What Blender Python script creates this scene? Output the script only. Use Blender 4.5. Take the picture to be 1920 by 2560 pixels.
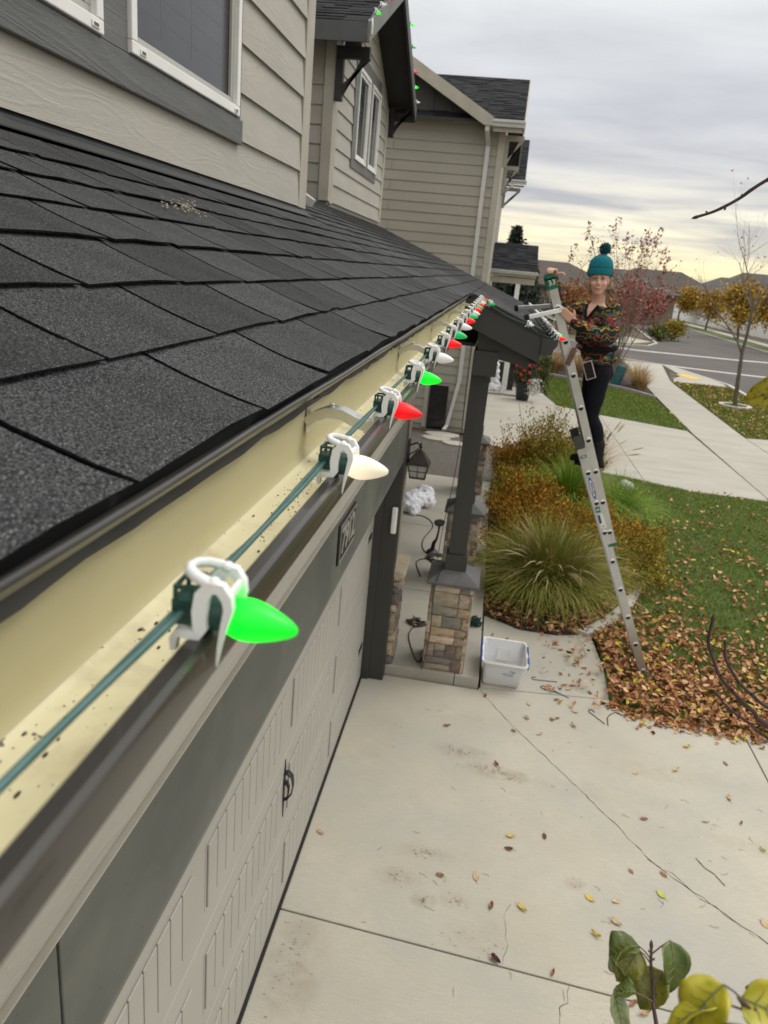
import bpy, bmesh, math, random
import numpy as np
from mathutils import Vector, Matrix, Quaternion, noise

for _o in list(bpy.data.objects):
    bpy.data.objects.remove(_o)
SC = bpy.context.scene
COL = SC.collection
R = math.radians
rnd = random.Random(7)

# ------------------------------------------------------------------ camera
H = 3.66
cam_d = bpy.data.cameras.new('camera')
cam = bpy.data.objects.new('camera', cam_d)
COL.objects.link(cam)
yaw, pit, rol = R(-7.0208), R(-18.511), R(5.425)
fwd = Vector((math.sin(yaw) * math.cos(pit), math.cos(yaw) * math.cos(pit), math.sin(pit)))
rt = fwd.cross(Vector((0, 0, 1))).normalized()
up = rt.cross(fwd)
r2 = rt * math.cos(rol) + up * math.sin(rol)
u2 = -rt * math.sin(rol) + up * math.cos(rol)
cam.matrix_world = Matrix(((r2.x, u2.x, -fwd.x, 0), (r2.y, u2.y, -fwd.y, 0), (r2.z, u2.z, -fwd.z, H), (0, 0, 0, 1)))
cam_d.sensor_fit = 'VERTICAL'
cam_d.sensor_height = 36.0
cam_d.sensor_width = 27.0
cam_d.lens = 1850.3 / 2560 * 36
cam_d.clip_start = 0.02
cam_d.clip_end = 3000
cam_d.dof.use_dof = True
cam_d.dof.focus_distance = 1.35
cam_d.dof.aperture_fstop = 9.5
SC.camera = cam

# ------------------------------------------------------------------ world: overcast sky
W = bpy.data.worlds.new('World')
SC.world = W
W.use_nodes = True
nt = W.node_tree
nt.nodes.clear()
SUN_EL, SUN_AZ = R(58), R(60)          # azimuth measured from +y towards +x
def N(tree, t, **k):
    n = tree.nodes.new(t)
    for a, b in k.items():
        setattr(n, a, b)
    return n
def ramp(tree, stops, interp='LINEAR'):
    n = tree.nodes.new('ShaderNodeValToRGB')
    n.color_ramp.interpolation = interp
    e = n.color_ramp.elements
    while len(e) < len(stops):
        e.new(0.5)
    for el, (p, c) in zip(e, stops):
        el.position = p
        el.color = (c, c, c, 1) if isinstance(c, (int, float)) else (c[0], c[1], c[2], 1)
    return n
LK = nt.links.new
sky = N(nt, 'ShaderNodeTexSky', sky_type='NISHITA', sun_disc=False, sun_elevation=SUN_EL, sun_rotation=SUN_AZ)
bg1 = N(nt, 'ShaderNodeBackground'); bg1.inputs[1].default_value = 0.10
LK(sky.outputs[0], bg1.inputs[0])
tc = N(nt, 'ShaderNodeTexCoord')
sx = N(nt, 'ShaderNodeSeparateXYZ'); LK(tc.outputs['Generated'], sx.inputs[0])
def M(tree, op, a=None, b=None, clamp=False):
    n = tree.nodes.new('ShaderNodeMath'); n.operation = op; n.use_clamp = clamp
    for i, v in enumerate((a, b)):
        if v is None: continue
        if isinstance(v, (int, float)): n.inputs[i].default_value = v
        else: tree.links.new(v, n.inputs[i])
    return n.outputs[0]
zc = M(nt, 'MAXIMUM', sx.outputs[2], 0.0)
zz = M(nt, 'ADD', zc, 0.10)
px = M(nt, 'DIVIDE', sx.outputs[0], zz); py = M(nt, 'DIVIDE', sx.outputs[1], zz)
cb = N(nt, 'ShaderNodeCombineXYZ'); LK(px, cb.inputs[0]); LK(py, cb.inputs[1])
def noise_n(tree, vec, scale, detail=4, rough=.5, dist=0.0):
    n = tree.nodes.new('ShaderNodeTexNoise')
    n.inputs['Scale'].default_value = scale; n.inputs['Detail'].default_value = detail
    n.inputs['Roughness'].default_value = rough; n.inputs['Distortion'].default_value = dist
    if vec is not None: tree.links.new(vec, n.inputs['Vector'])
    return n
mp = N(nt, 'ShaderNodeMapping'); mp.inputs['Scale'].default_value = (0.55, 1.0, 1); mp.inputs['Rotation'].default_value = (0, 0, R(12))
LK(cb.outputs[0], mp.inputs[0])
n1 = noise_n(nt, mp.outputs[0], 0.9, 6, .55, .4)
n2 = noise_n(nt, mp.outputs[0], 2.6, 5, .55, .3)
mixn = M(nt, 'ADD', M(nt, 'MULTIPLY', n1.outputs[0], .65), M(nt, 'MULTIPLY', n2.outputs[0], .35))
# darker and lighter cloud by elevation
lo = ramp(nt, [(0.0, (.84, .74, .50)), (.045, (.62, .59, .52)), (.10, (.46, .465, .50)), (.19, (.50, .51, .545)), (.32, (.72, .73, .735)), (.6, (1.02, 1.0, .96)), (1, (1.30, 1.27, 1.20))])
hi = ramp(nt, [(0.0, (1.15, .95, .46)), (.05, (1.10, .99, .68)), (.085, (.98, .92, .74)), (.13, (.70, .69, .68)), (.19, (.64, .65, .68)), (.30, (.84, .85, .84)), (.6, (1.32, 1.30, 1.24)), (1, (1.72, 1.68, 1.58))])
LK(zc, lo.inputs[0]); LK(zc, hi.inputs[0])
cr = ramp(nt, [(.40, 0), (.60, 1)]); LK(mixn, cr.inputs[0])
mx = N(nt, 'ShaderNodeMix', data_type='RGBA'); LK(cr.outputs[0], mx.inputs[0]); LK(lo.outputs[0], mx.inputs[6]); LK(hi.outputs[0], mx.inputs[7])
bg2 = N(nt, 'ShaderNodeBackground'); bg2.inputs[1].default_value = 1.0
LK(mx.outputs[2], bg2.inputs[0])
ms = N(nt, 'ShaderNodeMixShader'); ms.inputs[0].default_value = 0.93
LK(bg1.outputs[0], ms.inputs[1]); LK(bg2.outputs[0], ms.inputs[2])
wo = N(nt, 'ShaderNodeOutputWorld'); LK(ms.outputs[0], wo.inputs[0])

sun_d = bpy.data.lights.new('sun', 'SUN'); sun_d.energy = 1.25; sun_d.angle = R(30); sun_d.color = (1, .96, .9)
sun = bpy.data.objects.new('sun', sun_d); COL.objects.link(sun)
sd = Vector((math.sin(SUN_AZ) * math.cos(SUN_EL), math.cos(SUN_AZ) * math.cos(SUN_EL), math.sin(SUN_EL)))
sun.rotation_euler = sd.to_track_quat('Z', 'Y').to_euler()
sun.location = sd * 60
vs = SC.view_settings
vs.view_transform = 'Standard'; vs.look = 'None'; vs.exposure = 0.2; vs.gamma = 1.0; vs.use_curve_mapping = False
SC.cycles.use_denoising = True
SC.cycles.max_bounces = 6
SC.cycles.transparent_max_bounces = 12

# ------------------------------------------------------------------ helpers
class MB:
    """collects faces of one mesh"""
    def __init__(s): s.v = []; s.f = []
    def add(s, vs, fs):
        o = len(s.v); s.v += [tuple(p) for p in vs]; s.f += [tuple(o + i for i in f) for f in fs]; return s
    def box(s, x0, x1, y0, y1, z0, z1):
        return s.hexa([(x0, y0, z0), (x1, y0, z0), (x1, y1, z0), (x0, y1, z0), (x0, y0, z1), (x1, y0, z1), (x1, y1, z1), (x0, y1, z1)])
    def hexa(s, p):
        return s.add(p, [(3, 2, 1, 0), (4, 5, 6, 7), (0, 1, 5, 4), (1, 2, 6, 5), (2, 3, 7, 6), (3, 0, 4, 7)])
    def obox(s, c, ax, ay, az):
        c, ax, ay, az = Vector(c), Vector(ax), Vector(ay), Vector(az)
        return s.hexa([c - ax - ay - az, c + ax - ay - az, c + ax + ay - az, c - ax + ay - az, c - ax - ay + az, c + ax - ay + az, c + ax + ay + az, c - ax + ay + az])
    def prism(s, poly, a, b, axis='y'):
        """poly of (u,w): axis y -> (x,z), axis x -> (y,z), axis z -> (x,y)"""
        def P(u, w, t):
            return (u, t, w) if axis == 'y' else ((t, u, w) if axis == 'x' else (u, w, t))
        n = len(poly)
        vs = [P(u, w, a) for u, w in poly] + [P(u, w, b) for u, w in poly]
        fs = [tuple(range(n)), tuple(range(2 * n - 1, n - 1, -1))] + [(i, i + n, (i + 1) % n + n, (i + 1) % n) for i in range(n)]
        return s.add(vs, fs)
    def sweep(s, prof, y0, y1, axis='y', seg=1, wob=None):
        """open profile swept along an axis (a sheet)"""
        n = len(prof); vs = []; fs = []
        for k in range(seg + 1):
            t = y0 + (y1 - y0) * k / seg
            for u, w in prof:
                if wob: u, w = wob(u, w, t)
                vs.append((u, t, w) if axis == 'y' else (t, u, w))
        for k in range(seg):
            for i in range(n - 1):
                fs.append((k * n + i, k * n + i + 1, (k + 1) * n + i + 1, (k + 1) * n + i))
        return s.add(vs, fs)
    def tube(s, pts, rad, n=6, cap=True, flat=1.0):
        pts = [Vector(p) for p in pts]
        if isinstance(rad, (int, float)): rad = [rad] * len(pts)
        vs = []; fs = []
        prev = None
        for i, p in enumerate(pts):
            t = (pts[min(i + 1, len(pts) - 1)] - pts[max(i - 1, 0)]).normalized()
            if prev is None:
                a = t.orthogonal().normalized()
            else:
                a = (prev - t * prev.dot(t))
                a = a.normalized() if a.length > 1e-6 else t.orthogonal().normalized()
            prev = a; b = t.cross(a)
            for k in range(n):
                an = 2 * math.pi * k / n
                vs.append(p + (a * math.cos(an) + b * math.sin(an) * flat) * rad[i])
        for i in range(len(pts) - 1):
            for k in range(n):
                fs.append((i * n + k, i * n + (k + 1) % n, (i + 1) * n + (k + 1) % n, (i + 1) * n + k))
        if cap:
            fs.append(tuple(range(n - 1, -1, -1))); fs.append(tuple((len(pts) - 1) * n + k for k in range(n)))
        return s.add(vs, fs)
    def ribbon(s, pts, w, th, side):
        """rectangular bar along pts; w along the 'side' vector, th across"""
        pts = [Vector(p) for p in pts]; side = Vector(side).normalized(); vs = []; fs = []
        for i, p in enumerate(pts):
            t = (pts[min(i + 1, len(pts) - 1)] - pts[max(i - 1, 0)]).normalized()
            nn = t.cross(side).normalized()
            ww = w[i] if isinstance(w, (list, tuple)) else w
            tt = th[i] if isinstance(th, (list, tuple)) else th
            for a, b in ((-1, -1), (1, -1), (1, 1), (-1, 1)):
                vs.append(p + side * ww / 2 * a + nn * tt / 2 * b)
        for i in range(len(pts) - 1):
            for k in range(4):
                fs.append((i * 4 + k, i * 4 + (k + 1) % 4, (i + 1) * 4 + (k + 1) % 4, (i + 1) * 4 + k))
        fs.append((3, 2, 1, 0)); m = (len(pts) - 1) * 4; fs.append((m, m + 1, m + 2, m + 3))
        return s.add(vs, fs)
    def lathe(s, prof, c=(0, 0, 0), axis=(0, 0, 1), n=16):
        """prof of (r, h) along an axis"""
        q = Vector((0, 0, 1)).rotation_difference(Vector(axis)); c = Vector(c); vs = []; fs = []
        for r_, h_ in prof:
            for k in range(n):
                an = 2 * math.pi * k / n
                vs.append(c + q @ Vector((r_ * math.cos(an), r_ * math.sin(an), h_)))
        for i in range(len(prof) - 1):
            for k in range(n):
                fs.append((i * n + k, i * n + (k + 1) % n, (i + 1) * n + (k + 1) % n, (i + 1) * n + k))
        fs.append(tuple(range(n - 1, -1, -1))); fs.append(tuple((len(prof) - 1) * n + k for k in range(n)))
        return s.add(vs, fs)
    def ell(s, c, r, n=12, m=8, rot=None):
        c = Vector(c); vs = []; fs = []
        for i in range(m + 1):
            th = math.pi * (i + .02) / (m + .04)
            for k in range(n):
                ph = 2 * math.pi * k / n
                d = Vector((r[0] * math.sin(th) * math.cos(ph), r[1] * math.sin(th) * math.sin(ph), r[2] * math.cos(th)))
                vs.append(c + (rot @ d if rot else d))
        for i in range(m):
            for k in range(n):
                fs.append((i * n + k, (i + 1) * n + k, (i + 1) * n + (k + 1) % n, i * n + (k + 1) % n))
        fs.append(tuple(range(n))); fs.append(tuple(m * n + k for k in range(n - 1, -1, -1)))
        return s.add(vs, fs)
    def sheet(s, poly, z):
        return s.add([(x, y, z) for x, y in poly], [tuple(range(len(poly)))])
    def slab(s, poly, z0, z1):
        return s.prism(poly, z0, z1, 'z')
    def mesh(s, name):
        me = bpy.data.meshes.new(name)
        me.from_pydata(s.v, [], s.f)
        me.update()
        return me

def attach(o, parent):
    if parent is None: return
    o.parent = parent
    if parent.type == 'EMPTY':
        o.matrix_parent_inverse = Matrix.Translation(-parent.location)

def smooth(me, ang=40):
    if len(me.polygons) == 0: return
    me.polygons.foreach_set('use_smooth', [True] * len(me.polygons))
    if ang < 180:
        me.set_sharp_from_angle(angle=R(ang))

def put(name, mb, mat, parent=None, sm=None, bevel=0, fix=True, kind=None, label=None):
    me = mb if isinstance(mb, bpy.types.Mesh) else mb.mesh(name)
    if not isinstance(mb, bpy.types.Mesh) and fix:
        bm = bmesh.new(); bm.from_mesh(me); bmesh.ops.recalc_face_normals(bm, faces=bm.faces); bm.to_mesh(me); bm.free()
    if mat is not None and not me.materials: me.materials.append(mat)
    if sm: smooth(me, sm)
    o = bpy.data.objects.new(name, me); COL.objects.link(o)
    if bevel:
        b = o.modifiers.new('Bevel', 'BEVEL'); b.width = bevel; b.segments = 2; b.limit_method = 'ANGLE'; b.angle_limit = R(40)
        b.harden_normals = False
    attach(o, parent)
    if kind: o['kind'] = kind
    if label: o['label'] = label
    return o

def tag(o, label, cat, group=None):
    o['label'] = label; o['category'] = cat
    if group: o['group'] = group
    return o

def thing(name, label, cat, loc=(0, 0, 0), group=None):
    o = bpy.data.objects.new(name, None); o.empty_display_size = .1; COL.objects.link(o); o.location = loc
    return tag(o, label, cat, group)

def inst(name, me, parent, loc, rot=None, scl=None, label=None):
    """one more object sharing mesh data; parent world transform is identity or a plain empty"""
    o = bpy.data.objects.new(name, me); COL.objects.link(o); o.location = loc
    if rot is not None: o.rotation_euler = rot
    if scl is not None: o.scale = scl
    attach(o, parent)
    if label: o['label'] = label
    return o

def single(name, mb, mat, label, cat, group=None, **k):
    """a top-level thing that is one mesh; origin moved to its base"""
    o = put(name, mb, mat, None, **k); me = o.data
    co = np.empty(len(me.vertices) * 3, np.float32); me.vertices.foreach_get('co', co); co = co.reshape(-1, 3)
    c = (co.min(0) + co.max(0)) / 2; c[2] = co[:, 2].min()
    me.vertices.foreach_set('co', (co - c).ravel()); me.update()
    o.location = [float(t) for t in c]
    return tag(o, label, cat, group)

# ------------------------------------------------------------------ materials
MATS = {}
def pm(name, c1, c2=None, scale=6, stretch=(1, 1, 1), rough=.6, metal=0., bump=0., bscale=None, bstretch=None, rv=0., isl=None, detail=5,
       lo=.35, hi=.65, spec=.5, coat=0., dist=0., speck=None, trans=0., sss=0., emit=None, estr=0., second=None, wave=None, bdist=.002, alpha=1., stains=None):
    if name in MATS: return MATS[name]
    m = bpy.data.materials.new(name); m.use_nodes = True; t = m.node_tree; t.nodes.clear(); L = t.links.new
    out = t.nodes.new('ShaderNodeOutputMaterial'); b = t.nodes.new('ShaderNodeBsdfPrincipled'); L(b.outputs[0], out.inputs[0])
    b.inputs['Roughness'].default_value = rough; b.inputs['Metallic'].default_value = metal
    b.inputs['Specular IOR Level'].default_value = spec; b.inputs['Coat Weight'].default_value = coat
    if trans: b.inputs['Transmission Weight'].default_value = trans
    if sss: b.inputs['Subsurface Weight'].default_value = sss; b.inputs['Subsurface Radius'].default_value = (.01, .01, .01)
    if alpha < 1: b.inputs['Alpha'].default_value = alpha
    tco = t.nodes.new('ShaderNodeTexCoord')
    mpn = t.nodes.new('ShaderNodeMapping'); mpn.inputs['Scale'].default_value = stretch; L(tco.outputs['Object'], mpn.inputs[0])
    vec = mpn.outputs[0]
    if isl:
        g = t.nodes.new('ShaderNodeNewGeometry'); cr_ = ramp(t, isl); L(g.outputs['Random Per Island'], cr_.inputs[0]); col = cr_.outputs[0]
    elif c2 is None:
        rgb = t.nodes.new('ShaderNodeRGB'); rgb.outputs[0].default_value = (*c1, 1); col = rgb.outputs[0]
    else:
        nn = noise_n(t, vec, scale, detail, .55, dist)
        cr_ = ramp(t, [(lo, c1), (hi, c2)]); L(nn.outputs[0], cr_.inputs[0]); col = cr_.outputs[0]
    def mixc(fac, a, bcol, mode='MIX'):
        mm = t.nodes.new('ShaderNodeMix'); mm.data_type = 'RGBA'; mm.blend_type = mode
        if isinstance(fac, (int, float)): mm.inputs[0].default_value = fac
        else: L(fac, mm.inputs[0])
        L(a, mm.inputs[6])
        if isinstance(bcol, tuple): mm.inputs[7].default_value = (*bcol, 1)
        else: L(bcol, mm.inputs[7])
        return mm.outputs[2]
    if second:      # (colour, scale, lo, hi, strength): big soft wear
        nn = noise_n(t, tco.outputs['Object'], second[1], 6, .6, .3)
        cr_ = ramp(t, [(second[2], 0), (second[3], second[4])]); L(nn.outputs[0], cr_.inputs[0])
        col = mixc(cr_.outputs[0], col, second[0])
    if speck:       # (colour, scale, lo, hi): fine dots
        nn = noise_n(t, tco.outputs['Object'], speck[1], 2, .5)
        cr_ = ramp(t, [(speck[2], 0), (speck[3], 1)]); L(nn.outputs[0], cr_.inputs[0])
        col = mixc(cr_.outputs[0], col, speck[0])
    if stains:
        pos = t.nodes.new('ShaderNodeSeparateXYZ'); L(tco.outputs['Object'], pos.inputs[0]); nz_ = noise_n(t, tco.outputs['Object'], 7, 6, .65, .4); tot = None
        for x_, y_, rx_, ry_, st_ in stains[1]:
            dx = M(t, 'DIVIDE', M(t, 'SUBTRACT', pos.outputs[0], x_), rx_); dy = M(t, 'DIVIDE', M(t, 'SUBTRACT', pos.outputs[1], y_), ry_)
            d2 = M(t, 'SUBTRACT', 1., M(t, 'ADD', M(t, 'MULTIPLY', dx, dx), M(t, 'MULTIPLY', dy, dy)), True)
            v = M(t, 'MULTIPLY', d2, st_); tot = v if tot is None else M(t, 'ADD', tot, v)
        cr3 = ramp(t, [(.36, 0), (.66, 1)]); L(nz_.outputs[0], cr3.inputs[0])
        col = mixc(M(t, 'MULTIPLY', tot, cr3.outputs[0], True), col, stains[0])
        nb_ = t.nodes.new('ShaderNodeMapping'); nb_.inputs['Scale'].default_value = (9, 130, 1); L(tco.outputs['Object'], nb_.inputs[0])
        nbr = noise_n(t, nb_.outputs[0], 1.0, 3, .6); cr4 = ramp(t, [(.35, 0), (.7, .55)]); L(nbr.outputs[0], cr4.inputs[0]); col = mixc(cr4.outputs[0], col, stains[2])
    if rv:
        oi = t.nodes.new('ShaderNodeObjectInfo'); hs = t.nodes.new('ShaderNodeHueSaturation')
        v = M(t, 'ADD', M(t, 'MULTIPLY', oi.outputs['Random'], 2 * rv), 1 - rv); L(v, hs.inputs['Value']); L(col, hs.inputs['Color']); col = hs.outputs[0]
    L(col, b.inputs['Base Color'])
    if emit:
        b.inputs['Emission Color'].default_value = (*emit, 1); b.inputs['Emission Strength'].default_value = estr
    h = None
    if wave:        # (direction, scale, distortion, detail, stretch)
        mp2 = t.nodes.new('ShaderNodeMapping'); mp2.inputs['Scale'].default_value = wave[4]; L(tco.outputs['Object'], mp2.inputs[0])
        oi2 = t.nodes.new('ShaderNodeObjectInfo'); cb2 = t.nodes.new('ShaderNodeCombineXYZ')
        L(M(t, 'MULTIPLY', oi2.outputs['Random'], 37.), cb2.inputs[0]); L(M(t, 'MULTIPLY', oi2.outputs['Random'], 91.), cb2.inputs[2])
        va = t.nodes.new('ShaderNodeVectorMath'); va.operation = 'ADD'; L(mp2.outputs[0], va.inputs[0]); L(cb2.outputs[0], va.inputs[1])
        n0 = noise_n(t, va.outputs[0], wave[1] * .30, 3, .5, .35)          # contour lines of a stretched field: flat-sawn grain
        w_ = M(t, 'SINE', M(t, 'MULTIPLY', n0.outputs[0], wave[2]))
        n9 = noise_n(t, va.outputs[0], wave[1] * 16, 4, .65, .8)
        nm = noise_n(t, va.outputs[0], wave[1] * 1.3, 3, .6)
        gr = M(t, 'MULTIPLY', M(t, 'POWER', M(t, 'ADD', M(t, 'MULTIPLY', w_, .5), .5), 2.), M(t, 'MULTIPLY', nm.outputs[0], nm.outputs[0]))
        h = M(t, 'ADD', M(t, 'MULTIPLY', gr, 1.2), M(t, 'MULTIPLY', n9.outputs[0], 1.2))
    elif bump:
        mp2 = t.nodes.new('ShaderNodeMapping'); mp2.inputs['Scale'].default_value = bstretch or stretch; L(tco.outputs['Object'], mp2.inputs[0])
        h = noise_n(t, mp2.outputs[0], bscale or scale, 5, .6).outputs[0]
    if h is not None and bump:
        bp = t.nodes.new('ShaderNodeBump'); bp.inputs['Strength'].default_value = bump; bp.inputs['Distance'].default_value = bdist; L(h, bp.inputs['Height']); L(bp.outputs[0], b.inputs['Normal'])
    MATS[name] = m
    return m
# ------------------------------------------------------------------ palette
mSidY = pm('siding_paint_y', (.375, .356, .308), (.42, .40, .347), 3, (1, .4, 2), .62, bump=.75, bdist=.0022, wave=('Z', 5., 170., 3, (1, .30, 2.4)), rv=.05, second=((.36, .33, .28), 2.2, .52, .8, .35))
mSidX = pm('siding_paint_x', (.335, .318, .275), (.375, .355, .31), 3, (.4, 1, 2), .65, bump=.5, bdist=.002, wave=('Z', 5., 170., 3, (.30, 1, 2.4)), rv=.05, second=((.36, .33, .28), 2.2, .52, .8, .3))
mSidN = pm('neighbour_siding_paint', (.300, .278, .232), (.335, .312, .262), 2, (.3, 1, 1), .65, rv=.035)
mTrimG = pm('grey_green_trim_paint', (.125, .130, .120), (.175, .178, .16), 4, (1, .5, 1), .6, bump=.5, bscale=60, bstretch=(1, .12, 1), second=((.20, .20, .165), 1.6, .5, .72, .55), rv=.04, bdist=.0012)
mTrimW = pm('window_trim_paint', (.105, .108, .105), (.15, .152, .147), 5, (1, .4, 2), .55, bump=.8, bdist=.0022, wave=('Z', 6., 170., 3, (1, .20, 2.4)), rv=.05)
mDark = pm('dark_bronze_paint', (.034, .033, .031), (.045, .043, .040), 3, (1, 1, .4), .5, bump=.15, bscale=40, rv=.05)
mDarkB = pm('black_soffit_paint', (.018, .018, .018), (.026, .026, .026), 3, rough=.6)
mTan = pm('cream_corner_paint', (.36, .335, .28), (.42, .395, .33), 4, rough=.6, bump=.2, bscale=50, rv=.04)
mShin = pm('asphalt_shingle', (.0045, .0047, .0052), (.115, .116, .121), 430, rough=.92, bump=1.0, bscale=500, lo=.41, hi=.66, detail=5, speck=((.38, .385, .395), 640, .63, .70), rv=.28, second=((.015, .0155, .017), 5., .46, .72, .6), bdist=.002, spec=.25)
mShinF = pm('far_shingle', (.016, .017, .019), (.035, .036, .038), 5, (1, 1, 1), .95, isl=[(0, (.008, .009, .011)), (.5, (.014, .015, .0175)), (1, (.026, .027, .030))], spec=.2)
mTabE = pm('shingle_cut_edge', (.004, .004, .0045), (.022, .022, .023), 160, rough=.95, spec=.1, bump=.8, bscale=200)
mDeck = pm('roof_deck_felt', (.008, .008, .008), rough=.95)
mFlash = pm('black_flashing_metal', (.017, .0185, .021), (.026, .028, .031), 8, rough=.5, second=((.14, .135, .12), 3, .60, .72, .5))
mCream = pm('cream_gutter_wall_shaded', (.50, .455, .27), (.56, .51, .31), 3, (1, .6, 1), .42, second=((.47, .42, .25), 4, .52, .7, .6))  # trough walls: same enamel as the floor, eave shade put into the colour
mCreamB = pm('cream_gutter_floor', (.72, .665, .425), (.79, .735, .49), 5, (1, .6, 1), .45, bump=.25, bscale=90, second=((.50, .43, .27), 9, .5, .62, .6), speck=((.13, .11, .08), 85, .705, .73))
mGutF = pm('bronze_gutter_enamel', (.027, .0235, .020), (.037, .033, .029), 2, (1, .3, 1), .30, coat=.25, second=((.12, .115, .11), 14, .62, .74, .4))
mAlu = pm('bare_aluminium', (.62, .62, .60), (.74, .74, .72), 20, (1, 1, 1), .33, metal=1., bump=.2, bscale=50)
mGalv = pm('ladder_aluminium', (.48, .48, .47), (.60, .60, .59), 5, (1, 1, .3), .42, metal=.85, second=((.33, .31, .29), 3, .5, .7, .5))
mAluB = pm('bright_aluminium', (.78, .78, .77), rough=.35, metal=.55)
mVinyl = pm('white_vinyl', (.76, .76, .73), (.82, .82, .79), 6, rough=.4, second=((.5, .46, .38), 12, .62, .75, .35))
mVinylI = pm('grey_vinyl_track', (.42, .42, .39), rough=.45)
mPaneD = pm('dark_screened_glass', (.030, .031, .033), (.043, .044, .047), 55, (1, .2, 1), .16, spec=.6, lo=.3, hi=.7)
mPane = pm('window_glass', (.045, .05, .055), (.10, .105, .11), 1.6, (1, 2, 1), .05, spec=.8)
mBlind = pm('blind_cord', (.085, .086, .09), rough=.3)
mDoor = pm('garage_door_paint', (.36, .345, .308), (.395, .38, .34), 2, (1, .5, 1), .5, bump=.12, bscale=70, bstretch=(1, 1, .12), rv=.02)
mBlk = pm('black_iron', (.012, .012, .013), (.022, .022, .023), 20, rough=.5, bump=.2, bscale=60)
mRub = pm('black_rubber', (.012, .012, .012), rough=.85)
mWhiteP = pm('white_plastic', (.80, .80, .78), rough=.35)
mMortar = pm('mortar', (.16, .145, .125), (.22, .20, .17), 20, rough=.95)
mStone = []
for i, (a, b) in enumerate((((0.375, 0.275, 0.175), (0.525, 0.400, 0.263)), ((0.250, 0.194, 0.144), (0.375, 0.300, 0.225)), ((0.144, 0.106, 0.088), (0.225, 0.169, 0.138)), ((0.413, 0.325, 0.250), (0.575, 0.463, 0.362)), ((0.188, 0.175, 0.150), (0.300, 0.275, 0.231)), ((0.125, 0.115, 0.110), (0.194, 0.175, 0.163)), ((0.275, 0.237, 0.175), (0.413, 0.350, 0.250)))):
    mStone.append(pm('ledge_stone_%s' % 'abcdefg'[i], a, b, 14, (1, 1, 1.6), .85, bump=.9, bscale=26, rv=.15, bdist=.008, second=((.09, .075, .06), 9, .52, .72, .5)))
mSill = pm('cast_stone_sill', (.44, .36, .25), (.53, .45, .33), 12, rough=.85, bump=.3, bscale=60)
mCapS = pm('grey_cast_cap', (.095, .093, .092), (.125, .122, .12), 10, rough=.7, bump=.2, bscale=80)

# ------------------------------------------------------------------ our house
house = thing('house', 'grey beige house with shingled eave, cream gutter and garage door, filling the left side', 'house', (-.6, 3, 0))
M5 = .392
XE, ZE = -.237, 3.489
def rz(x): return ZE + M5 * (XE - x)
TH = math.atan(M5); CT, ST = math.cos(TH), math.sin(TH)
ROOFM = Matrix(((0, -CT, ST), (1, 0, 0), (0, ST, CT)))      # columns: along eave, up slope, normal
ROOFE = ROOFM.to_euler()

# roof deck (main plane, steps round the upper walls) and porch extension
deck = MB()
def roofslab(mb, x0, x1, y0, y1, th=.03, off=-.004):
    a, b = rz(x0) + off, rz(x1) + off
    mb.hexa([(x0, y0, a - th), (x1, y0, b - th), (x1, y1, b - th), (x0, y1, a - th), (x0, y0, a), (x1, y0, b), (x1, y1, b), (x0, y1, a)])
roofslab(deck, -1.34, -.250, -1.5, 5.05)
roofslab(deck, -2.95, -.250, 5.05, 9.36)
roofslab(deck, -2.25, -.250, 9.36, 13.10)
roofslab(deck, -.250, .36, 6.10, 13.10)
roof = put('roof', deck, mDeck, house)

# shingle tabs: curved piece, thick at the butt
def tab_mesh(name, w, lift, jag=0):
    mb = MB(); nv = 6; L = .19; top = []; r_ = random.Random(jag + 11)
    for j in range(nv + 1):
        t = j / nv                      # 0 top .. 1 butt
        v = -L * t + .042               # local up-slope coordinate: butt at -.148
        z = .0012 + lift * max(0, t - .1) ** 3.2
        for k in range(4):
            u = -w / 2 + w * k / 3
            top.append((u + r_.uniform(-.0012, .0012), v + (r_.uniform(-.0032, .0032) if j == nv else 0), z + (.0020 * abs(math.sin(k * 2.1 + jag)) if j > 4 else 0)))
    n = 4; fs = []
    for j in range(nv):
        for k in range(3):
            fs.append((j * n + k, (j + 1) * n + k, (j + 1) * n + k + 1, j * n + k + 1))
    o = len(top); th = .0026
    edge = [j * n for j in range(nv + 1)] + [nv * n + 1, nv * n + 2] + [j * n + 3 for j in range(nv, -1, -1)]
    low = [(top[i][0], top[i][1], top[i][2] - th) for i in edge]
    for q in range(len(edge) - 1):
        fs.append((edge[q], o + q, o + q + 1, edge[q + 1]))
    n_top = nv * 3; mb.add(top + low, fs); me = mb.mesh(name); smooth(me, 50); me.materials.append(mShin); me.materials.append(mTabE)
    for i_, p_ in enumerate(me.polygons): p_.material_index = 0 if i_ < n_top else 1
    return me
TABS = {}
for wi, w in enumerate((.300, .205, .345, .26)):
    for lf, l in enumerate((.0085, .0125)):
        TABS[(wi, lf)] = [tab_mesh('shingle', w - .010, l, s * 3 + wi) for s in range(2)]
EXP = .1465
def place_course(i, ya, yb, first_lift):
    """list of (loc, width index, lift index) of one course; i counts from the main eave (negative below it)"""
    out = []; r_ = random.Random(100 + i)
    y = ya - (.155 if i % 2 else .02) - .10 * (i % 3 == 1)
    if i == 0: y = .510 - .30 * 6
    if i == 1: y = .34 - .30 * 6 + .0
    if i == 2: y = .59 - .30 * 6 + .0
    while y < yb:
        wi = 0 if r_.random() < .72 else r_.choice((1, 2, 3))
        w = (.300, .205, .345, .26)[wi]
        c = y + w / 2
        if y > ya - .05 and y + w < yb + .05:
            x = XE - CT * EXP * (i + 1)          # butt line of this course is at i*EXP up the slope; local v=-.148 is the butt
            x += CT * .0
            ex = EXP if i >= 0 else .163
            out.append(((XE - CT * (i * ex + .148), c, ZE + ST * (i * ex + .148)), wi, first_lift))
        y += w
    return out
tabs = []
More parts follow.
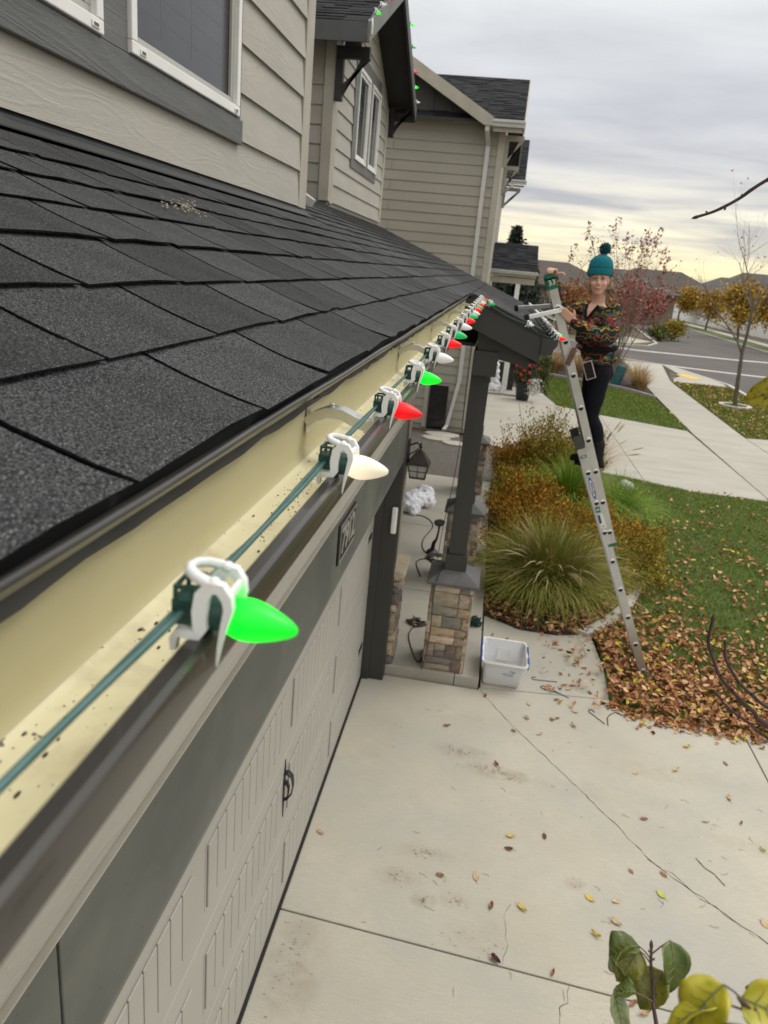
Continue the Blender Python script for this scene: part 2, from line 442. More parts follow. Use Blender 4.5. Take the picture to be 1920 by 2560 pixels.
for i in range(0, 17):
    xt = XE - CT * EXP * (i + .6)
    for ya, yb, xl in ((-.6, 5.04, -1.32), (5.04, 9.33, -2.92), (9.33, 13.08, -2.2)):
        if xt > xl: pass
    yb = 13.08 if xt > -2.2 else 9.30
    ya = -.6 if xt > -1.215 else 5.06
    tabs += place_course(i, ya, yb, 1 if i == 0 else 0)
for i in range(-4, 0):
    tabs += place_course(i, 6.10, 13.08, 1 if i == -4 else 0)
tabs = [t for t in tabs if t[0][1] > .15]
tabs.sort(key=lambda t: (Vector(t[0]) - Vector((0, 0, H))).length)
rest = []
for k, (loc, wi, lf) in enumerate(tabs):
    if k < 300:
        o = inst('shingle', TABS[(wi, lf)][k % 2], roof, loc, ROOFE, (1, 1, rnd.choice((.85, 1., 1., 1.12, 1.25))))
        o.rotation_euler = (ROOFM @ Matrix.Rotation(rnd.uniform(-.012, .012), 3, 'Z')).to_euler(); d_ = rnd.uniform(-.003, .003); o.location = (loc[0] - CT * d_, loc[1], loc[2] + ST * d_)
    else: rest.append((loc, wi, lf, k))
mb = MB()
for loc, wi, lf, k in rest:
    me = TABS[(wi, lf)][k % 2]; L3 = Vector(loc)
    mb.add([ROOFM @ v.co + L3 for v in me.vertices], [tuple(p.vertices) for p in me.polygons])
mShinI = pm('asphalt_shingle_far', (.01, .01, .01), rough=.92, bump=.9, bscale=240, isl=[(0, (.016, .0163, .017)), (.5, (.023, .0233, .024)), (1, (.032, .0323, .033))], speck=((.10, .10, .10), 300, .62, .74), bdist=.0016, spec=.3)
put('shingle_field', mb, mShinI, roof, sm=50, fix=False, kind='stuff')
# pale grit washed onto one spot of the shingles
mb = MB(); r_ = random.Random(5)
for k in range(85):
    t = r_.gauss(0, 1); y = 2.13 + .10 * t + r_.gauss(0, .02); x = -.905 - .022 * t + r_.gauss(0, .020)
    s_ = r_.uniform(.002, .005); z = rz(x) + .010
    mb.ell((x, y, z), (s_, s_ * 1.3, s_ * .6), 5, 3)
put('grit', mb, pm('pale_grit', (.24, .215, .15), (.38, .35, .27), 300, rough=.9), roof, kind='stuff', label='patch of pale grit washed onto the shingles')

# drip edge, ragged underlay, fascia, soffit
mb = MB(); mb.tube([(-.2385, y, 3.4815 + .0012 * math.sin(y * 9)) for y in np.arange(-.8, 6.05, .12)], .0042, 8)
mb.sweep([(-.243, 3.484), (-.2455, 3.468), (-.248, 3.466)], -.8, 6.04, seg=4)
put('drip_edge', mb, pm('drip_edge_enamel', (.035, .034, .033), (.055, .053, .05), 6, rough=.38, coat=.2), house, sm=60, label='dark drip edge along the lowest shingles')
r_ = random.Random(3); mb = MB(); ys = np.arange(-.8, 6.05, .035); vs = []
for y in ys:
    d = 3.4545 + .006 * noise.noise((y * 4.2, 0, 1)) + .004 * noise.noise((y * 13, 3, 1)) + (.004 if r_.random() < .07 else 0)
    vs += [(-.2465, y, 3.474), (-.2500, y, (3.474 + d) / 2), (-.2490 + .003 * noise.noise((y * 6, 5, 2)), y, d)]
mb.add(vs, [(3 * i + a, 3 * i + 3 + a, 3 * i + 4 + a, 3 * i + 1 + a) for i in range(len(ys) - 1) for a in (0, 1)])
put('underlay_flap', mb, pm('roofing_felt', (.030, .030, .031), (.055, .055, .055), 30, (1, .3, 1), .75, bump=.3, bscale=80), house, sm=60, fix=False, label='ragged black felt hanging below the drip edge')
mb = MB().box(-.285, -.264, -1.2, 6.10, 3.30, 3.472); put('fascia', mb, mDark, house)
mb = MB().box(-.63, -.286, -1.2, 6.10, 3.325, 3.345); put('soffit', mb, mTan, house)

# gutter: cream trough inside, bronze face outside
gin = [(-.2600, 3.462), (-.2612, 3.385), (-.2560, 3.373), (-.2480, 3.370), (-.1860, 3.3695), (-.1790, 3.374), (-.1650, 3.395), (-.1480, 3.424), (-.1425, 3.447)]
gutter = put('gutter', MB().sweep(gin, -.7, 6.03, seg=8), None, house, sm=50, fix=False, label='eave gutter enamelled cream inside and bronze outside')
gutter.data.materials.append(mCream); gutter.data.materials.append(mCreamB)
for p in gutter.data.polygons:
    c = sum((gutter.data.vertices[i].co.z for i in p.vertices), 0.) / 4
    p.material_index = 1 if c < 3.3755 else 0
gout = [(-.1445, 3.445), (-.1448, 3.4550), (-.1425, 3.4575), (-.1345, 3.4575), (-.1312, 3.4550), (-.1302, 3.4500), (-.1305, 3.4340), (-.1370, 3.4270), (-.1500, 3.4130), (-.1600, 3.402), (-.1700, 3.388), (-.1790, 3.371), (-.186, 3.3655), (-.262, 3.3655)]
put('gutter_face', MB().sweep(gout, -.7, 6.035, seg=2), mGutF, gutter, sm=35, fix=False)
mb = MB().prism([(-.2615, 3.366), (-.186, 3.366), (-.179, 3.371), (-.170, 3.388), (-.148, 3.418), (-.1312, 3.443), (-.1302, 3.452), (-.2615, 3.462)], 6.031, 6.036)
put('gutter_end_cap', mb, mGutF, gutter)
# grit and leaf crumbs lying in the trough
mb = MB(); r_ = random.Random(8)
for k in range(1700):
    y = r_.uniform(.3, 3.6); x = -.222 + r_.gauss(0, .020)
    if not -.252 < x < -.188: continue
    if noise.noise((x * 30, y * 5, 2)) < .02 and r_.random() < .80: continue
    s_ = r_.choice((.0004, .0005, .0006, .0008, .0013)); mb.ell((x, y, 3.3705), (s_, s_ * r_.uniform(.8, 3), s_ * .6), 5, 3)
put('gutter_grit', mb, pm('dark_grit', (.03, .026, .02), (.09, .075, .05), 200, rough=.95), gutter, kind='stuff', label='dark grit on the gutter floor')
# hidden hangers (aluminium straps with a hex screw)
for y in (1.065, 2.105, 3.14, 4.18, 5.2):
    path = [(-.2585, y, 3.434), (-.246, y, 3.444), (-.228, y, 3.452), (-.205, y, 3.4515), (-.186, y, 3.4435), (-.168, y, 3.4385), (-.1485, y, 3.4425)]
    mb = MB().ribbon(path, .030, .0022, (0, 1, 0))
    for sgn in (-1, 1):
        mb.ribbon([(p[0], p[1] + sgn * .0148, p[2] - .0070) for p in path], .0014, .014, (0, 1, 0))
    mb.ribbon([(-.2575, y, 3.452), (-.2575, y, 3.41)], .022, .0015, (0, 1, 0))
    for sgn in (-.004, .004): mb.ribbon([(p[0], p[1] + sgn, p[2] + .0012) for p in path[4:]], .0018, .0012, (0, 1, 0))
    s_ = put('gutter_strap', mb, mAlu, gutter, sm=40)
    mb = MB().lathe([(.0052, 0), (.0054, .001), (.0036, .0012), (.0036, .005), (.003, .0055)], (-.2230, y, 3.4525), (.1, 0, 1), 6)
    put('hex_screw', mb, mAlu, gutter, sm=30)

# lower (garage) wall
def board_y(y0, y1, z0, z1, xw, mat=mSidY, parent=house, name='siding_board', over=.016, e=.018):
    """lap board on a wall facing +x"""
    over += .006; p = [(xw, z0 + .005), (xw + over - .010, z0 + .005), (xw + over, z0), (xw + over - e, z1 + .012), (xw, z1 + .012)]
    return put(name, MB().prism(p, y0, y1, 'y'), mat, parent)
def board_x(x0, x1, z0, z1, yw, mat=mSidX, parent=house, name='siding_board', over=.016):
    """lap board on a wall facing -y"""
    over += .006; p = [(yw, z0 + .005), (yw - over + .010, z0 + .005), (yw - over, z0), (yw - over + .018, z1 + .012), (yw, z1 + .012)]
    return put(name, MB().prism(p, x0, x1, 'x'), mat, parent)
put('garage_wall', MB().box(-.86, -.642, -1.2, .80, 0, 3.33).box(-.86, -.642, .80, 5.99, 2.15, 3.33).box(-.86, -.642, 6.022, 6.44, 0, 3.33), mTan, house)
for i in range(4): board_y(-1.2, 5.985, 2.512 + i * .205, 2.512 + (i + 1) * .205, -.642, over=.018)
put('siding_flashing', MB().box(-.643, -.604, -1.2, 6.0, 2.503, 2.5095), mTan, house)
hb = pm('header_paint', (.078, .083, .075), (.112, .117, .104), 2.5, (1, .5, 1), .6, bump=1., bscale=42, bstretch=(1, .16, 1.), second=((.19, .19, .15), 1.3, .48, .70, .55), bdist=.0016, speck=((.05, .05, .045), 60, .72, .76))
for y0, y1 in ((-1.2, .894), (.902, 5.985)):
    put('header_board', MB().box(-.642, -.607, y0, y1, 2.137, 2.501), hb, house, bevel=.003)
put('header_drip', MB().box(-.66, -.612, .75, 5.985, 2.112, 2.1345), mTrimG, house)
put('header_lining', MB().box(-.84, -.662, .75, 5.985, 2.118, 2.132), mDark, house)
put('jamb_board', MB().box(-.835, -.606, 5.992, 6.02, 0, 2.50), mDark, house, bevel=.003)
put('jamb_stop', MB().box(-.835, -.745, 5.972, 5.9915, 0, 2.13), mDark, house, bevel=.003)
put('jamb_casing', MB().box(-.642, -.6045, 6.021, 6.13, 0, 2.50), mDark, house, bevel=.003)
put('corner_board', MB().box(-.642, -.618, 6.33, 6.45, 1.03, 3.32).box(-.75, -.644, 6.4405, 6.462, 1.03, 3.32), mTan, house, bevel=.003)
for i in range(11): board_y(6.135, 6.325, 1.06 + i * .205, 1.06 + (i + 1) * .205, -.642, over=.014)
# house number plaque 7912
plq = put('number_plaque', MB().box(-.6065, -.596, 3.235, 3.645, 2.262, 2.470), mBlk, house, bevel=.004, label='black house number plaque reading 7912')
def text_mesh(body, size, extr=.002, bold=False):
    c = bpy.data.curves.new('t', 'FONT'); c.body = body; c.size = size; c.extrude = extr; c.align_x = 'CENTER'; c.align_y = 'CENTER'
    if bold: c.offset = size * .012
    c.resolution_u = 3
    o = bpy.data.objects.new('t', c); COL.objects.link(o)
    dg = bpy.context.evaluated_depsgraph_get(); me = bpy.data.meshes.new_from_object(o.evaluated_get(dg))
    bpy.data.objects.remove(o); bpy.data.curves.remove(c)
    return me
mNum = pm('raised_number_enamel', (.30, .285, .25), rough=.55)
# the wall faces +x: text runs along +y when read from outside
TXM = Matrix(((0, 0, 1), (1, 0, 0), (0, 1, 0)))
for ch, y in zip('7912', (3.315, 3.402, 3.478, 3.560)):
    me = text_mesh(ch, .19, .003, True); me.transform(Matrix.Translation((-.5945, y, 2.366)) @ TXM.to_4x4()); me.name = 'numeral'
    put('numeral', me, mNum, plq)
mb = MB()
for y0, y1, z0, z1 in ((3.247, 3.633, 2.455, 2.461), (3.247, 3.633, 2.271, 2.277), (3.247, 3.253, 2.278, 2.454), (3.627, 3.633, 2.278, 2.454)): mb.box(-.5955, -.5925, y0, y1, z0, z1)
put('plaque_border', mb, mNum, plq)
sen = put('door_sensor', MB().box(-.665, -.617, 5.957, 5.991, 1.46, 1.70), mWhiteP, house, bevel=.012, label='small white sensor box on the dark garage jamb')

# garage door: four sections, grooved panels of upright planks
door = put('garage_door', MB().box(-.84, -.822, .78, 5.975, .02, 2.16), mDoor, house, label='beige carriage style garage door with upright plank panels')
for i in range(4):
    z0 = .022 + i * .5435
    put('door_section', MB().box(-.8215, -.8135, .78, 5.974, z0, z0 + .541), mDoor, door, bevel=.004)
    for j in range(4):
        y0 = .915 + j * 1.225; zz0 = z0 + .12; zz1 = z0 + .424
        # frame edge of the pressed panel, then the planks proud of it
        put('panel_edge', MB().box(-.8134, -.8120, y0 - .012, y0 + 1.092, zz0 - .010, zz1 + .010), mDoor, door, bevel=.001)
        for k in range(11):
            a = y0 + k * .0983
            put('plank', MB().box(-.8119, -.8040, a + .0035, a + .0948, zz0, zz1), mDoor, door, bevel=.0028)
put('bottom_seal', MB().box(-.835, -.802, .78, 5.975, .0, .02), mRub, door)
def door_handle(y):
    x = -.8135; mb = MB()
    mb.ribbon([(x + .002, y, .80), (x + .003, y, 1.00)], .030, .004, (0, 1, 0))
    mb.prism([(y - .014, 1.0), (y + .014, 1.0), (y, 1.075)], x, x + .005, 'x').prism([(y + .014, .80), (y - .014, .80), (y, .69)], x, x + .005, 'x')
    mb.ribbon([(x, y, .985), (x + .022, y, .99), (x + .044, y, .97), (x + .052, y, .915), (x + .044, y, .855), (x + .020, y, .815), (x, y, .81)], [.042, .042, .036, .030, .026, .022, .022], .006, (0, 1, 0))
    mb.ribbon([(x, y - .004, .93), (x + .018, y - .004, .925), (x + .030, y - .004, .895), (x + .028, y - .004, .85), (x + .010, y - .004, .81)], [.040, .036, .028, .020, .016], .005, (0, 1, 0))
    return put('door_handle', mb, mBlk, door, sm=45)
door_handle(3.29)
for z, y in ((.40, 5.70), (1.46, 5.70)):
    put('strap_hinge', MB().box(-.8135, -.806, y - .20, y + .18, z - .022, z + .022).prism([(y - .20, z - .035), (y - .20, z + .035), (y - .29, z)], -.8134, -.806, 'x'), mBlk, door)

# stone wainscot with a cast sill beside the jamb
r_ = random.Random(21)
def stone_mesh(w, h, d, seed):
    """rough ledge stone: block w along u, h tall, d proud; local -y is the face"""
    q = random.Random(seed); mb = MB(); nu, nv = 4, 3; top = []
    for j in range(nv + 1):
        for i in range(nu + 1):
            e = 1 if (i in (0, nu) or j in (0, nv)) else 0
            top.append((-w / 2 + w * i / nu + (q.uniform(-1, 1) * .10 * w / nu), -(d * (.52 if e else 1) + q.uniform(-.22, .22) * d), -h / 2 + h * j / nv + q.uniform(-1, 1) * .12 * h / nv))
    n = nu + 1; fs = [(j * n + i, j * n + i + 1, (j + 1) * n + i + 1, (j + 1) * n + i) for j in range(nv) for i in range(nu)]
    edge = [i for i in range(n)] + [j * n + nu for j in range(1, nv + 1)] + [nv * n + i for i in range(nu - 1, -1, -1)] + [j * n for j in range(nv - 1, 0, -1)]
    o = len(top); low = [(top[i][0], .012, top[i][2]) for i in edge]; ne = len(edge)
    fs += [(edge[k], o + k, o + (k + 1) % ne, edge[(k + 1) % ne]) for k in range(ne)]
    return mb.add(top + low, fs).mesh('stone')
def stone_face(parent, origin, ang, width, z0, z1, seed):
    """random ledgestone pattern over a width x height face; ang turns the -y face about z"""
    q = random.Random(seed); z = z0; rm = Matrix.Rotation(ang, 4, 'Z')
    prev = []
    while z < z1 - .02:
        h = min(q.choice((.075, .095, .12, .14, .165)), z1 - z)
        if z1 - (z + h) < .045: h = z1 - z
        u = -width / 2 - .004
        while u < width / 2 - .01:
            w = q.choice((.10, .14, .18, .22, .27))
            if width / 2 - (u + w) < .07: w = width / 2 + .004 - u
            parts = [(0, h)] if (h < .11 or q.random() < .55) else [(0, h * .48), (h * .48, h * .52)]
            for zo, hh in parts:
                me = stone_mesh(w - .007, hh - .007, .022, q.randrange(10 ** 6)); smooth(me, 32); me.materials.append(q.choice(mStone))
                p = Vector(origin) + rm @ Vector((u + w / 2, 0, 0))
                inst('stone', me, parent, (p.x, p.y, z + zo + hh / 2), (0, 0, ang))
            u += w
        z += h
wains = put('stone_wainscot', MB().box(-.642, -.56, 6.135, 6.45, .0, 1.0), mMortar, house)
stone_face(wains, (-.60, 6.135, 0), 0, .075, .10, 1.0, 4)
stone_face(wains, (-.56, 6.29, 0), R(90), .31, .10, 1.0, 5)
put('sill_cap', MB().prism([(-.644, .999), (-.515, .999), (-.505, 1.03), (-.515, 1.058), (-.644, 1.078)], 6.09, 6.55, 'y'), mSill, wains, bevel=.006)

# recessed lower wall behind the porch
put('porch_wall', MB().box(-2.4, -2.2, 6.44, 13.3, 0, 4.25).box(-2.2, -.75, 6.445, 6.46, 0, 3.33), mTan, house)
put('side_wall', MB().box(-5.5, -2.2, 13.301, 13.36, 0, 7.2), mTan, house)

# ---- upper storey, near wall
XW = -1.35
put('upper_wall', MB().box(-5.0, XW, -1.5, 5.04, 3.80, 6.2), mSidX, house)
rows = [3.950 + .2035 * i for i in range(12)]
board_y(-1.5, 4.885, rows[0], rows[1], XW, over=.02)
for i in range(1, 11):
    board_y(3.752, 4.885, rows[i], rows[i + 1], XW, over=.02)
put('corner_trim', MB().box(XW, XW + .026, 4.890, 4.975, 3.945, 6.2).box(XW - .1, XW + .024, 4.976, 5.066, 3.945, 6.2), mTan, house, bevel=.003)
# step flashing strip
mb = MB()
for y0, y1 in ((-1.5, 3.268), (3.276, 4.99)):
    mb.prism([(XW + .001, 3.955), (XW + .012, 3.952), (XW + .020, rz(XW + .02) + .016), (XW + .11, rz(XW + .11) + .013), (XW + .11, rz(XW + .11) + .009), (XW + .016, rz(XW + .016) + .010), (XW + .001, 3.92)], y0, y1)
put('wall_flashing', mb, mFlash, house)
# window group: sill trim, mullion trim, two windows
put('window_trim_board', MB().box(XW, XW + .036, -1.5, 3.772, 4.131, 4.237), mTrimW, house, bevel=.003)
put('window_trim_board', MB().box(XW, XW + .032, 2.459, 2.634, 4.239, 5.7), mTrimW, house, bevel=.003)
put('window_trim_board', MB().box(XW, XW + .032, 3.704, 3.749, 4.239, 5.7), mTrimW, house, bevel=.003)
def near_window(y0, y1, z0, z1):
    x = XW
    w = put('window', MB().box(x, x + .008, y0 + .03, y1 - .03, z0 + .03, z1 - .03), mPaneD, house, label='dark screened window with a white vinyl frame')
    f = .040
    for a in ((y0, y1, z0, z0 + f), (y0, y1, z1 - f, z1), (y0, y0 + f, z0 + f, z1 - f), (y1 - f, y1, z0 + f, z1 - f)):
        put('frame', MB().box(x + .002, x + .046, *a), mVinyl, w, bevel=.004)
    g = f + .001; h = f + .028
    for a in ((y0 + g, y1 - g, z0 + g, z0 + h), (y0 + g, y0 + h, z0 + h, z1 - h), (y1 - h, y1 - g, z0 + h, z1 - h)):
        put('sash_rail', MB().box(x + .0085, x + .024, *a), mVinylI, w, bevel=.003)
    # blind slats edge lines behind the screen, and cords
    for k in range(5):
        put('blind_slat', MB().box(x + .0081, x + .0086, y0 + h, y1 - h, z0 + h + .10 + k * .075, z0 + h + .1022 + k * .075), mBlind, w)
    for yy in (.30, .58):
        put('blind_cord', MB().box(x + .0081, x + .0084, y0 + yy, y0 + yy + .0022, z0 + h + .05, z1 - h), mBlind, w)
    for yy in (y0 + .075, y1 - .055):
        c_ = put('weep_cover', MB().box(x + .046, x + .050, yy - .022, yy + .022, z0 + .008, z0 + .026), mVinyl, w, bevel=.003)
        put('weep_slot', MB().box(x + .0502, x + .0512, yy - .013, yy + .013, z0 + .013, z0 + .022), pm('rusty_slot', (.16, .10, .05), rough=.8), w)
    return w
near_window(2.639, 3.701, 4.242, 5.65)
near_window(1.394, 2.456, 4.242, 5.65)
put('upper_eave', MB().box(-5.2, XW + .35, -1.6, 5.30, 6.2, 6.42), mDark, house)

# ---- gabled bump farther along the upper storey
XB = -2.2
put('bump_wall', MB().box(-6, XB, 9.37, 13.3, 4.15, 6.1), mSidN, house)
gb = MB().prism([(9.37, 6.101), (13.3, 6.101), (11.30, 7.02)], -6, XB, 'x'); put('gable_wall', gb, mSidY, house)
put('recess_wall', MB().box(-3.1, -3.0, 5.0, 9.37, 4.2, 6.3), mSidX, house)
z = 4.30
for i in range(9):
    z0, z1 = 4.30 + .205 * i, 4.30 + .205 * (i + 1)
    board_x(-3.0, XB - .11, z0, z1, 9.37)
    if z0 > 4.76 and z0 < 6.14:
        board_y(9.57, 10.50, max(z0, 4.30), z1, XB, over=.018)
        board_y(12.46, 13.14, z0, z1, XB, over=.018)
    else: board_y(9.57, 13.14, z0, z1, XB, over=.018)
for i in range(9, 13):
    z0 = 4.30 + .205 * i; w_ = max(.1, (6.95 - z0) / .5)
    board_y(11.25 - w_ + .05, 11.25 + w_ - .25, z0, z0 + .205, XB, over=.018)
put('corner_trim', MB().box(XB, XB + .026, 9.42, 9.565, 4.28, 6.02).box(XB - .10, XB + .024, 9.325, 9.418, 4.30, 6.0), mTan, house, bevel=.003)
put('corner_trim', MB().box(XB, XB + .026, 13.145, 13.30, 4.30, 6.02), mTan, house, bevel=.003)
for a in ((10.50, 12.46, 4.82, 4.936), (10.50, 12.46, 6.045, 6.20), (10.50, 10.695, 4.937, 6.044), (11.495, 11.655, 4.937, 6.044), (12.405, 12.46, 4.937, 6.044)):
    put('window_trim_board', MB().box(XB, XB + .03, *a), mTrimW, house)
for y0, y1 in ((10.70, 11.49), (11.66, 12.40)):
    w = put('window', MB().box(XB, XB + .008, y0 + .02, y1 - .02, 4.96, 6.02), mPane, house, label='narrow white framed window under the dark gable')
    f = .045
    for a in ((y0, y1, 4.94, 4.985), (y0, y1, 5.995, 6.04), (y0, y0 + f, 4.985, 5.995), (y1 - f, y1, 4.985, 5.995)):
        put('frame', MB().box(XB + .002, XB + .048, *a), mVinyl, w, bevel=.004)
    for a in ((y0 + .05, y1 - .05, 4.99, 5.02), (y1 - .085, y1 - .05, 5.02, 5.99), (y0 + .05, y0 + .085, 5.02, 5.99), (y0 + .085, y1 - .085, 5.955, 5.99)):
        put('sash_rail', MB().box(XB + .0085, XB + .03, *a), mVinyl, w, bevel=.003)
# bump roof: two slopes, ridge along x
PK = (11.22, 7.14); EV = 8.98; SL = .48
ridge = MB()
def slope(ya, za, yb, zb, x0, x1, th=.05):
    return [(x0, ya, za - th), (x1, ya, za - th), (x1, yb, zb - th), (x0, yb, zb - th), (x0, ya, za), (x1, ya, za), (x1, yb, zb), (x0, yb, zb)]
zE = PK[1] - (PK[0] - EV) * SL; yF = 2 * PK[0] - EV
XR = -1.78
ridge.hexa(slope(EV, zE, PK[0], PK[1], -6, XR - .03)); ridge.hexa(slope(yF, zE, PK[0], PK[1], -6, XR - .03))
groof = put('gable_roof', ridge, mDarkB, house)
mb = MB(); r_ = random.Random(14)
nc = int(math.hypot(PK[0] - EV, PK[1] - zE) / .14)
for i in range(nc + 1):
    t0, t1 = i / nc, min(1, (i + 1.3) / nc)
    for sgn in (0, 1):
        x = -3.6 - r_.random() * .2
        while x < XR - .02:
            x2 = min(x + r_.choice((.2, .3, .3, .38)), XR - .005)
            f_ = lambda t: ((EV + (PK[0] - EV) * t) if not sgn else (yF + (PK[0] - yF) * t), zE + (PK[1] - zE) * t)
            (ya, za), (yb, zb) = f_(t0), f_(t1); h = r_.choice((.012, .018, .024))
            mb.hexa([(x, ya, za + .001), (x2 - .006, ya, za + .001), (x2 - .006, yb, zb + .001), (x, yb, zb + .001), (x, ya, za + h), (x2 - .006, ya, za + h), (x2 - .006, yb, zb + .006), (x, yb, zb + .006)])
            x = x2
put('shingle_field', mb, mShinF, groof, kind='stuff')
# rakes (barge boards), eave fascia, soffit
def rake(ya, za, yb, zb, x0, x1, d, parent=house, mat=mDark, name='rake_board', off=.0):
    return put(name, MB().prism([(ya, za - off), (yb, zb - off), (yb, zb - d), (ya, za - d)], x0, x1, 'x'), mat, parent, bevel=.003)
rake(EV, zE + .02, PK[0], PK[1] + .02, XR, XR + .035, .20, house, mTrimG)
rake(yF, zE + .02, PK[0], PK[1] + .02, XR, XR + .035, .20, house, mDark)
put('eave_fascia', MB().box(-4, XR - .002, EV - .025, EV - .002, zE - .185, zE + .005), pm('slate_fascia_paint', (.055, .057, .06), (.07, .072, .075), 5, rough=.5), house)
put('eave_soffit', MB().box(-4, XR - .03, EV, 9.33, zE - .10, zE - .085), mDarkB, house)
put('eave_fascia', MB().box(-4, XR - .002, yF + .002, yF + .025, zE - .185, zE + .005), mDark, house)
def knee_brace(y, z, w=.09):
    b = put('knee_brace', MB().box(XB + .027, XR - .01, y, y + w, z - .12, z).box(XB + .027, XB + .115, y, y + w, z - .55, z - .121).hexa(
        [(XB + .116, y + .01, z - .50), (XR - .10, y + .01, z - .1205), (XR - .02, y + .01, z - .1205), (XB + .116, y + .01, z - .38),
         (XB + .116, y + w - .01, z - .50), (XR - .10, y + w - .01, z - .1205), (XR - .02, y + w - .01, z - .1205), (XB + .116, y + w - .01, z - .38)]), mDarkB, house, bevel=.004)
    return b
knee_brace(9.30, 5.92)
knee_brace(13.34, 6.18)
sl = put('floodlight', MB().lathe([(.055, 0), (.075, .01), (.08, .16), (.07, .19), (.02, .20)], (XB + .05, 9.62, 6.05), (1, .25, -.05), 16), mDark, house, sm=40, label='dark cylinder floodlight under the gable')
# ------------------------------------------------------------------ porch: rake, beam, gutter, columns
prk = put('porch_rake_board', MB().prism([(-.20, rz(-.20) - .03), (.372, rz(.372) - .03), (.372, rz(.372) - .235), (.33, rz(.33) - .235), (-.20, rz(-.20) - .235)], 6.075, 6.10, 'y'), mDark, house, bevel=.003, label='dark sloping rake board at the end of the porch roof')
put('porch_drip_edge', MB().ribbon([(-.22, 6.072, rz(-.22) - .004), (.375, 6.072, rz(.375) - .004)], .012, .05, (0, 1, 0)), mBlk, house)
put('porch_gable_infill', MB().prism([(-.16, rz(-.16) - .04), (.30, rz(.30) - .04), (.30, rz(.30) - .33), (.20, rz(.2) - .34), (-.12, 3.03)], 6.18, 6.20, 'y'), mDark, house)
put('porch_beam', MB().box(-.150, .050, 6.15, 13.02, 2.86, 3.06), mDark, house, bevel=.004)
put('porch_ceiling', MB().box(-2.2, -.152, 6.46, 13.02, 3.06, 3.09).hexa([(.052, 6.2, 3.07), (.34, 6.2, 2.99), (.34, 13.0, 2.99), (.052, 13.0, 3.07), (.052, 6.2, 3.09), (.34, 6.2, 3.01), (.34, 13, 3.01), (.052, 13, 3.09)]), mDark, house)
put('porch_fascia', MB().box(.345, .368, 6.101, 13.05, 2.99, rz(.36) - .025), mDark, house)
pg = [(.3695, rz(.37) - .03), (.3695, rz(.37) - .155), (.375, rz(.37) - .16), (.455, rz(.37) - .16), (.462, rz(.37) - .150), (.462, rz(.37) - .13), (.480, rz(.37) - .10), (.492, rz(.37) - .085), (.495, rz(.37) - .045), (.488, rz(.37) - .035), (.478, rz(.37) - .04)]
pgut = put('gutter', MB().sweep(pg, 6.06, 13.06, seg=2), mDark, house, sm=35, fix=False, label='dark gutter along the porch eave')
put('gutter_end_cap', MB().prism(pg[:1] + pg[1:], 6.055, 6.06, 'y'), mDark, pgut)
put('gutter_end_cap', MB().prism(pg[:1] + pg[1:], 13.06, 13.065, 'y'), mDark, pgut)
_m = pgut.modifiers.new('Solidify', 'SOLIDIFY'); _m.thickness = .002

def column(yc, seed):
    x0, x1 = -.268, .122; y0, y1 = yc - .195, yc + .195
    c = put('porch_column', MB().box(x0 + .02, x1 - .02, y0 + .02, y1 - .02, .10, .975), mMortar, house)
    stone_face(c, ((x0 + x1) / 2, y0 + .020, 0), 0, x1 - x0, .10, .972, seed)
    stone_face(c, (x1 - .020, yc, 0), R(90), y1 - y0, .10, .972, seed + 1)
    stone_face(c, (x0 + .020, yc, 0), R(-90), y1 - y0, .10, .972, seed + 2)
    stone_face(c, ((x0 + x1) / 2, y1 - .020, 0), R(180), x1 - x0, .10, .972, seed + 3)
    mb = MB(); xc = (x0 + x1) / 2; a, b = .235, .235
    def ring(h, z): return [(xc - h, yc - h, z), (xc + h, yc - h, z), (xc + h, yc + h, z), (xc - h, yc + h, z)]
    vs = ring(.225, .974) + ring(.235, .980) + ring(.235, 1.005) + ring(.10, 1.085)
    mb.add(vs, [(3, 2, 1, 0), (12, 13, 14, 15)] + [(r_ * 4 + k, r_ * 4 + (k + 1) % 4, r_ * 4 + 4 + (k + 1) % 4, r_ * 4 + 4 + k) for r_ in range(3) for k in range(4)])
    put('cap', mb, mCapS, c, bevel=.004)
    put('post_base', MB().box(xc - .098, xc + .098, yc - .098, yc + .098, 1.07, 1.235), mDark, c, bevel=.004)
    put('post', MB().box(xc - .079, xc + .079, yc - .079, yc + .079, 1.236, 2.858), mDark, c, bevel=.004)
    return c
column(6.345, 40)
column(8.47, 60)
column(12.30, 80)

# ------------------------------------------------------------------ neighbour's house
nb = thing('neighbour_house', 'greige neighbouring house with lap siding and a dark gable behind the porch roof', 'house', (-1.5, 19, 0))
YN = 17.5
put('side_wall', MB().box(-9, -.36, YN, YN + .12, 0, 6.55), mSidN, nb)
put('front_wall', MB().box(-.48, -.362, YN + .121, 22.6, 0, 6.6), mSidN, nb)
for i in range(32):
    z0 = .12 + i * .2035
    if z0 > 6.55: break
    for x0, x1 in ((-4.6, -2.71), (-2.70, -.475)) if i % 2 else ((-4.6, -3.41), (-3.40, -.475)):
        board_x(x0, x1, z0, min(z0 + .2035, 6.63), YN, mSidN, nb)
put('corner_board', MB().box(-.47, -.352, YN - .032, YN - .001, 0.1, 6.5).box(-.358, -.335, YN - .03, YN + .12, .1, 6.5), mTan, nb)
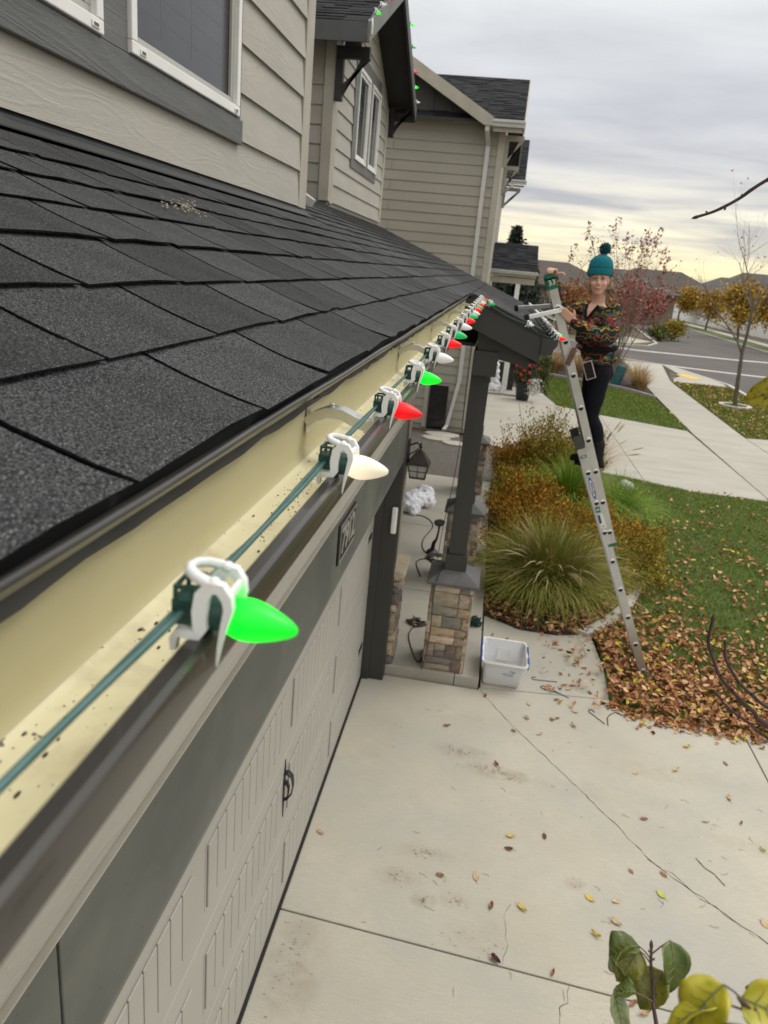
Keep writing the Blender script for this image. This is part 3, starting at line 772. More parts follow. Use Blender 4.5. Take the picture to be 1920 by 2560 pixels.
# big gable with dark board and batten and pale rake
pk = (-5.0, 8.98)
put('gable_panel', MB().prism([(-9.1, 6.66), (-.85, 6.66), pk], YN - .02, YN + .1, 'y'), mDark, nb)
for k in range(11):
    x = -1.15 - .40 * k
    put('batten', MB().box(x - .025, x + .025, YN - .045, YN - .021, 6.66, 6.66 + max(.05, (-.85 - x) * .56 - .03)), mDark, nb)
put('gable_band', MB().box(-8, -.50, YN - .05, YN - .022, 6.60, 6.655), mTan, nb)
put('rake_board', MB().prism([(-.80, 6.53), (-.62, 6.53), (-.62, 6.69), (-5.0, 9.14), (-5.0, 8.88)], YN - .48, YN - .44, 'y'), mTan, nb)
put('rake_soffit', MB().hexa([(-5, YN - .439, 8.92), (-.8, YN - .439, 6.57), (-.8, YN, 6.57), (-5, YN, 8.92), (-5, YN - .439, 8.95), (-.8, YN - .439, 6.60), (-.8, YN, 6.60), (-5, YN, 8.95)]), mDark, nb)
def step_roof(name, parent, x0, x1, ya, za, yb, zb, n, th=.05, seed=1):
    rf = put(name, MB().hexa(slope(ya, za, yb, zb, x0, x1, th)), mDarkB, parent)
    mb = MB(); q = random.Random(seed)
    for i in range(n):
        t0, t1 = i / n, min(1, (i + 1.25) / n); x = x0 - q.random() * .2
        ya_, za_, yb_, zb_ = ya + (yb - ya) * t0, za + (zb - za) * t0, ya + (yb - ya) * t1, za + (zb - za) * t1
        while x < x1 - .01:
            x2 = min(x + q.choice((.17, .3, .3, .42)), x1); h = q.choice((.010, .016, .026)); xa = max(x, x0)
            mb.hexa([(xa, ya_, za_ + .001), (x2 - .004, ya_, za_ + .001), (x2 - .004, yb_, zb_ + .001), (xa, yb_, zb_ + .001), (xa, ya_, za_ + h), (x2 - .004, ya_, za_ + h), (x2 - .004, yb_, zb_ + .008), (xa, yb_, zb_ + .008)])
            x = x2
    put('shingle_field', mb, mShinF, rf, kind='stuff')
    return rf
mGutW = pm('pale_gutter_enamel', (.50, .50, .48), (.56, .56, .54), 3, rough=.35)
def x_gutter(parent, x0, x1, y, z, d=.12):
    p = [(y + .0, z), (y + .0, z - d), (y - .08, z - d), (y - .09, z - d * .55), (y - .12, z - d * .35), (y - .12, z)]
    return put('gutter', MB().prism(p, x0, x1, 'x'), mGutW, parent, bevel=.004)
step_roof('wing_roof', nb, -3.9, .02, 17.17, 6.645, 20.3, 8.10, 22, seed=3)
put('wing_roof_back', MB().hexa(slope(23.4, 6.645, 20.3, 8.10, -3.9, .02)), mDarkB, nb)
x_gutter(nb, -.79, .03, 17.15, 6.655, .13)
put('eave_soffit', MB().box(-.78, .0, 17.16, YN - .033, 6.50, 6.525), mTan, nb)
put('eave_fascia', MB().box(-.60, .0, 17.135, 17.16, 6.44, 6.52), mTan, nb)
put('wing_gable', MB().prism([(YN, 6.5), (23.0, 6.5), (20.3, 7.95)], -.46, -.36, 'x'), mSidN, nb)
for ya, za, yb, zb in ((17.17, 6.66, 20.3, 8.115), (23.43, 6.66, 20.3, 8.115)):
    put('rake_board', MB().prism([(ya, za - .005), (yb, zb - .005), (yb, zb - .24), (ya, za - .24)], .021, .05, 'x'), mTan, nb)
def nb_brace(x, y, z, rch=.40):
    put('knee_brace', MB().box(x, x + rch, y, y + .1, z - .1, z).box(x, x + .09, y, y + .1, z - .62, z - .101).hexa(
        [(x + .09, y + .01, z - .58), (x + rch - .1, y + .01, z - .101), (x + rch, y + .01, z - .101), (x + .09, y + .01, z - .46), (x + .09, y + .09, z - .58), (x + rch - .1, y + .09, z - .101), (x + rch, y + .09, z - .101), (x + .09, y + .09, z - .46)]), mTan, nb)
nb_brace(-.334, 17.62, 6.46); nb_brace(-.36, 22.3, 6.46)
def downspout(parent, x, y, ztop, zbot, xt, yt, foot=1):
    mb = MB().box(x - .045, x + .045, y - .075, y - .005, zbot + .12, ztop - .35)
    mb.ribbon([(xt, yt, ztop), (xt, yt, ztop - .08), (x, y - .04, ztop - .30), (x, y - .04, ztop - .38)], .085, .065, (1, 0, 0))
    if foot: mb.ribbon([(x, y - .04, zbot + .13), (x - .01, y - .07, zbot + .08), (x - .04, y - .28, zbot + .03)], .085, .065, (1, 0, 0))
    return put('downspout', mb, mGutW, parent, bevel=.004, label='pale downspout on the side wall')
downspout(nb, -.675, YN, 6.53, 2.1, -.72, 17.08, 0)
mb = MB().box(-.725, -.63, YN - .08, YN - .006, 1.2, 2.1)
mb.ribbon([(-.68, YN - .04, 1.2), (-.70, YN - .05, 1.08), (-.84, YN - .10, .16), (-.90, YN - .22, .06)], .085, .065, (1, 0, .1)); put('downspout', mb, mGutW, nb, bevel=.004)
put('corner_casing', MB().box(-1.46, -1.35, YN - .034, YN - .002, .04, 1.10), mTan, nb)
# second wing and the entry porch
put('entry_side_wall', MB().box(-2.5, -.40, 25.8, 25.9, 0, 6.4), mSidN, nb)
for i in range(31):
    z0 = .1 + i * .2035
    board_x(-2.4, -.21 - .19, z0, z0 + .2035, 25.8, mSidN, nb)
put('entry_front_wall', MB().box(-.50, -.398, 25.901, 32, 0, 6.6), mSidN, nb)
put('corner_board', MB().box(-.52, -.385, 25.765, 25.785, .1, 6.3), mTan, nb)
step_roof('far_wing_roof', nb, -3, .30, 25.45, 6.46, 28.6, 8.1, 20, seed=9)
x_gutter(nb, -.42, .34, 25.43, 6.47, .12)
put('eave_soffit', MB().box(-.42, .28, 25.46, 25.78, 6.31, 6.33), mTan, nb)
downspout(nb, -.10 - .33, 25.75, 6.34, 3.9, -.09, 25.37, 0)
nb_brace(-.36 + .0, 26.0, 6.30, .55)
step_roof('entry_roof', nb, -.44, 1.01, 23.95, 3.80, 25.77, 4.62, 13, seed=12)
x_gutter(nb, -.44, 1.03, 23.93, 3.80, .10)
put('entry_fascia', MB().box(-.42, 1.0, 23.96, 24.0, 3.62, 3.695), mTan, nb)
put('entry_beam', MB().box(-.42, .98, 24.05, 24.2, 3.42, 3.60), mTan, nb)
put('porch_post', MB().box(.42, .56, 24.05, 24.19, 0, 3.42), mVinyl, nb, bevel=.005)
put('entry_deck', MB().box(-.40, .98, 24.0, 25.75, 0, .06), pm('entry_concrete', (.30, .28, .25), (.36, .34, .30), 4, rough=.8), nb)
# ------------------------------------------------------------------ ground, paving, lawns, roads
mConc = pm('driveway_concrete', (.462, .430, .345), (.535, .503, .412), 1.1, rough=.85, bump=.25, bscale=130, second=((.405, .40, .365), .9, .44, .66, .9), speck=((.29, .265, .215), 210, .54, .68), bdist=.001, rv=.03, stains=((.30, .25, .18), [(.15, 5.12, .30, .12, .9), (.45, 4.94, .32, .10, .9), (.0, 3.97, .22, .08, .7), (.02, 3.59, .10, .08, .8), (-.15, 3.72, .18, .10, .6), (.22, 3.62, .12, .10, .6), (-.62, 2.95, .20, .42, .8), (.98, 3.95, .08, .07, 1.), (.4, 3.4, .3, .2, .4), (1.9, 5.3, 1.0, .14, .35), (1.2, 4.9, .9, .12, .30), (2.3, 4.6, .9, .10, .28), (-.55, 4.9, .25, .7, .25), (.3, 5.6, .7, .2, .25)], (.36, .335, .275)))
mConc2 = pm('old_walk_concrete', (.335, .318, .272), (.395, .378, .328), .8, (1, 2.5, 1), .85, second=((.36, .335, .28), .9, .46, .7, .6), speck=((.34, .32, .27), 90, .58, .70), rv=.035)
mSlab = pm('porch_concrete', (.36, .34, .285), (.42, .395, .335), 1.4, rough=.8, second=((.25, .235, .2), 1.2, .5, .7, .6), speck=((.24, .225, .19), 150, .60, .72), rv=.03)
mSoil = pm('dry_soil', (.075, .058, .042), (.13, .105, .075), 3, rough=.95)
mMulch = pm('dark_mulch', (.030, .022, .017), (.075, .052, .036), 22, rough=.95, bump=1., bscale=40, bdist=.02)
mLawn = pm('lawn_thatch', (.036, .066, .010), (.085, .115, .022), 7, rough=.95, bump=.8, bscale=60, bdist=.01, second=((.11, .085, .04), 1.1, .5, .72, .5))
mAsph = pm('street_asphalt', (.074, .065, .059), (.098, .088, .080), .6, rough=.9, second=((.060, .053, .049), .12, .45, .65, .6), speck=((.13, .12, .11), 40, .62, .7))
mGravel = pm('grey_gravel', (.055, .05, .042), (.16, .145, .12), 38, rough=.95, bump=1., bscale=38, bdist=.02)
mCurb = pm('curb_concrete', (.42, .40, .355), (.50, .48, .43), 3, rough=.85)
mGap = pm('joint_dirt', (.020, .016, .012), (.06, .048, .034), 30, rough=.95)

def struct(name, mb, mat, parent=None, label=None, **k):
    o = put(name, mb, mat, parent, **k)
    if parent is None: o['kind'] = 'structure'
    if label: o['label'] = label
    return o
struct('ground', MB().sheet([(-300, -60), (900, -60), (900, 1500), (-300, 1500)], -.06), mSoil, label='dry open ground reaching the horizon')
drv = struct('driveway', MB().box(-.84, 10.2, -4, 6.08, -.055, -.012).slab([(.29, 6.0), (1.49, 6.0), (1.52, 6.9), (1.5, 7.5), (1.1, 7.46), (.7, 7.46), (.29, 7.7)], -.054, -.0125), mGap, label='broad pale concrete driveway in front of the garage door')
def jy(x): return 3.32 - .068 * (x + .8)
def dslab(poly): return put('driveway_slab', MB().slab(poly, -.05, 0), mConc, drv, bevel=.006)
g = .005
dslab([(-.80, jy(-.8) + g), (2.64 - g, jy(2.64) + g), (2.64 - g, 6.085), (1.9, 6.12), (1.62, 6.16), (1.52, 6.24), (1.50, 6.29), (.29, 6.14), (.28, 6.10), (-.80, 6.10)])
dslab([(2.64 + g, jy(2.64) + g), (5.65 - g, jy(5.65) + g), (5.65 - g, 6.10), (2.64 + g, 6.085)])
dslab([(-.80, -3.9), (2.64 - g, -3.9), (2.64 - g, jy(2.64) - g), (-.80, jy(-.8) - g)])
dslab([(2.64 + g, -3.9), (5.65 - g, -3.9), (5.65 - g, jy(5.65) - g), (2.64 + g, jy(2.64) - g)])
put('walk_slab', MB().slab([(.30, 6.152), (1.505, 6.302), (1.525, 6.9), (1.47, 7.62), (1.1, 7.47), (.7, 7.47), (.30, 7.7)], -.05, -.001), mConc, drv, bevel=.006)
put('driveway_apron', MB().slab([(7.2, -3), (10.0, -3.4), (10.0, 6.6), (7.2, 6.08)], -.05, -.002), mConc2, drv, bevel=.006)
# cracks: thin uneven grooves filled with dirt
def crack(pts, w, seed, amp=.02):
    q = random.Random(seed); P_ = []
    for a, b in zip(pts[:-1], pts[1:]):
        n = max(2, int(math.hypot(b[0] - a[0], b[1] - a[1]) / .05))
        for k in range(n):
            t = k / n; P_.append((a[0] + (b[0] - a[0]) * t + q.gauss(0, amp * .35), a[1] + (b[1] - a[1]) * t + q.gauss(0, amp * .35)))
    P_.append(pts[-1]); mb = MB()
    for i in range(len(P_) - 1):
        (x0, y0), (x1, y1) = P_[i], P_[i + 1]; d = Vector((x1 - x0, y1 - y0)); d = d.normalized() if d.length else Vector((1, 0)); n_ = Vector((-d.y, d.x)) * w * q.uniform(.3, 1.0) / 2
        mb.add([(x0 - n_.x, y0 - n_.y, .0016), (x0 + n_.x, y0 + n_.y, .0016), (x1 + n_.x, y1 + n_.y, .0016), (x1 - n_.x, y1 - n_.y, .0016)], [(0, 1, 2, 3)])
    return put('crack', mb, mGap, drv, fix=False)
crack([(.29, 6.12), (.54, 5.68), (1.19, 4.77), (1.55, 4.23), (2.1, 3.76), (2.63, 3.40)], .006, 1, .014)
crack([(1.50, 4.30), (1.62, 4.20), (1.78, 4.02), (2.10, 3.75)], .004, 5, .03)
crack([(.86, 3.20), (.855, 3.10), (.82, 3.06), (.80, 2.8), (.84, 2.5)], .004, 2)
crack([(.51, 3.24), (.53, 3.33), (.52, 3.58), (.56, 3.68)], .0025, 3)
# brown scuffs on the slab (dirt with its own outline)
mStain = pm('brown_scuff', (.24, .19, .13), (.33, .28, .21), 40, rough=.9)
mb = MB(); q = random.Random(4)
for cx, cy, n, sx_, sy_ in ((.15, 5.12, 70, .09, .03), (.41, 4.96, 60, .09, .03), (.57, 4.90, 24, .05, .02), (-.01, 3.97, 34, .05, .02), (.02, 3.59, 16, .02, .02), (-.17, 3.72, 26, .05, .03), (.22, 3.62, 26, .04, .03), (-.66, 3.02, 60, .05, .12), (.98, 3.95, 10, .02, .02), (.35, 3.35, 20, .09, .05), (1.7, 4.7, 18, .3, .2), (.6, 4.6, 26, .5, .4)):
    for k in range(n):
        x, y = q.gauss(cx, sx_), q.gauss(cy, sy_); s_ = q.uniform(.002, .008)
        mb.add([(x + s_ * q.uniform(.5, 1.6) * math.cos(a), y + s_ * q.uniform(.4, 1.0) * math.sin(a), .0012) for a in (0, 1.1, 2.2, 3.2, 4.2, 5.2)], [(0, 1, 2, 3, 4, 5)])
put('scuff', mb, mStain, drv, fix=False, kind='stuff', label='brown scuff marks on the driveway')

ps = struct('porch_slab', MB().box(-2.2, .26, 6.14, 13.0, -.05, .085), mGap, label='raised concrete porch slab under the stone columns')
for y0, y1 in ((6.125, 7.895), (7.905, 10.195), (10.205, 13.03)):
    put('porch_paving', MB().box(-2.195, .045, y0, y1, -.04, .10), mSlab, ps, bevel=.008)
    put('porch_edging', MB().box(.05, .275, y0, y1, -.04, .0995), mConc2, ps, bevel=.008)
struct('gravel', MB().sheet([(-6, 13.04), (.45, 13.04), (.6, 14.6), (.26, 16.4), (-.3, 16.9), (-6, 17.4)], -.01), mGravel, label='dark gravel between the two houses')
for (x, y, s_) in ((-1.0, 16.5, .33), (-.55, 16.2, .3), (-.9, 16.95, .4)):
    single('stepping_stone', MB().slab([(x + s_ * math.cos(a) * (1 + .15 * math.sin(3 * a)), y + s_ * .7 * math.sin(a)) for a in np.arange(0, 6.2, .6)], -.01, .03), mConc2, 'flat pale stepping stone in the gravel, the ' + {-1.0: 'left one in front', -.55: 'right one nearest the porch slab', -.9: 'one touching the neighbouring wall'}[x], 'stone', 'stepping stones between the houses', bevel=.008)
# planting bed
bedp = [(.285, 7.7), (.7, 7.47), (1.1, 7.47), (1.42, 7.60), (1.70, 7.98), (1.94, 8.41), (2.11, 8.88), (2.35, 9.62), (2.6, 10.6), (2.85, 12.2), (2.9, 14.0), (2.6, 15.2), (2.04, 15.5), (.3, 16.5), (.285, 13.0)]
struct('planting_bed', MB().sheet(bedp, .004), mMulch, label='mulched planting bed beside the porch')
cur = [(1.36, 7.56), (1.46, 7.64), (1.72, 7.98), (1.96, 8.41), (2.13, 8.88), (2.37, 9.62)]
for a, b in zip(cur[:-1], cur[1:]):
    pass
struct('bed_edging', MB().ribbon([(x, y, .0) for x, y in cur], .14, .10, Vector((0, 0, 1)).cross(Vector((.5, 1, 0))).normalized()), mCurb, label='curved concrete edging round the planting bed', bevel=.01)
lawnp = [(1.50, 6.31), (1.535, 6.25), (1.64, 6.17), (1.92, 6.125), (2.64, 6.09), (5.64, 6.105), (5.64, 14.52), (4.2, 14.57), (2.74, 15.17), (2.95, 14.0), (2.92, 12.2), (2.67, 10.6), (2.42, 9.62), (2.18, 8.88), (2.02, 8.41), (1.76, 7.96), (1.50, 7.62), (1.53, 6.9)]
struct('lawn', MB().sheet(lawnp, .006), mLawn, label='front lawn strewn with leaves')
struct('bed_gap', MB().sheet([(2.3, 9.3), (2.85, 12.2), (3.0, 14.0), (2.7, 15.25), (2.5, 15.2), (2.6, 13)], .002), mLawn)
# sidewalk of separate slabs
sw = struct('sidewalk', MB().slab([(5.64, -4), (7.17, -4), (7.17, 21.3), (7.62, 33.1), (8.9, 39.6), (6.75, 41.4), (6.08, 29.4), (5.70, 21.3)], -.06, -.014), mGap, label='concrete sidewalk running beside the street')
def swl(y): return float(np.interp(y, [-4, 16, 21.3, 29.4, 40.5], [5.65, 5.65, 5.71, 6.08, 6.74]))
def swr(y): return float(np.interp(y, [-4, 21.3, 33.1, 40.5], [7.16, 7.16, 7.61, 8.7]))
y = -3.2
while y < 39.8:
    y1 = min(y + 1.52, 40.6)
    put('sidewalk_slab', MB().slab([(swl(y) + .004, y + .004), (swr(y) - .004, y + .004), (swr(y1) - .004, y1 - .004), (swl(y1) + .004, y1 - .004)], -.05, .001), mConc2, sw, bevel=.006)
    y = y1
struct('sidewalk_ramp', MB().slab([(8.72, 40.55), (8.70, 36), (8.0, 34.4), (7.75, 33.2), (9.95, 33.3), (10.1, 34.4), (9.6, 37.5), (8.96, 39.8)], -.05, .0), mConc2)
struct('tactile_pad', MB().slab([(8.45, 36.1), (8.95, 36.7), (9.45, 35.4), (8.9, 34.9)], 0, .012), pm('yellow_tactile', (.62, .38, .04), (.70, .44, .06), 20, rough=.7), label='yellow tactile paving pad at the kerb ramp')
# neighbour's driveway
nd = struct('neighbour_driveway', MB().slab([(-.4, 17.62), (-.3, 16.75), (.26, 16.55), (2.04, 15.52), (2.74, 15.19), (4.2, 14.59), (5.64, 14.54), (5.7, 21.33), (3.3, 22.42), (2.14, 23.25), (1.92, 25.0), (1.6, 26.4), (.9, 26.2), (-.4, 25.8)], -.06, -.014), mGap, label='wide concrete driveway of the neighbouring house')
def ndy_lo(x): return float(np.interp(x, [-.4, .26, 2.04, 2.74, 4.2, 5.64], [16.8, 16.55, 15.52, 15.19, 14.59, 14.54]))
def ndy_hi(x): return float(np.interp(x, [-.4, .9, 1.6, 1.92, 2.14, 3.3, 5.7], [25.8, 26.2, 26.4, 25.0, 23.25, 22.42, 21.33]))
for x0, x1 in ((-.4, 1.0), (1.0, 3.34), (3.34, 5.64)):
    xs = [x for x in np.linspace(x0 + .005, x1 - .005, 9)]
    put('driveway_slab', MB().slab([(x, ndy_lo(x)) for x in xs] + [(x, ndy_hi(x)) for x in xs[::-1]], -.05, 0), mConc2, nd, bevel=.006)
put('driveway_apron', MB().slab([(7.18, 13.9), (10.0, 13.4), (10.0, 21.9), (7.18, 21.3)], -.05, -.001), mConc2, nd, bevel=.006)
struct('neighbour_lawn', MB().sheet([(1.97, 26.61), (1.95, 25.0), (2.16, 23.27), (3.3, 22.44), (5.70, 21.35), (5.83, 27.19), (4.28, 29.36), (2.25, 30.46)], .006), mLawn)
for nm_, a, b, c_ in (('parking_strip', [(7.18, 21.31), (9.95, 21.9), (9.95, 30.35), (10.0, 33.09), (7.64, 33.1)], .006, mLawn), ('parking_strip', [(7.18, 6.12), (9.95, 6.6), (9.95, 13.4), (7.18, 13.88)], .006, mLawn)):
    struct(nm_, MB().sheet(a, b), c_)
struct('grass_bed', MB().sheet([(-3, 30.6), (2.25, 30.5), (4.28, 29.4), (5.85, 27.22), (6.05, 29.4), (6.7, 40.3), (-3, 41)], .004), mMulch)
struct('mow_curb', MB().ribbon([(1.0, 31.0, .04), (2.25, 30.48, .04), (4.28, 29.38, .04), (5.2, 28.3, .04), (5.84, 27.2, .04)], .12, .14, (.45, 1, 0)), pm('mauve_curb', (.34, .29, .29), (.42, .37, .36), 4, rough=.85), label='pale mauve mowing kerb')
# streets
struct('street', MB().sheet([(-120, 41.9), (6.8, 41.9), (7.2, 41.75), (9.1, 40.1), (10.4, 34.3), (10.2, 30.3), (10.2, -60), (20.0, -60), (20.0, 110), (21, 180), (16.2, 180), (15.3, 100), (11.6, 56.5), (10.4, 53.2), (8.5, 51.6), (6, 51.0), (-120, 51.0)], -.05), mAsph, label='grey asphalt street crossing a side street')
def curb(pts, w=.16, z0=-.055, z1=.012, nm='kerb'):
    mb = MB()
    for a, b in zip(pts[:-1], pts[1:]):
        d = (Vector(b) - Vector(a)).normalized(); n_ = Vector((-d.y, d.x)) * w / 2; n3 = n_ * 6.2
        mb.slab([(a[0] - n_.x, a[1] - n_.y), (b[0] - n_.x, b[1] - n_.y), (b[0] + n_.x, b[1] + n_.y), (a[0] + n_.x, a[1] + n_.y)], z0, z1)
    return struct(nm, mb, mCurb)
curb([(-40, 41.8), (6.8, 41.8), (7.15, 41.65), (9.03, 40.02), (10.3, 34.25), (10.1, 30.3), (10.1, -20)])
curb([(-40, 51.1), (6, 51.1), (8.4, 51.75), (10.3, 53.3), (11.5, 56.6), (15.2, 100), (16.1, 180)])
curb([(20.1, -20), (20.1, 110), (21.1, 180)])
def strip(pts, w, z, nm, mat):
    mb = MB(); n = len(pts)
    for a, b in zip(pts[:-1], pts[1:]):
        mb.add([(a[0], a[1] - w / 2, z), (b[0], b[1] - w / 2, z), (b[0], b[1] + w / 2, z), (a[0], a[1] + w / 2, z)], [(0, 1, 2, 3)])
    return struct(nm, mb, mat)
mLine = pm('worn_white_concrete', (.40, .385, .35), (.52, .50, .46), 2, rough=.85)
strip([(6.0, 41.9), (9.6, 40.6), (13, 40.0), (20, 39.7)], .62, -.045, 'valley_gutter', mLine)
strip([(5.5, 50.1), (9, 48.7), (15.1, 49.2), (20, 50.5)], .75, -.045, 'valley_gutter', mLine)
struct('corner_walk', MB().slab([(9.2, 53.6), (11.2, 57.2), (9.4, 62), (6.2, 62), (6, 54)], -.05, .0), mConc2)
struct('far_verge', MB().sheet([(20.2, -20), (22.2, -20), (22.2, 110), (20.2, 110)], .0), mLawn)
struct('far_sidewalk', MB().sheet([(22.2, -20), (23.3, -20), (23.3, 120), (22.2, 120)], .004), mConc2)
struct('far_field', MB().sheet([(-120, 51.3), (5.8, 51.3), (8.2, 51.95), (10.1, 53.5), (11.2, 56.8), (14.9, 100), (15.8, 180), (-120, 180)], -.004), pm('dull_autumn_ground', (.075, .065, .03), (.12, .10, .055), .4, rough=.95))
# low hills on the skyline
for nm_, pts, y in (('hills', [(-400, 1), (-150, 2), (40, 3), (120, 5), (200, 7), (250, 10), (300, 16), (330, 18), (365, 13), (400, 10), (440, 19), (480, 22), (560, 17), (700, 12), (900, 2)], 1200),):
    mb = MB(); n = len(pts)
    mb.add([(x, y, -3) for x, z in pts] + [(x, y + 60, z * 1.0) for x, z in pts] + [(x, y + 400, -3) for x, z in pts], [(i, i + 1, n + i + 1, n + i) for i in range(n - 1)] + [(n + i, n + i + 1, 2 * n + i + 1, 2 * n + i) for i in range(n - 1)])
    struct(nm_, mb, pm('far_hill_scrub', (.060, .052, .040), (.085, .072, .055), .02, rough=.95), label='low dark hills on the skyline', sm=60)
# ------------------------------------------------------------------ string lights
mClip = pm('milky_clip_plastic', (.86, .87, .87), rough=.4, sss=.25)
mSock = pm('green_socket_plastic', (.012, .055, .042), (.018, .070, .054), 60, rough=.42)
mWire = pm('green_cord', (.045, .115, .105), (.07, .15, .14), 40, rough=.45)
def bulb_mat(n, c, e, s):
    m = pm(n, c, rough=.36, sss=.1, emit=e, estr=s, spec=.4); t = m.node_tree; L = t.links.new; b = next(k for k in t.nodes if k.type == 'BSDF_PRINCIPLED')
    tco = t.nodes.new('ShaderNodeTexCoord'); sp_ = t.nodes.new('ShaderNodeSeparateXYZ'); L(tco.outputs['Object'], sp_.inputs[0])
    cr_ = ramp(t, [(0, 1.25 * s), (.30, 1.1 * s), (.65, .62 * s), (1, .42 * s)]); L(M(t, 'DIVIDE', sp_.outputs[0], .0447), cr_.inputs[0]); L(cr_.outputs[0], b.inputs['Emission Strength'])
    return m
mG = bulb_mat('green_bulb_lit', (.004, .42, .03), (.0, 1.0, .012), 1.25)
mG2 = bulb_mat('green_bulb', (.02, .48, .14), (.01, .85, .13), .20)
mR = bulb_mat('red_bulb_lit', (.70, .005, .008), (1.0, .002, .008), .55)
mWb = bulb_mat('white_bulb_lit', (.74, .69, .58), (1.0, .82, .54), .62)
mWc = bulb_mat('white_bulb', (.80, .80, .79), (1, .97, .92), .10)
BPROF = [(.0098, 0), (.0110, .0025), (.0126, .0080), (.0131, .0125), (.0129, .0165), (.0119, .0225), (.0101, .0285), (.0079, .0345), (.0055, .0398), (.0033, .0432), (.0020, .0443), (.0008, .0447)]
def bulb_mesh(name, mat, n=24):
    me = MB().lathe(BPROF, (0, 0, 0), (1, 0, 0), n).mesh(name); smooth(me, 60); me.materials.append(mat); return me
BM = {k: bulb_mesh('bulb', m) for k, m in (('G', mG), ('g', mG2), ('R', mR), ('W', mWb), ('w', mWc))}
BMf = {k: bulb_mesh('bulb', m, 10) for k, m in (('G', mG), ('g', mG2), ('R', mR), ('W', mWb), ('w', mWc))}
def sock_mesh(n):
    mb = MB().box(-.0175, -.0030, -.0115, .0115, .0065, .0225)
    for y in (-.0105, .0105): mb.box(-.0165, -.0035, y - .0012, y + .0012, .0226, .0320) if False else mb.box(-.0165, -.0142, y - .0012, y + .0012, .0226, .0320).box(-.0058, -.0035, y - .0012, y + .0012, .0226, .0320).box(-.0141, -.0059, y - .0012, y + .0012, .0296, .0320)
    mb.box(-.0165, -.0142, -.0092, .0092, .0296, .0318)
    for z in (.0105, .0135, .0165, .0195): mb.box(-.0181, -.0176, -.0100, .0100, z, z + .0012)
    for z in (.0105, .0135, .0165, .0195): mb.box(-.0150, -.0050, -.0121, -.0116, z, z + .0012)
    mb.lathe([(.0108, -.003), (.0118, .000), (.0118, .0125), (.0112, .0145)], (0, 0, .0125), (1, 0, 0), n)
    me = mb.mesh('socket'); smooth(me, 35); me.materials.append(mSock); return me
def clip_mesh(n):
    mb = MB()
    path = [(-.0150, -.0085), (-.0150, -.0010), (-.0128, .0032), (-.0060, .0026), (-.0005, .0030), (.0012, .0070), (.0006, .0180), (.0022, .0290), (.0070, .0350), (.0130, .0345), (.0172, .0285), (.0182, .0220), (.0160, .0120), (.0142, .0040), (.0128, -.0040), (.0118, -.0120), (.0113, -.0170)]
    th = [.0035, .0048, .0052, .0050, .0062, .0080, .0086, .0088, .0082, .0070, .0062, .0056, .0044, .0032, .0024, .0016, .0008]
    for y in (-.0132, .0132):
        m_ = len(path) if y < 0 else 13
        mb.ribbon([(x, y, z) for x, z in path[:m_]], ([.0058] * 11 + [.0054, .0048, .0040, .0030, .0020, .0008])[:m_], th[:m_], (0, 1, 0))
        mb.ell((.0085, y * .93, .0372), (.0042, .0036, .0036), 8, 6)
    mb.tube([(.0085, -.0132, .0355), (.0035, -.0122, .0372), (-.0030, -.0100, .0385), (-.0085, -.0055, .0395), (-.0105, .0000, .0400), (-.0085, .0060, .0402), (-.0025, .0105, .0395), (.0045, .0126, .0378), (.0085, .0132, .0358)], .0036, n, flat=.8)
    mb.ribbon([(.0172, -.0140, .0285), (.0172, .0140, .0285)], .0045, .0030, (0, 0, 1))
    me = mb.mesh('clip'); smooth(me, 50); me.materials.append(mClip); return me
SM, SMf, CM, CMf = sock_mesh(20), sock_mesh(8), clip_mesh(8), clip_mesh(5)
LN = {'G': 'lit green bulb', 'g': 'green bulb', 'R': 'red bulb', 'W': 'glowing warm white bulb', 'w': 'white bulb'}
def put_socket(string, loc, col, near, az=0., tilt=0.):
    s = inst('socket', SM if near else SMf, string, loc, (0, 0, az))
    c = inst('clip', CM if near else CMf, s, (0, 0, 0))
    b = inst('bulb', (BM if near else BMf)[col], s, (.0125, 0, .0115), (0, tilt, rnd.uniform(-.06, .06)), label=LN[col])
    return s
string = thing('light_string', 'string of red, green and white bulbs clipped along the garage gutter and porch eave', 'string lights', (-.14, 2, 3.46))
ys = [.356, .697, 1.022, 1.365, 1.717, 2.075, 2.405, 2.79, 3.13, 3.47, 3.81, 4.15, 4.48, 4.82, 5.16, 5.50, 5.84]
cols = 'GWRGwRGwRGwRGRGRG'
cols = ['G', 'W', 'R', 'G', 'w', 'R', 'g', 'w', 'R', 'g', 'w', 'R', 'g', 'R', 'w', 'g', 'R']
wp = [(-.158, -.35, 3.452)]
for k, (y, c) in enumerate(zip(ys, cols)):
    _s = put_socket(string, (-.1375, y, 3.4575), c, k < 9, rnd.uniform(-.06, .06), (.10, .02, .10, .07, .09)[k] if k < 5 else rnd.uniform(.0, .14))
    _s.scale = (.92, .92, .92)
def cord(mb, a, b, sag, side, r, n=6, off=.0):
    a, b = Vector(a), Vector(b); P_ = []
    for i in range(11):
        t = i / 10; p = a.lerp(b, t); w = math.sin(math.pi * t)
        P_.append(p + Vector((side * w + off * math.sin(7 * t + a.y * 5), 0, -sag * w + off * math.cos(9 * t + a.y * 3))))
    mb.tube(P_, r, n, cap=False)
mb = MB(); yy = [-.02] + ys
for k in range(len(yy) - 1):
    a, b = yy[k], yy[k + 1]
    for s_ in (-1, 1):
        cord(mb, (-.150 + .0019 * s_, a + .010, 3.4715 + .0012 * s_), (-.150 + .0019 * s_, b - .010, 3.4700 + .0012 * s_), .018 + .004 * math.sin(k * 3.), -.014 - .004 * math.cos(k * 2.3), .0022, 8 if k < 6 else 5, .0006 * s_)
put('cord', mb, mWire, string, sm=60, fix=False)
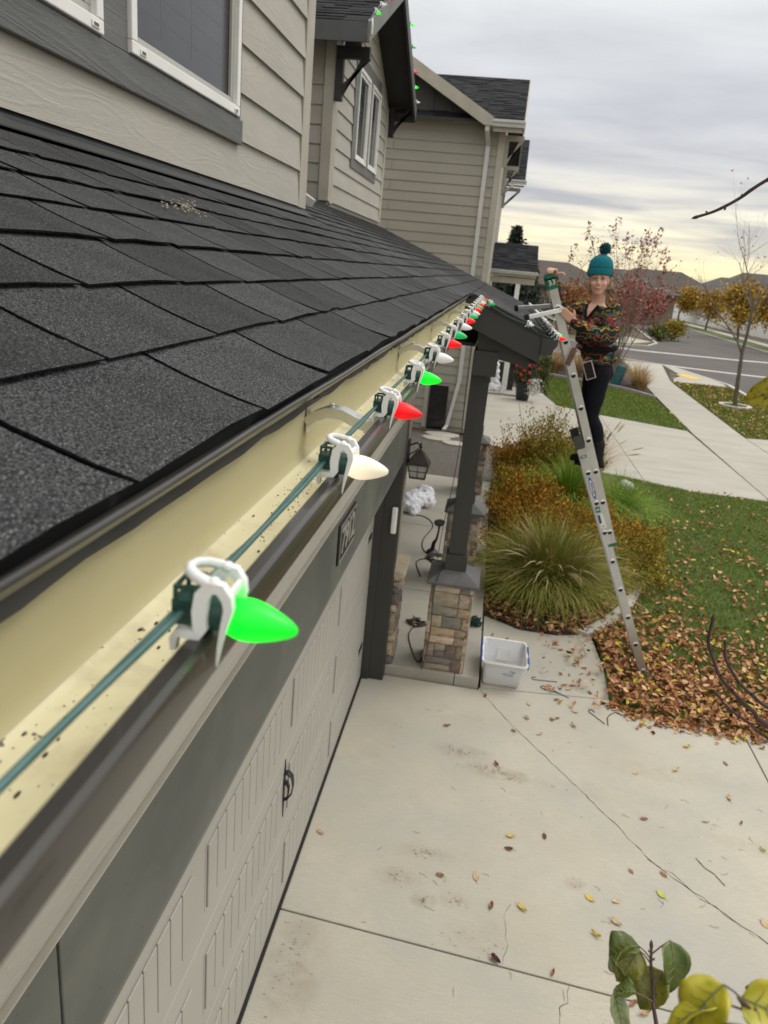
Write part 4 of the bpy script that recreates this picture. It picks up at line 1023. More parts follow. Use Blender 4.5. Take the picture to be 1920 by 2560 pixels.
# on along the porch rake and the porch eave
for x, c in ((-.075, 'g'), (.245, 'w')):
    put_socket(string, (x, 6.05, rz(x) - .004), c, False, R(-90) + .9)
zp = rz(.37) - .042
k = 0; y = 6.12
while y < 13.0:
    put_socket(string, (.485, y, zp), 'RGwRgw'[k % 6], False, rnd.uniform(-.5, .5), rnd.uniform(0, .3)).scale = (1.25, 1.25, 1.25); y += .335; k += 1
mb = MB(); cord(mb, (-.15, 5.85, 3.47), (-.08, 6.04, rz(-.08) + .01), .01, 0, .003, 5); cord(mb, (-.08, 6.05, rz(-.08) + .01), (.245, 6.05, rz(.245) + .01), .02, 0, .003, 5); cord(mb, (.245, 6.05, rz(.245) + .01), (.47, 6.1, zp + .01), .02, 0, .003, 5); cord(mb, (.472, 6.1, zp + .01), (.472, 13, zp + .01), .0, 0, .004, 5, .006)
put('cord', mb, mWire, string, sm=60, fix=False)
gs = thing('light_string', 'string of bulbs on the rakes of the dark upper gable', 'string lights', (XR, 11.3, 7))
mb = MB(); pts = []
def rkz(y): return PK[1] + .03 - abs(y - PK[0]) * SL
q = random.Random(2); k = 0
for y in (9.27, 9.60, 9.98, 10.34, 10.70, 11.05, 11.45, 11.9, 12.28, 12.74, 13.05, 13.35):
    s_ = put_socket(gs, (XR + .02, y, rkz(y)), ('G', 'w', 'R', 'G', 'w', 'R', 'w', 'G', 'g', 'R', 'G', 'w')[k], False, q.uniform(-.3, .3), q.uniform(-.1, .3)); k += 1
    s_.scale = (1.25, 1.25, 1.25); pts.append((XR + .01, y, rkz(y) + .012))
mb.tube([(XR + .0, 9.03, rkz(9.0) - .14), (XR + .02, 9.05, rkz(9.05))] + pts, .005, 5)
put('cord', mb, pm('dark_cord', (.02, .03, .028), rough=.5), gs, sm=60)
mb = MB().ribbon([(XR + .04, 9.04, rkz(9.0) + .02), (XR + .05, 9.02, rkz(9.0) - .05), (XR + .045, 9.03, rkz(9.0) - .13)], .025, .012, (0, 1, 0))
put('cord_plug', mb, mClip, gs)

# ------------------------------------------------------------------ extension ladder
lad = thing('extension_ladder', 'tall aluminium extension ladder leaning on the porch gutter', 'ladder', (1.9, 7.05, 0))
BD = Vector((-.4116, 0, .9114)); BN = Vector((.9114, 0, .4116)); B0 = Vector((1.892, 0, .0586))
FD = Vector((-.3775, 0, .926)); FN = Vector((.926, 0, .3775)); F0 = Vector((1.083, 0, 2.017))
mRing = mAluB; mRungShade = pm('rung_inside_shade', (.015, .015, .015), rough=.9)
def rail(o, d, n, s0, s1, y, w, inward, name):
    a, b = o + d * s0, o + d * s1; c = (a + b) / 2; hl = (b - a).length / 2; Y = Vector((0, 1, 0))
    mb = MB().obox(c + Y * (y + inward * .0015), n * (w / 2), Y * .0015, d * hl)
    for sg in (-1, 1): mb.obox(c + n * (sg * (w / 2 - .0015)) + Y * (y + inward * .019), n * .0018, Y * .016, d * hl)
    return put(name, mb, mGalv, lad)
YNR, YFR = 6.85, 7.27
r1 = rail(B0, BD, BN, -.115, 2.375, YNR, .080, 1, 'base_rail'); rail(B0, BD, BN, -.115, 2.375, YFR, .080, -1, 'base_rail')
f1 = rail(F0, FD, FN, -.745, 1.755, YNR + .004, .072, 1, 'fly_rail'); rail(F0, FD, FN, -.745, 1.755, YFR - .004, .072, -1, 'fly_rail')
def rung(o, d, n, s, off):
    p = o + d * s; Y = Vector((0, 1, 0))
    mb = MB().tube([p + Y * (YNR + .003), p + Y * (YFR - .003)], .016, 12, cap=False)
    g_ = put('rung', mb, mGalv, lad, sm=50)
    for y, sg in ((YNR, -1), (YFR, 1)):
        put('rung_crimp', MB().lathe([(.024, 0), (.026, .003), (.0225, .006)], p + Y * y + Y * sg * off, (0, sg, 0), 14), mRing, g_, sm=40)
        # flat D shaped patch, dark to paint the shade inside the hollow rung
        vs = [p + Y * (y + sg * (.0068 + off)) + n * (.0215 * math.cos(a)) + d * (.0215 * math.sin(a) - .002) for a in np.linspace(-math.pi - .35, .35, 11)]
        put('rung_end_shade', MB().add(vs, [tuple(range(11))]), mRungShade, g_, fix=False)
for k in range(8): rung(B0, BD, BN, k * .3035, .0)
for k in range(-2, 6): rung(F0, FD, FN, k * .3053, -.0035)
mGrn = pm('green_ladder_plastic', (.005, .13, .06), rough=.45)
for y, sg in ((YNR, 1), (YFR, -1)):
    Y = Vector((0, 1, 0))
    c = put('top_cap', MB().obox(F0 + FD * 1.735 + Y * (y + sg * .018), FN * .040, Y * .021, FD * .050).lathe([(.040, -.021), (.040, .021)], F0 + FD * 1.785 + Y * (y + sg * .018), (0, 1, 0), 16), mGrn, lad, bevel=.003, label='green plastic cap on the top of the rail')
    put('fly_foot', MB().obox(F0 + FD * -.745 + Y * (y + sg * .018), FN * .041, Y * .02, FD * .014), mGrn, lad)
    put('base_cap', MB().obox(B0 + BD * 2.42 - BN * .006 + Y * (y + sg * .016), BN * .040, Y * .02, BD * .06), pm('dark_grey_plastic', (.045, .047, .048), rough=.5), lad, bevel=.004)
    put('foot', MB().obox(B0 + BD * -.12 + Y * (y + sg * .01), BN * .045, Y * .022, BD * .03), mBlk, lad)
# stand-off stabiliser resting on the porch roof
mb_c = F0 + FD * 1.53
stb = put('standoff', MB().tube([mb_c + Vector((.03, 6.80, 0)), mb_c + Vector((.03, 7.33, 0))], .017, 8).tube([mb_c + Vector((.0, 6.86, -.10)), mb_c + Vector((.0, 7.26, -.10))], .013, 8), mAluB, lad, sm=50, label='bright U shaped stand-off arms at the ladder top')
for y0, y1, xe, zoff in ((6.83, 6.80, .262, .030), (7.27, 7.56, .175, .035)):
    a = Vector((mb_c.x + .035, y0, mb_c.z + .0 if y0 > 7 else mb_c.z - .02)); b = Vector((xe, y1, rz(xe) + zoff))
    put('standoff_arm', MB().ribbon([a, b], .046, .040, (0, 1, 0)), mAluB, stb, bevel=.005)
    put('standoff_foot', MB().ribbon([b + (a - b).normalized() * .015, b - (a - b).normalized() * .03], .060, .060, (0, 1, 0)), mRub, stb, bevel=.008)
    put('standoff_brace', MB().ribbon([Vector((mb_c.x + .0, y0, mb_c.z - .11)), a.lerp(b, .55)], .022, .012, (0, 1, 0)), mAluB, stb)
# stickers on the near rail
mLabW = pm('white_sticker', (.74, .74, .72), (.66, .66, .64), 200, rough=.5)
mBlue = pm('blue_print', (.02, .055, .36), rough=.5); mNavy = pm('navy_print', (.015, .035, .11), rough=.5); mTeal = pm('teal_sticker', (.015, .18, .15), rough=.5); mInk = pm('ink', (.03, .03, .035), rough=.6); mRed = pm('red_print', (.42, .03, .03), rough=.5)
def on_rail(s, u, w, h, mat, lvl, name, o=B0, d=BD, n=BN, y=YNR):
    p = o + d * s + n * u + Vector((0, y - .0008 * lvl, 0))
    return put(name, MB().obox(p, n * (w / 2), Vector((0, .00035, 0)), d * (h / 2)), mat, r1 if o is B0 else f1)
def rail_ellipse(s, w, h, mat, lvl, name):
    p = B0 + BD * s + Vector((0, YNR - .0008 * lvl, 0)); vs = []
    for a in np.linspace(0, 2 * math.pi, 24, endpoint=False):
        c_, s_ = math.cos(a), math.sin(a); k_ = (abs(s_) ** 1.5)
        vs.append(p + BN * (w / 2 * c_ * (1 - .25 * k_)) + BD * (h / 2 * s_))
    return put(name, MB().add(vs, [tuple(range(24))]), mat, r1, fix=False)
sl_ = (Vector((1.080, 0, 1.852)) - B0).dot(BD)
rail_ellipse(sl_, .046, .225, mBlue, 1, 'logo_border'); rail_ellipse(sl_, .035, .170, mLabW, 2, 'logo_field')
me = text_mesh('WERNER', .030, .0002, True)
# reading upwards along the rail
me.transform(Matrix((( -BD.x, BN.x, 0, 0), (0, 0, -1, 0), (-BD.z, BN.z, 0, 0), (0, 0, 0, 1))))
me.transform(Matrix.Translation(B0 + BD * sl_ + Vector((0, YNR - .0030, 0)))); put('lettering', me, mInk, r1)
def srow(x, z): return (Vector((x, 0, z)) - B0).dot(BD)
on_rail(srow(1.170, 1.655), -.004, .044, .060, mTeal, 1, 'sticker'); on_rail(srow(1.170, 1.655), -.004, .026, .012, mLabW, 2, 'sticker_print')
on_rail(srow(1.215, 1.545), .006, .050, .145, mLabW, 1, 'sticker'); on_rail(srow(1.205, 1.565), -.010, .022, .085, mNavy, 2, 'sticker_print'); on_rail(srow(1.235, 1.495), .004, .018, .010, mInk, 2, 'sticker_print')
mLabG = pm('grey_warning_sticker', (.50, .51, .50), (.58, .58, .57), 150, (1, 1, 4), rough=.5)
for za, zb in ((1.425, 1.17), (1.12, .86)):
    sa, sb = srow(0, 0), 0
    s0, s1 = (za - B0.z) / BD.z, (zb - B0.z) / BD.z; sm_ = (s0 + s1) / 2
    on_rail(sm_, .0, .058, s0 - s1, mLabG, 1, 'warning_sticker')
    for k in range(12): on_rail(s1 + (s0 - s1) * (k + .7) / 12.4, .0, .046 - .012 * (k % 3), .004, pm('grey_print', (.30, .30, .30), rough=.6), 2, 'sticker_print')
on_rail(2.285, .0, .060, .030, mGrn, 1, 'sticker')
me = text_mesh('TEK', .026, .0002, True); me.transform(Matrix(((BN.x, BD.x, 0, 0), (0, 0, -1, 0), (BN.z, BD.z, 0, 0), (0, 0, 0, 1)))); me.transform(Matrix.Translation(B0 + BD * 2.285 + Vector((0, YNR - .003, 0)))); put('lettering', me, mLabW, r1)
me = text_mesh('33', .062, .0004, True); me.transform(Matrix(((FN.x, FD.x, 0, 0), (0, 0, -1, 0), (FN.z, FD.z, 0, 0), (0, 0, 0, 1)))); me.transform(Matrix.Translation(F0 + FD * 1.742 + Vector((0, YNR - .0045, 0)))); put('lettering', me, mLabW, f1)
# rope and brown pouch hanging over the rail
mLea = pm('brown_leather', (.10, .045, .025), (.16, .075, .045), 14, rough=.6, bump=.3, bscale=50)
single('leather_pouch', MB().prism([(.648, 2.960), (.686, 2.944), (.728, 3.090), (.690, 3.112)], 6.80, 6.835, 'y').ribbon([(.71, 6.82, 3.10), (.74, 6.86, 3.13), (.80, 6.96, 3.10)], .03, .006, (0, 0, 1)), mLea, 'brown leather tool pouch hanging over the ladder rail at the woman\'s waist', 'pouch', bevel=.006)

# ------------------------------------------------------------------ things on the porch and the walk
lan = thing('wall_lantern', 'dark bronze wall lantern hung beside the garage corner', 'lantern', (-.505, 6.27, 1.9))
put('wall_plate', MB().box(-.617, -.598, 6.215, 6.325, 2.01, 2.235), mBlk, lan, bevel=.006)
put('arm', MB().tube([(-.60, 6.27, 2.185), (-.54, 6.27, 2.215), (-.505, 6.27, 2.19), (-.505, 6.27, 2.15)], .008, 8).tube([(-.60, 6.27, 2.10), (-.56, 6.27, 2.13), (-.52, 6.27, 2.165)], .006, 6).lathe([(.012, 0), (.018, .012), (.006, .03), (.009, .04), (.001, .05)], (-.505, 6.27, 2.17), (0, 0, 1), 10), mBlk, lan, sm=50)
def frust(mb, c, a, za, b, zb, n=4):
    v = [(c[0] + h * sx_, c[1] + h * sy_, z) for h, z in ((a, za), (b, zb)) for sx_, sy_ in ((-1, -1), (1, -1), (1, 1), (-1, 1))]
    return mb.add(v, [(3, 2, 1, 0), (4, 5, 6, 7), (0, 1, 5, 4), (1, 2, 6, 5), (2, 3, 7, 6), (3, 0, 4, 7)])
mLB = pm('aged_bronze', (.040, .028, .024), (.06, .045, .04), 20, rough=.55)
mb = frust(MB(), (-.505, 6.27), .092, 2.045, .040, 2.125); frust(mb, (-.505, 6.27), .040, 2.126, .018, 2.150); frust(mb, (-.505, 6.27), .098, 2.030, .094, 2.044)
put('lantern_roof', mb, mLB, lan, bevel=.003)
put('glass', frust(MB(), (-.505, 6.27), .062, 1.918, .082, 2.028), pm('frosted_pane', (.34, .35, .345), (.40, .41, .40), 8, rough=.25), lan)
mb = MB()
for sx_, sy_ in ((-1, -1), (1, -1), (1, 1), (-1, 1)): mb.ribbon([(-.505 + sx_ * .064, 6.27 + sy_ * .064, 1.912), (-.505 + sx_ * .085, 6.27 + sy_ * .085, 2.03)], .010, .010, (0, 1, 0))
for sg in (-1, 1):
    mb.box(-.505 - .068, -.505 + .068, 6.27 + sg * .066 - .005, 6.27 + sg * .066 + .005, 1.906, 1.921).box(-.505 + sg * .066 - .005, -.505 + sg * .066 + .005, 6.27 - .06, 6.27 + .06, 1.906, 1.921)
    mb.ribbon([(-.505, 6.27 + sg * .0645, 1.92), (-.505, 6.27 + sg * .0845, 2.028)], .006, .004, (1, 0, 0)).box(-.577, -.433, 6.27 + sg * .0745 - .002, 6.27 + sg * .0745 + .002, 1.972, 1.978)
    mb.ribbon([(-.505 + sg * .0645, 6.27, 1.92), (-.505 + sg * .0845, 6.27, 2.028)], .006, .004, (0, 1, 0)).box(-.505 + sg * .0745 - .002, -.505 + sg * .0745 + .002, 6.20, 6.34, 1.972, 1.978)
put('lantern_frame', mb, mLB, lan)

def crumple(name, parts, mat, label, cat, vox=.02, amp=.02, freq=9., seed=0, group=None, top=True):
    """one soft lumpy mesh grown from overlapping ellipsoids"""
    mb = MB()
    for c, r_ in parts: mb.ell(c, r_, 14, 10)
    o = put('tmp', mb, None, None); rm = o.modifiers.new('r', 'REMESH'); rm.mode = 'VOXEL'; rm.voxel_size = vox
    dg = bpy.context.evaluated_depsgraph_get(); me = bpy.data.meshes.new_from_object(o.evaluated_get(dg)); bpy.data.objects.remove(o)
    for v in me.vertices:
        p = v.co; n = v.normal
        d = abs(noise.noise((p.x * freq + seed, p.y * freq, p.z * freq))) + .5 * abs(noise.noise((p.x * freq * 2.3, p.y * freq * 2.3 + seed, p.z * freq * 2.3)))
        v.co = p + n * (amp * (1 - 2.4 * d))
    smooth(me, 180); me.name = name
    if top: 
        me.materials.append(mat); o = bpy.data.objects.new(name, me); COL.objects.link(o); return tag(o, label, cat, group)
    return me
mCloth = pm('white_gauze', (.74, .75, .80), (.84, .85, .88), 8, rough=.9)
crumple('ghost_cloth', [((-.90, 11.05, .20), (.16, .35, .13)), ((-.78, 11.35, .22), (.15, .18, .14)), ((-.70, 11.15, .17), (.12, .16, .09)), ((-.88, 10.70, .16), (.10, .16, .08)), ((-.99, 10.9, .2), (.1, .3, .12))], mCloth, 'crumpled white gauze cloth heaped on the porch floor', 'cloth', .022, .035, 8)
crumple('ghost_decoration', [((.20, 24.5, .42), (.12, .12, .42)), ((.20, 24.5, .85), (.07, .07, .12)), ((.16, 24.45, .15), (.16, .13, .15)), ((.27, 24.5, .2), (.12, .1, .2))], mCloth, 'white draped ghost cloth standing by the neighbouring porch', 'decoration', .03, .045, 9)
def wavy_panel(name, x0, x1, y, z0, z1, label, cat):
    mb = MB(); nz = 22; vs = []
    for j in range(nz + 1):
        z = z0 + (z1 - z0) * j / nz
        for i in range(9):
            x = x0 + (x1 - x0) * i / 8
            vs.append((x, y - .02 - .022 * abs(math.sin(j * 1.25 + 1.6 * noise.noise((x * 5, z * 3, 1)))) - .01 * noise.noise((x * 9, z * 9, 2)), z))
    mb.add(vs, [(j * 9 + i, j * 9 + i + 1, (j + 1) * 9 + i + 1, (j + 1) * 9 + i) for j in range(nz) for i in range(8)])
    mb.box(x0, x1, y - .015, y + .01, z0, z1)
    return single(name, mb, pm('glossy_black_plastic', (.006, .006, .007), (.014, .014, .015), 12, rough=.28, coat=.3), label, cat, sm=50)
wavy_panel('black_panel', -1.325, -.90, 17.44, .03, 1.07, 'glossy black rippled panel against the neighbouring side wall by the downspout', 'panel')
wavy_panel('black_panel', .13, .80, 24.95, .02, 1.02, 'glossy black rippled panel behind the white T on the neighbouring porch', 'panel')
tp = thing('white_marker_post', 'white T shaped post standing in front of a black panel', 'post', (.5, 24.7, 0))
put('upright', MB().hexa([(.50, 24.66, .10), (.60, 24.66, .10), (.60, 24.74, .10), (.50, 24.74, .10), (.48, 24.66, .98), (.60, 24.66, .98), (.60, 24.74, .98), (.48, 24.74, .98)]), mVinyl, tp, bevel=.006)
put('crossbar', MB().box(.22, .84, 24.64, 24.76, .985, 1.10), mVinyl, tp, bevel=.008)

# storage tote
tote = thing('storage_tote', 'empty clear plastic storage tote with blue latches beside the porch slab', 'tote', (.49, 6.36, 0))
mTote = pm('clear_tote_plastic', (.90, .905, .92), rough=.30, trans=.45, spec=.4)
def rr(cx, cy, hx, hy, r_, z):
    out = []
    for sx_, sy_, a0 in ((1, 1, 0), (-1, 1, 90), (-1, -1, 180), (1, -1, 270)):
        for k in range(4):
            a = R(a0 + 30 * k); out.append((cx + sx_ * (hx - r_) + r_ * math.cos(a), cy + sy_ * (hy - r_) + r_ * math.sin(a), z))
    return out
mb = MB(); rings = [rr(.488, 6.39, .160, .160, .03, .004), rr(.488, 6.385, .172, .176, .03, .03), rr(.493, 6.37, .196, .232, .035, .285)]
n_ = 16; vs = sum(rings, []); fs = [tuple(range(n_ - 1, -1, -1))]
for r_ in range(2): fs += [(r_ * n_ + k, r_ * n_ + (k + 1) % n_, (r_ + 1) * n_ + (k + 1) % n_, (r_ + 1) * n_ + k) for k in range(n_)]
body = put('body', mb.add(vs, fs), mTote, tote, sm=45); md = body.modifiers.new('S', 'SOLIDIFY'); md.thickness = .003
rim = MB(); a, b = rr(.493, 6.37, .197, .233, .035, .287), rr(.493, 6.37, .213, .249, .04, .292); c_ = rr(.493, 6.37, .213, .249, .04, .272)
put('rim', rim.add(a + b + c_, [(k, (k + 1) % 16, 16 + (k + 1) % 16, 16 + k) for k in range(16)] + [(16 + k, 16 + (k + 1) % 16, 32 + (k + 1) % 16, 32 + k) for k in range(16)]), mWhiteP, tote, sm=40)
mLat = pm('blue_latch_plastic', (.03, .11, .46), rough=.4)
for x, y in ((.276, 6.27), (.276, 6.50), (.710, 6.25), (.710, 6.46)):
    put('latch', MB().box(x - .008, x + .008, y - .055, y + .055, .225, .305), mLat, tote, bevel=.006)
put('paper_label', MB().hexa([(.43, 6.545, .10), (.555, 6.545, .10), (.555, 6.547, .10), (.43, 6.547, .10), (.43, 6.572, .205), (.555, 6.572, .205), (.555, 6.574, .205), (.43, 6.574, .205)]), mLabW, tote)
mb = MB()
for a, b in (((.545, 6.150, .21), (.60, 6.153, .20)), ((.60, 6.153, .20), (.565, 6.156, .185)), ((.49, 6.165, .165), (.585, 6.165, .155))): mb.ribbon([a, b], .003, .012, (0, 1, 0))
put('marker_scrawl', mb, pm('faded_marker', (.35, .37, .42), rough=.6), tote)

# black garden spotlight
sp = thing('garden_spotlight', 'black garden spotlight on a short stem on the porch floor', 'spotlight', (-.43, 9.15, .1))
put('base', MB().lathe([(.075, 0), (.075, .02), (.05, .045), (.03, .05)], (-.44, 9.15, .10), (0, 0, 1), 14), mBlk, sp, sm=40)
put('stem', MB().tube([(-.44, 9.15, .15), (-.43, 9.15, .24), (-.40, 9.15, .30), (-.385, 9.15, .42), (-.385, 9.15, .50)], [.028, .026, .016, .012, .014], 8), mBlk, sp, sm=50)
put('head', MB().lathe([(.03, -.03), (.065, -.015), (.075, .012), (.07, .018)], (-.386, 9.15, .525), (-.1, -.2, 1), 18), mBlk, sp, sm=40)
# tangled cords and green light bundles
def tangle(name, c, r_, turns, rad, mat, label, cat, seed, flat=.35, group=None):
    q = random.Random(seed); pts = []
    for i in range(turns * 12):
        a = i / 12 * 2 * math.pi + q.uniform(-.2, .2); k = r_ * q.uniform(.45, 1.1)
        pts.append((c[0] + k * math.cos(a), c[1] + k * math.sin(a) * 1.0, c[2] + rad + r_ * flat * (.5 + .5 * math.sin(i * .9 + seed)) * q.uniform(.3, 1)))
    return single(name, MB().tube(pts, rad, 5), mat, label, cat, group, sm=60)
mCordD = pm('dark_extension_cord', (.022, .021, .019), rough=.5)
mCordG = pm('dark_green_cord', (.008, .045, .036), rough=.5)
tangle('cord_bundle', (.16, 9.10, .10), .075, 12, .010, mCordG, 'bundle of dark green light cord on the slab edge beside the second column', 'cord', 3, 1.4)
tangle('cord_bundle', (.20, 7.22, .10), .060, 10, .010, mCordG, 'smaller bundle of dark green light cord behind the nearest stone column', 'cord', 7, 1.4)
tangle('cord_coil', (-.34, 8.95, .10), .16, 4, .007, mCordD, 'loose coil of dark cord round the spotlight base', 'cord', 5, .2)
tangle('cord_coil', (-.42, 7.05, .10), .10, 5, .007, pm('brown_cord', (.06, .045, .03), rough=.6), 'brown tangle of cord between the wainscot and the nearest column', 'cord', 9, .3)
def cordline(pts, r_, mat, label):
    P_ = []
    for a, b, c, d in zip([pts[0]] + pts[:-2], pts[:-1], pts[1:], pts[2:] + [pts[-1]]):
        a, b, c, d = map(Vector, (a, b, c, d))
        for k in range(6):
            t = k / 6; P_.append(.5 * ((2 * b) + (c - a) * t + (2 * a - 5 * b + 4 * c - d) * t * t + (3 * b - a - 3 * c + d) * t ** 3))
    P_.append(Vector(pts[-1])); return single('cord', MB().tube(P_, r_, 6), mat, label, 'cord', sm=60)
cordline([(-.85, 10.6, .107), (-.66, 10.55, .107), (-.52, 10.2, .107), (-.60, 9.6, .107), (-.56, 9.2, .107), (-.42, 9.0, .107)], .007, mCordD, 'thin dark cord trailing from the white cloth to the spotlight')
cordline([(-.50, 8.3, .107), (-.60, 8.75, .107), (-.44, 8.95, .107)], .007, mCordD, 'short dark cord lying beside the garage corner')
cordline([(-.42, 7.0, .107), (-.46, 6.75, .107), (-.36, 6.35, .107), (-.30, 6.25, .107), (-.27, 6.4, .107)], .006, mCordD, 'thin dark cord looping round the foot of the nearest column')
cordline([(-.235, 8.2, 2.92), (-.234, 8.2, 2.357), (-.225, 8.2, 1.815), (-.256, 8.21, 1.243), (-.305, 8.215, .744), (-.33, 8.20, .12)], .004, mCordD, 'thin dark wire hanging from the porch beam to the floor')
cordline([(-.20, 6.24, 1.075), (-.225, 6.12, 1.01), (-.235, 6.105, .85), (-.225, 6.105, .55), (-.235, 6.10, .3), (-.265, 6.11, .11)], .004, mCordD, 'thin dark wire running down the front of the nearest stone column')
cordline([(.27, 7.15, .10), (.31, 6.95, .02), (.33, 6.80, .012), (.40, 6.74, .012)], .007, mCordG, 'green cord with a white tag beside the tote')
# wire hooks lying on the concrete
def hook(p0, p1, label):
    a, b = Vector((*p0, .005)), Vector((*p1, .005)); d = (b - a).normalized(); n_ = Vector((-d.y, d.x, 0)); P_ = [b]
    P_ += [b.lerp(a, k / 4) for k in range(1, 5)] + [a + n_ * (.025 * (1 - math.cos(t))) - d * (.025 * math.sin(t)) for t in (.8, 1.6, 2.4, 3.2, 4.0)]
    return single('wire_hook', MB().tube(P_, .0032, 6), mBlk, label, 'hook', 'wire hooks on the concrete', sm=60)
hook((.815, 6.437), (1.031, 6.462), 'dark wire hook lying on the walk nearest the tote')
hook((.885, 6.299), (1.056, 6.248), 'dark wire hook lying across the joint beside the leaves')
hook((.93, 6.33), (1.12, 6.20), 'dark wire hook crossing another one beside the leaves')
hook((1.288, 6.017), (1.406, 5.862), 'dark wire hook lying alone on the driveway')
cordline([(1.432, 5.845, .004), (1.45, 5.99, .004), (1.53, 6.08, .004), (1.581, 6.045, .004)], .004, mBlk, 'curved black wire lying on the driveway near the lawn edge')
# downspout elbow on the roof behind the near wall
single('downspout_elbow', MB().ribbon([(-1.95, 6.45, rz(-1.95) + .05), (-1.72, 6.45, rz(-1.72) + .05), (-1.63, 6.45, rz(-1.63) + .035)], .10, .075, (0, 1, 0)), mGutW, 'white downspout elbow lying on the shingles behind the near wall', 'downspout', bevel=.008)
# flower pot
pot = thing('flower_pot', 'tall black pot of red and white flowers by the neighbouring porch', 'flower pot', (1.09, 23.5, 0))
put('pot', MB().lathe([(.17, .0), (.19, .02), (.25, .48), (.275, .50), (.275, .54), (.24, .54), (.23, .50)], (1.09, 23.5, 0), (0, 0, 1), 20), mBlk, pot, sm=40)
# teal post and stones
tl = thing('marker_bollard', 'leaning teal utility marker post at the grass bed edge', 'bollard', (4.74, 29.4, 0))
put('shaft', MB().tube([(4.74, 29.4, -.02), (4.90, 29.4, .75)], [.20, .19], 14), pm('teal_paint', (.018, .085, .095), (.03, .12, .13), 6, rough=.5), tl, sm=50)
put('lid', MB().tube([(4.90, 29.4, .75), (4.915, 29.4, .82)], [.20, .17], 14), pm('teal_paint', (.018, .085, .095)), tl, sm=40)
crumple('pale_boulder', [((2.82, 14.1, .06), (.16, .14, .12))], pm('pale_rock', (.45, .44, .42), (.58, .57, .55), 12, rough=.9), 'small pale boulder at the edge of the bed and lawn', 'boulder', .03, .02, 6)
single('utility_lid', MB().box(.36, .62, 11.95, 12.35, .0, .07), pm('grey_green_lid', (.13, .14, .12), rough=.7), 'flat grey utility box lid under the shrubs', 'utility box', bevel=.01)
# ------------------------------------------------------------------ vegetation helpers (numpy)
def np_mesh(name, verts, faces, mat, smooth_=False):
    """faces: (n,k) int array"""
    me = bpy.data.meshes.new(name); nv, (nf, k) = len(verts), faces.shape
    me.vertices.add(nv); me.vertices.foreach_set('co', np.ascontiguousarray(verts, np.float32).ravel())
    me.loops.add(nf * k); me.loops.foreach_set('vertex_index', np.ascontiguousarray(faces, np.int32).ravel())
    me.polygons.add(nf); me.polygons.foreach_set('loop_start', np.arange(nf, dtype=np.int32) * k)
    if smooth_: me.polygons.foreach_set('use_smooth', np.ones(nf, bool))
    me.update(calc_edges=True); me.validate(); me.materials.append(mat)
    return me
def unit(a): return a / np.maximum(np.linalg.norm(a, axis=1, keepdims=True), 1e-9)
def leaf_cards(P_, size, rs, ori=None, aspect=.55):
    """pointed leaf quads at points"""
    n = len(P_); a = unit(rs.normal(size=(n, 3)) if ori is None else ori + rs.normal(size=(n, 3)) * .6); b = unit(np.cross(a, rs.normal(size=(n, 3))))
    s_ = size * rs.uniform(.6, 1.35, (n, 1)); w = s_ * aspect
    c = np.cross(a, b) * s_ * .12
    V = np.stack([P_ - a * s_ * .5, P_ + b * w * .5 + c, P_ + a * s_ * .55, P_ - b * w * .5 + c], 1).reshape(-1, 3)
    return V, np.arange(4 * n).reshape(n, 4)
def blades(base, n, length, spread, lean, w, rs, droop=1.0, segs=5, r0=.08, up=1.0):
    """arching grass blades from a tuft: strips"""
    ph = rs.uniform(0, 2 * np.pi, n); L = length * rs.uniform(.55, 1.1, n); out = spread * rs.beta(1.6, 1.3, n); rr0 = r0 * np.sqrt(rs.uniform(0, 1, n))
    d = np.stack([np.cos(ph), np.sin(ph), np.zeros(n)], 1); side = np.stack([-np.sin(ph), np.cos(ph), np.zeros(n)], 1)
    V = []; tw = rs.normal(0, .12, n)
    for j in range(segs + 1):
        t = j / segs
        hz = out * L * (.55 * t + .55 * t * t); vz = L * up * (t - droop * out * .62 * t ** 2.4)
        p = np.array(base) + d * (rr0 + hz)[:, None] + side * (tw * L * t * t)[:, None]; p[:, 2] += np.maximum(vz, .01)
        ww = (w * (1 - .85 * t ** 1.5))
        V += [p - side * ww / 2, p + side * ww / 2]
    V = np.stack(V, 1); m = 2 * (segs + 1); idx = np.arange(n)[:, None] * m
    F = np.concatenate([idx + np.array([2 * j, 2 * j + 1, 2 * j + 3, 2 * j + 2]) for j in range(segs)], 0)
    return V.reshape(-1, 3), F
def join(parts):
    V = []; F = []; o = 0
    for v, f in parts: V.append(v); F.append(f + o); o += len(v)
    return np.concatenate(V), np.concatenate(F)
mTwig = pm('shrub_twig', (.06, .04, .026), (.10, .07, .045), 20, rough=.9)
RUST = pm('rust_shrub_leaf', (.1, .06, .02), rough=.9, spec=.15, isl=[(0, (.15, .075, .010)), (.3, (.32, .150, .018)), (.6, (.44, .215, .026)), (.78, (.26, .23, .032)), (1, (.52, .25, .034))])
OLIVE = pm('olive_shrub_leaf', (.08, .07, .02), rough=.9, spec=.15, isl=[(0, (.12, .125, .016)), (.4, (.26, .23, .034)), (.7, (.34, .23, .034)), (1, (.44, .31, .06))])
GRN = pm('green_blade', (.06, .1, .02), rough=.9, spec=.15, isl=[(0, (.075, .15, .012)), (.5, (.15, .27, .030)), (.8, (.22, .34, .05)), (1, (.34, .34, .09))])
FOUNT = pm('fountain_grass_blade', (.1, .1, .03), rough=.9, spec=.15, isl=[(0, (.095, .135, .016)), (.45, (.20, .235, .036)), (.75, (.32, .28, .075)), (1, (.50, .38, .16))])
TANB = pm('tan_grass_blade', (.3, .2, .1), rough=.9, spec=.15, isl=[(0, (.24, .15, .06)), (.5, (.42, .29, .14)), (1, (.55, .42, .22))])
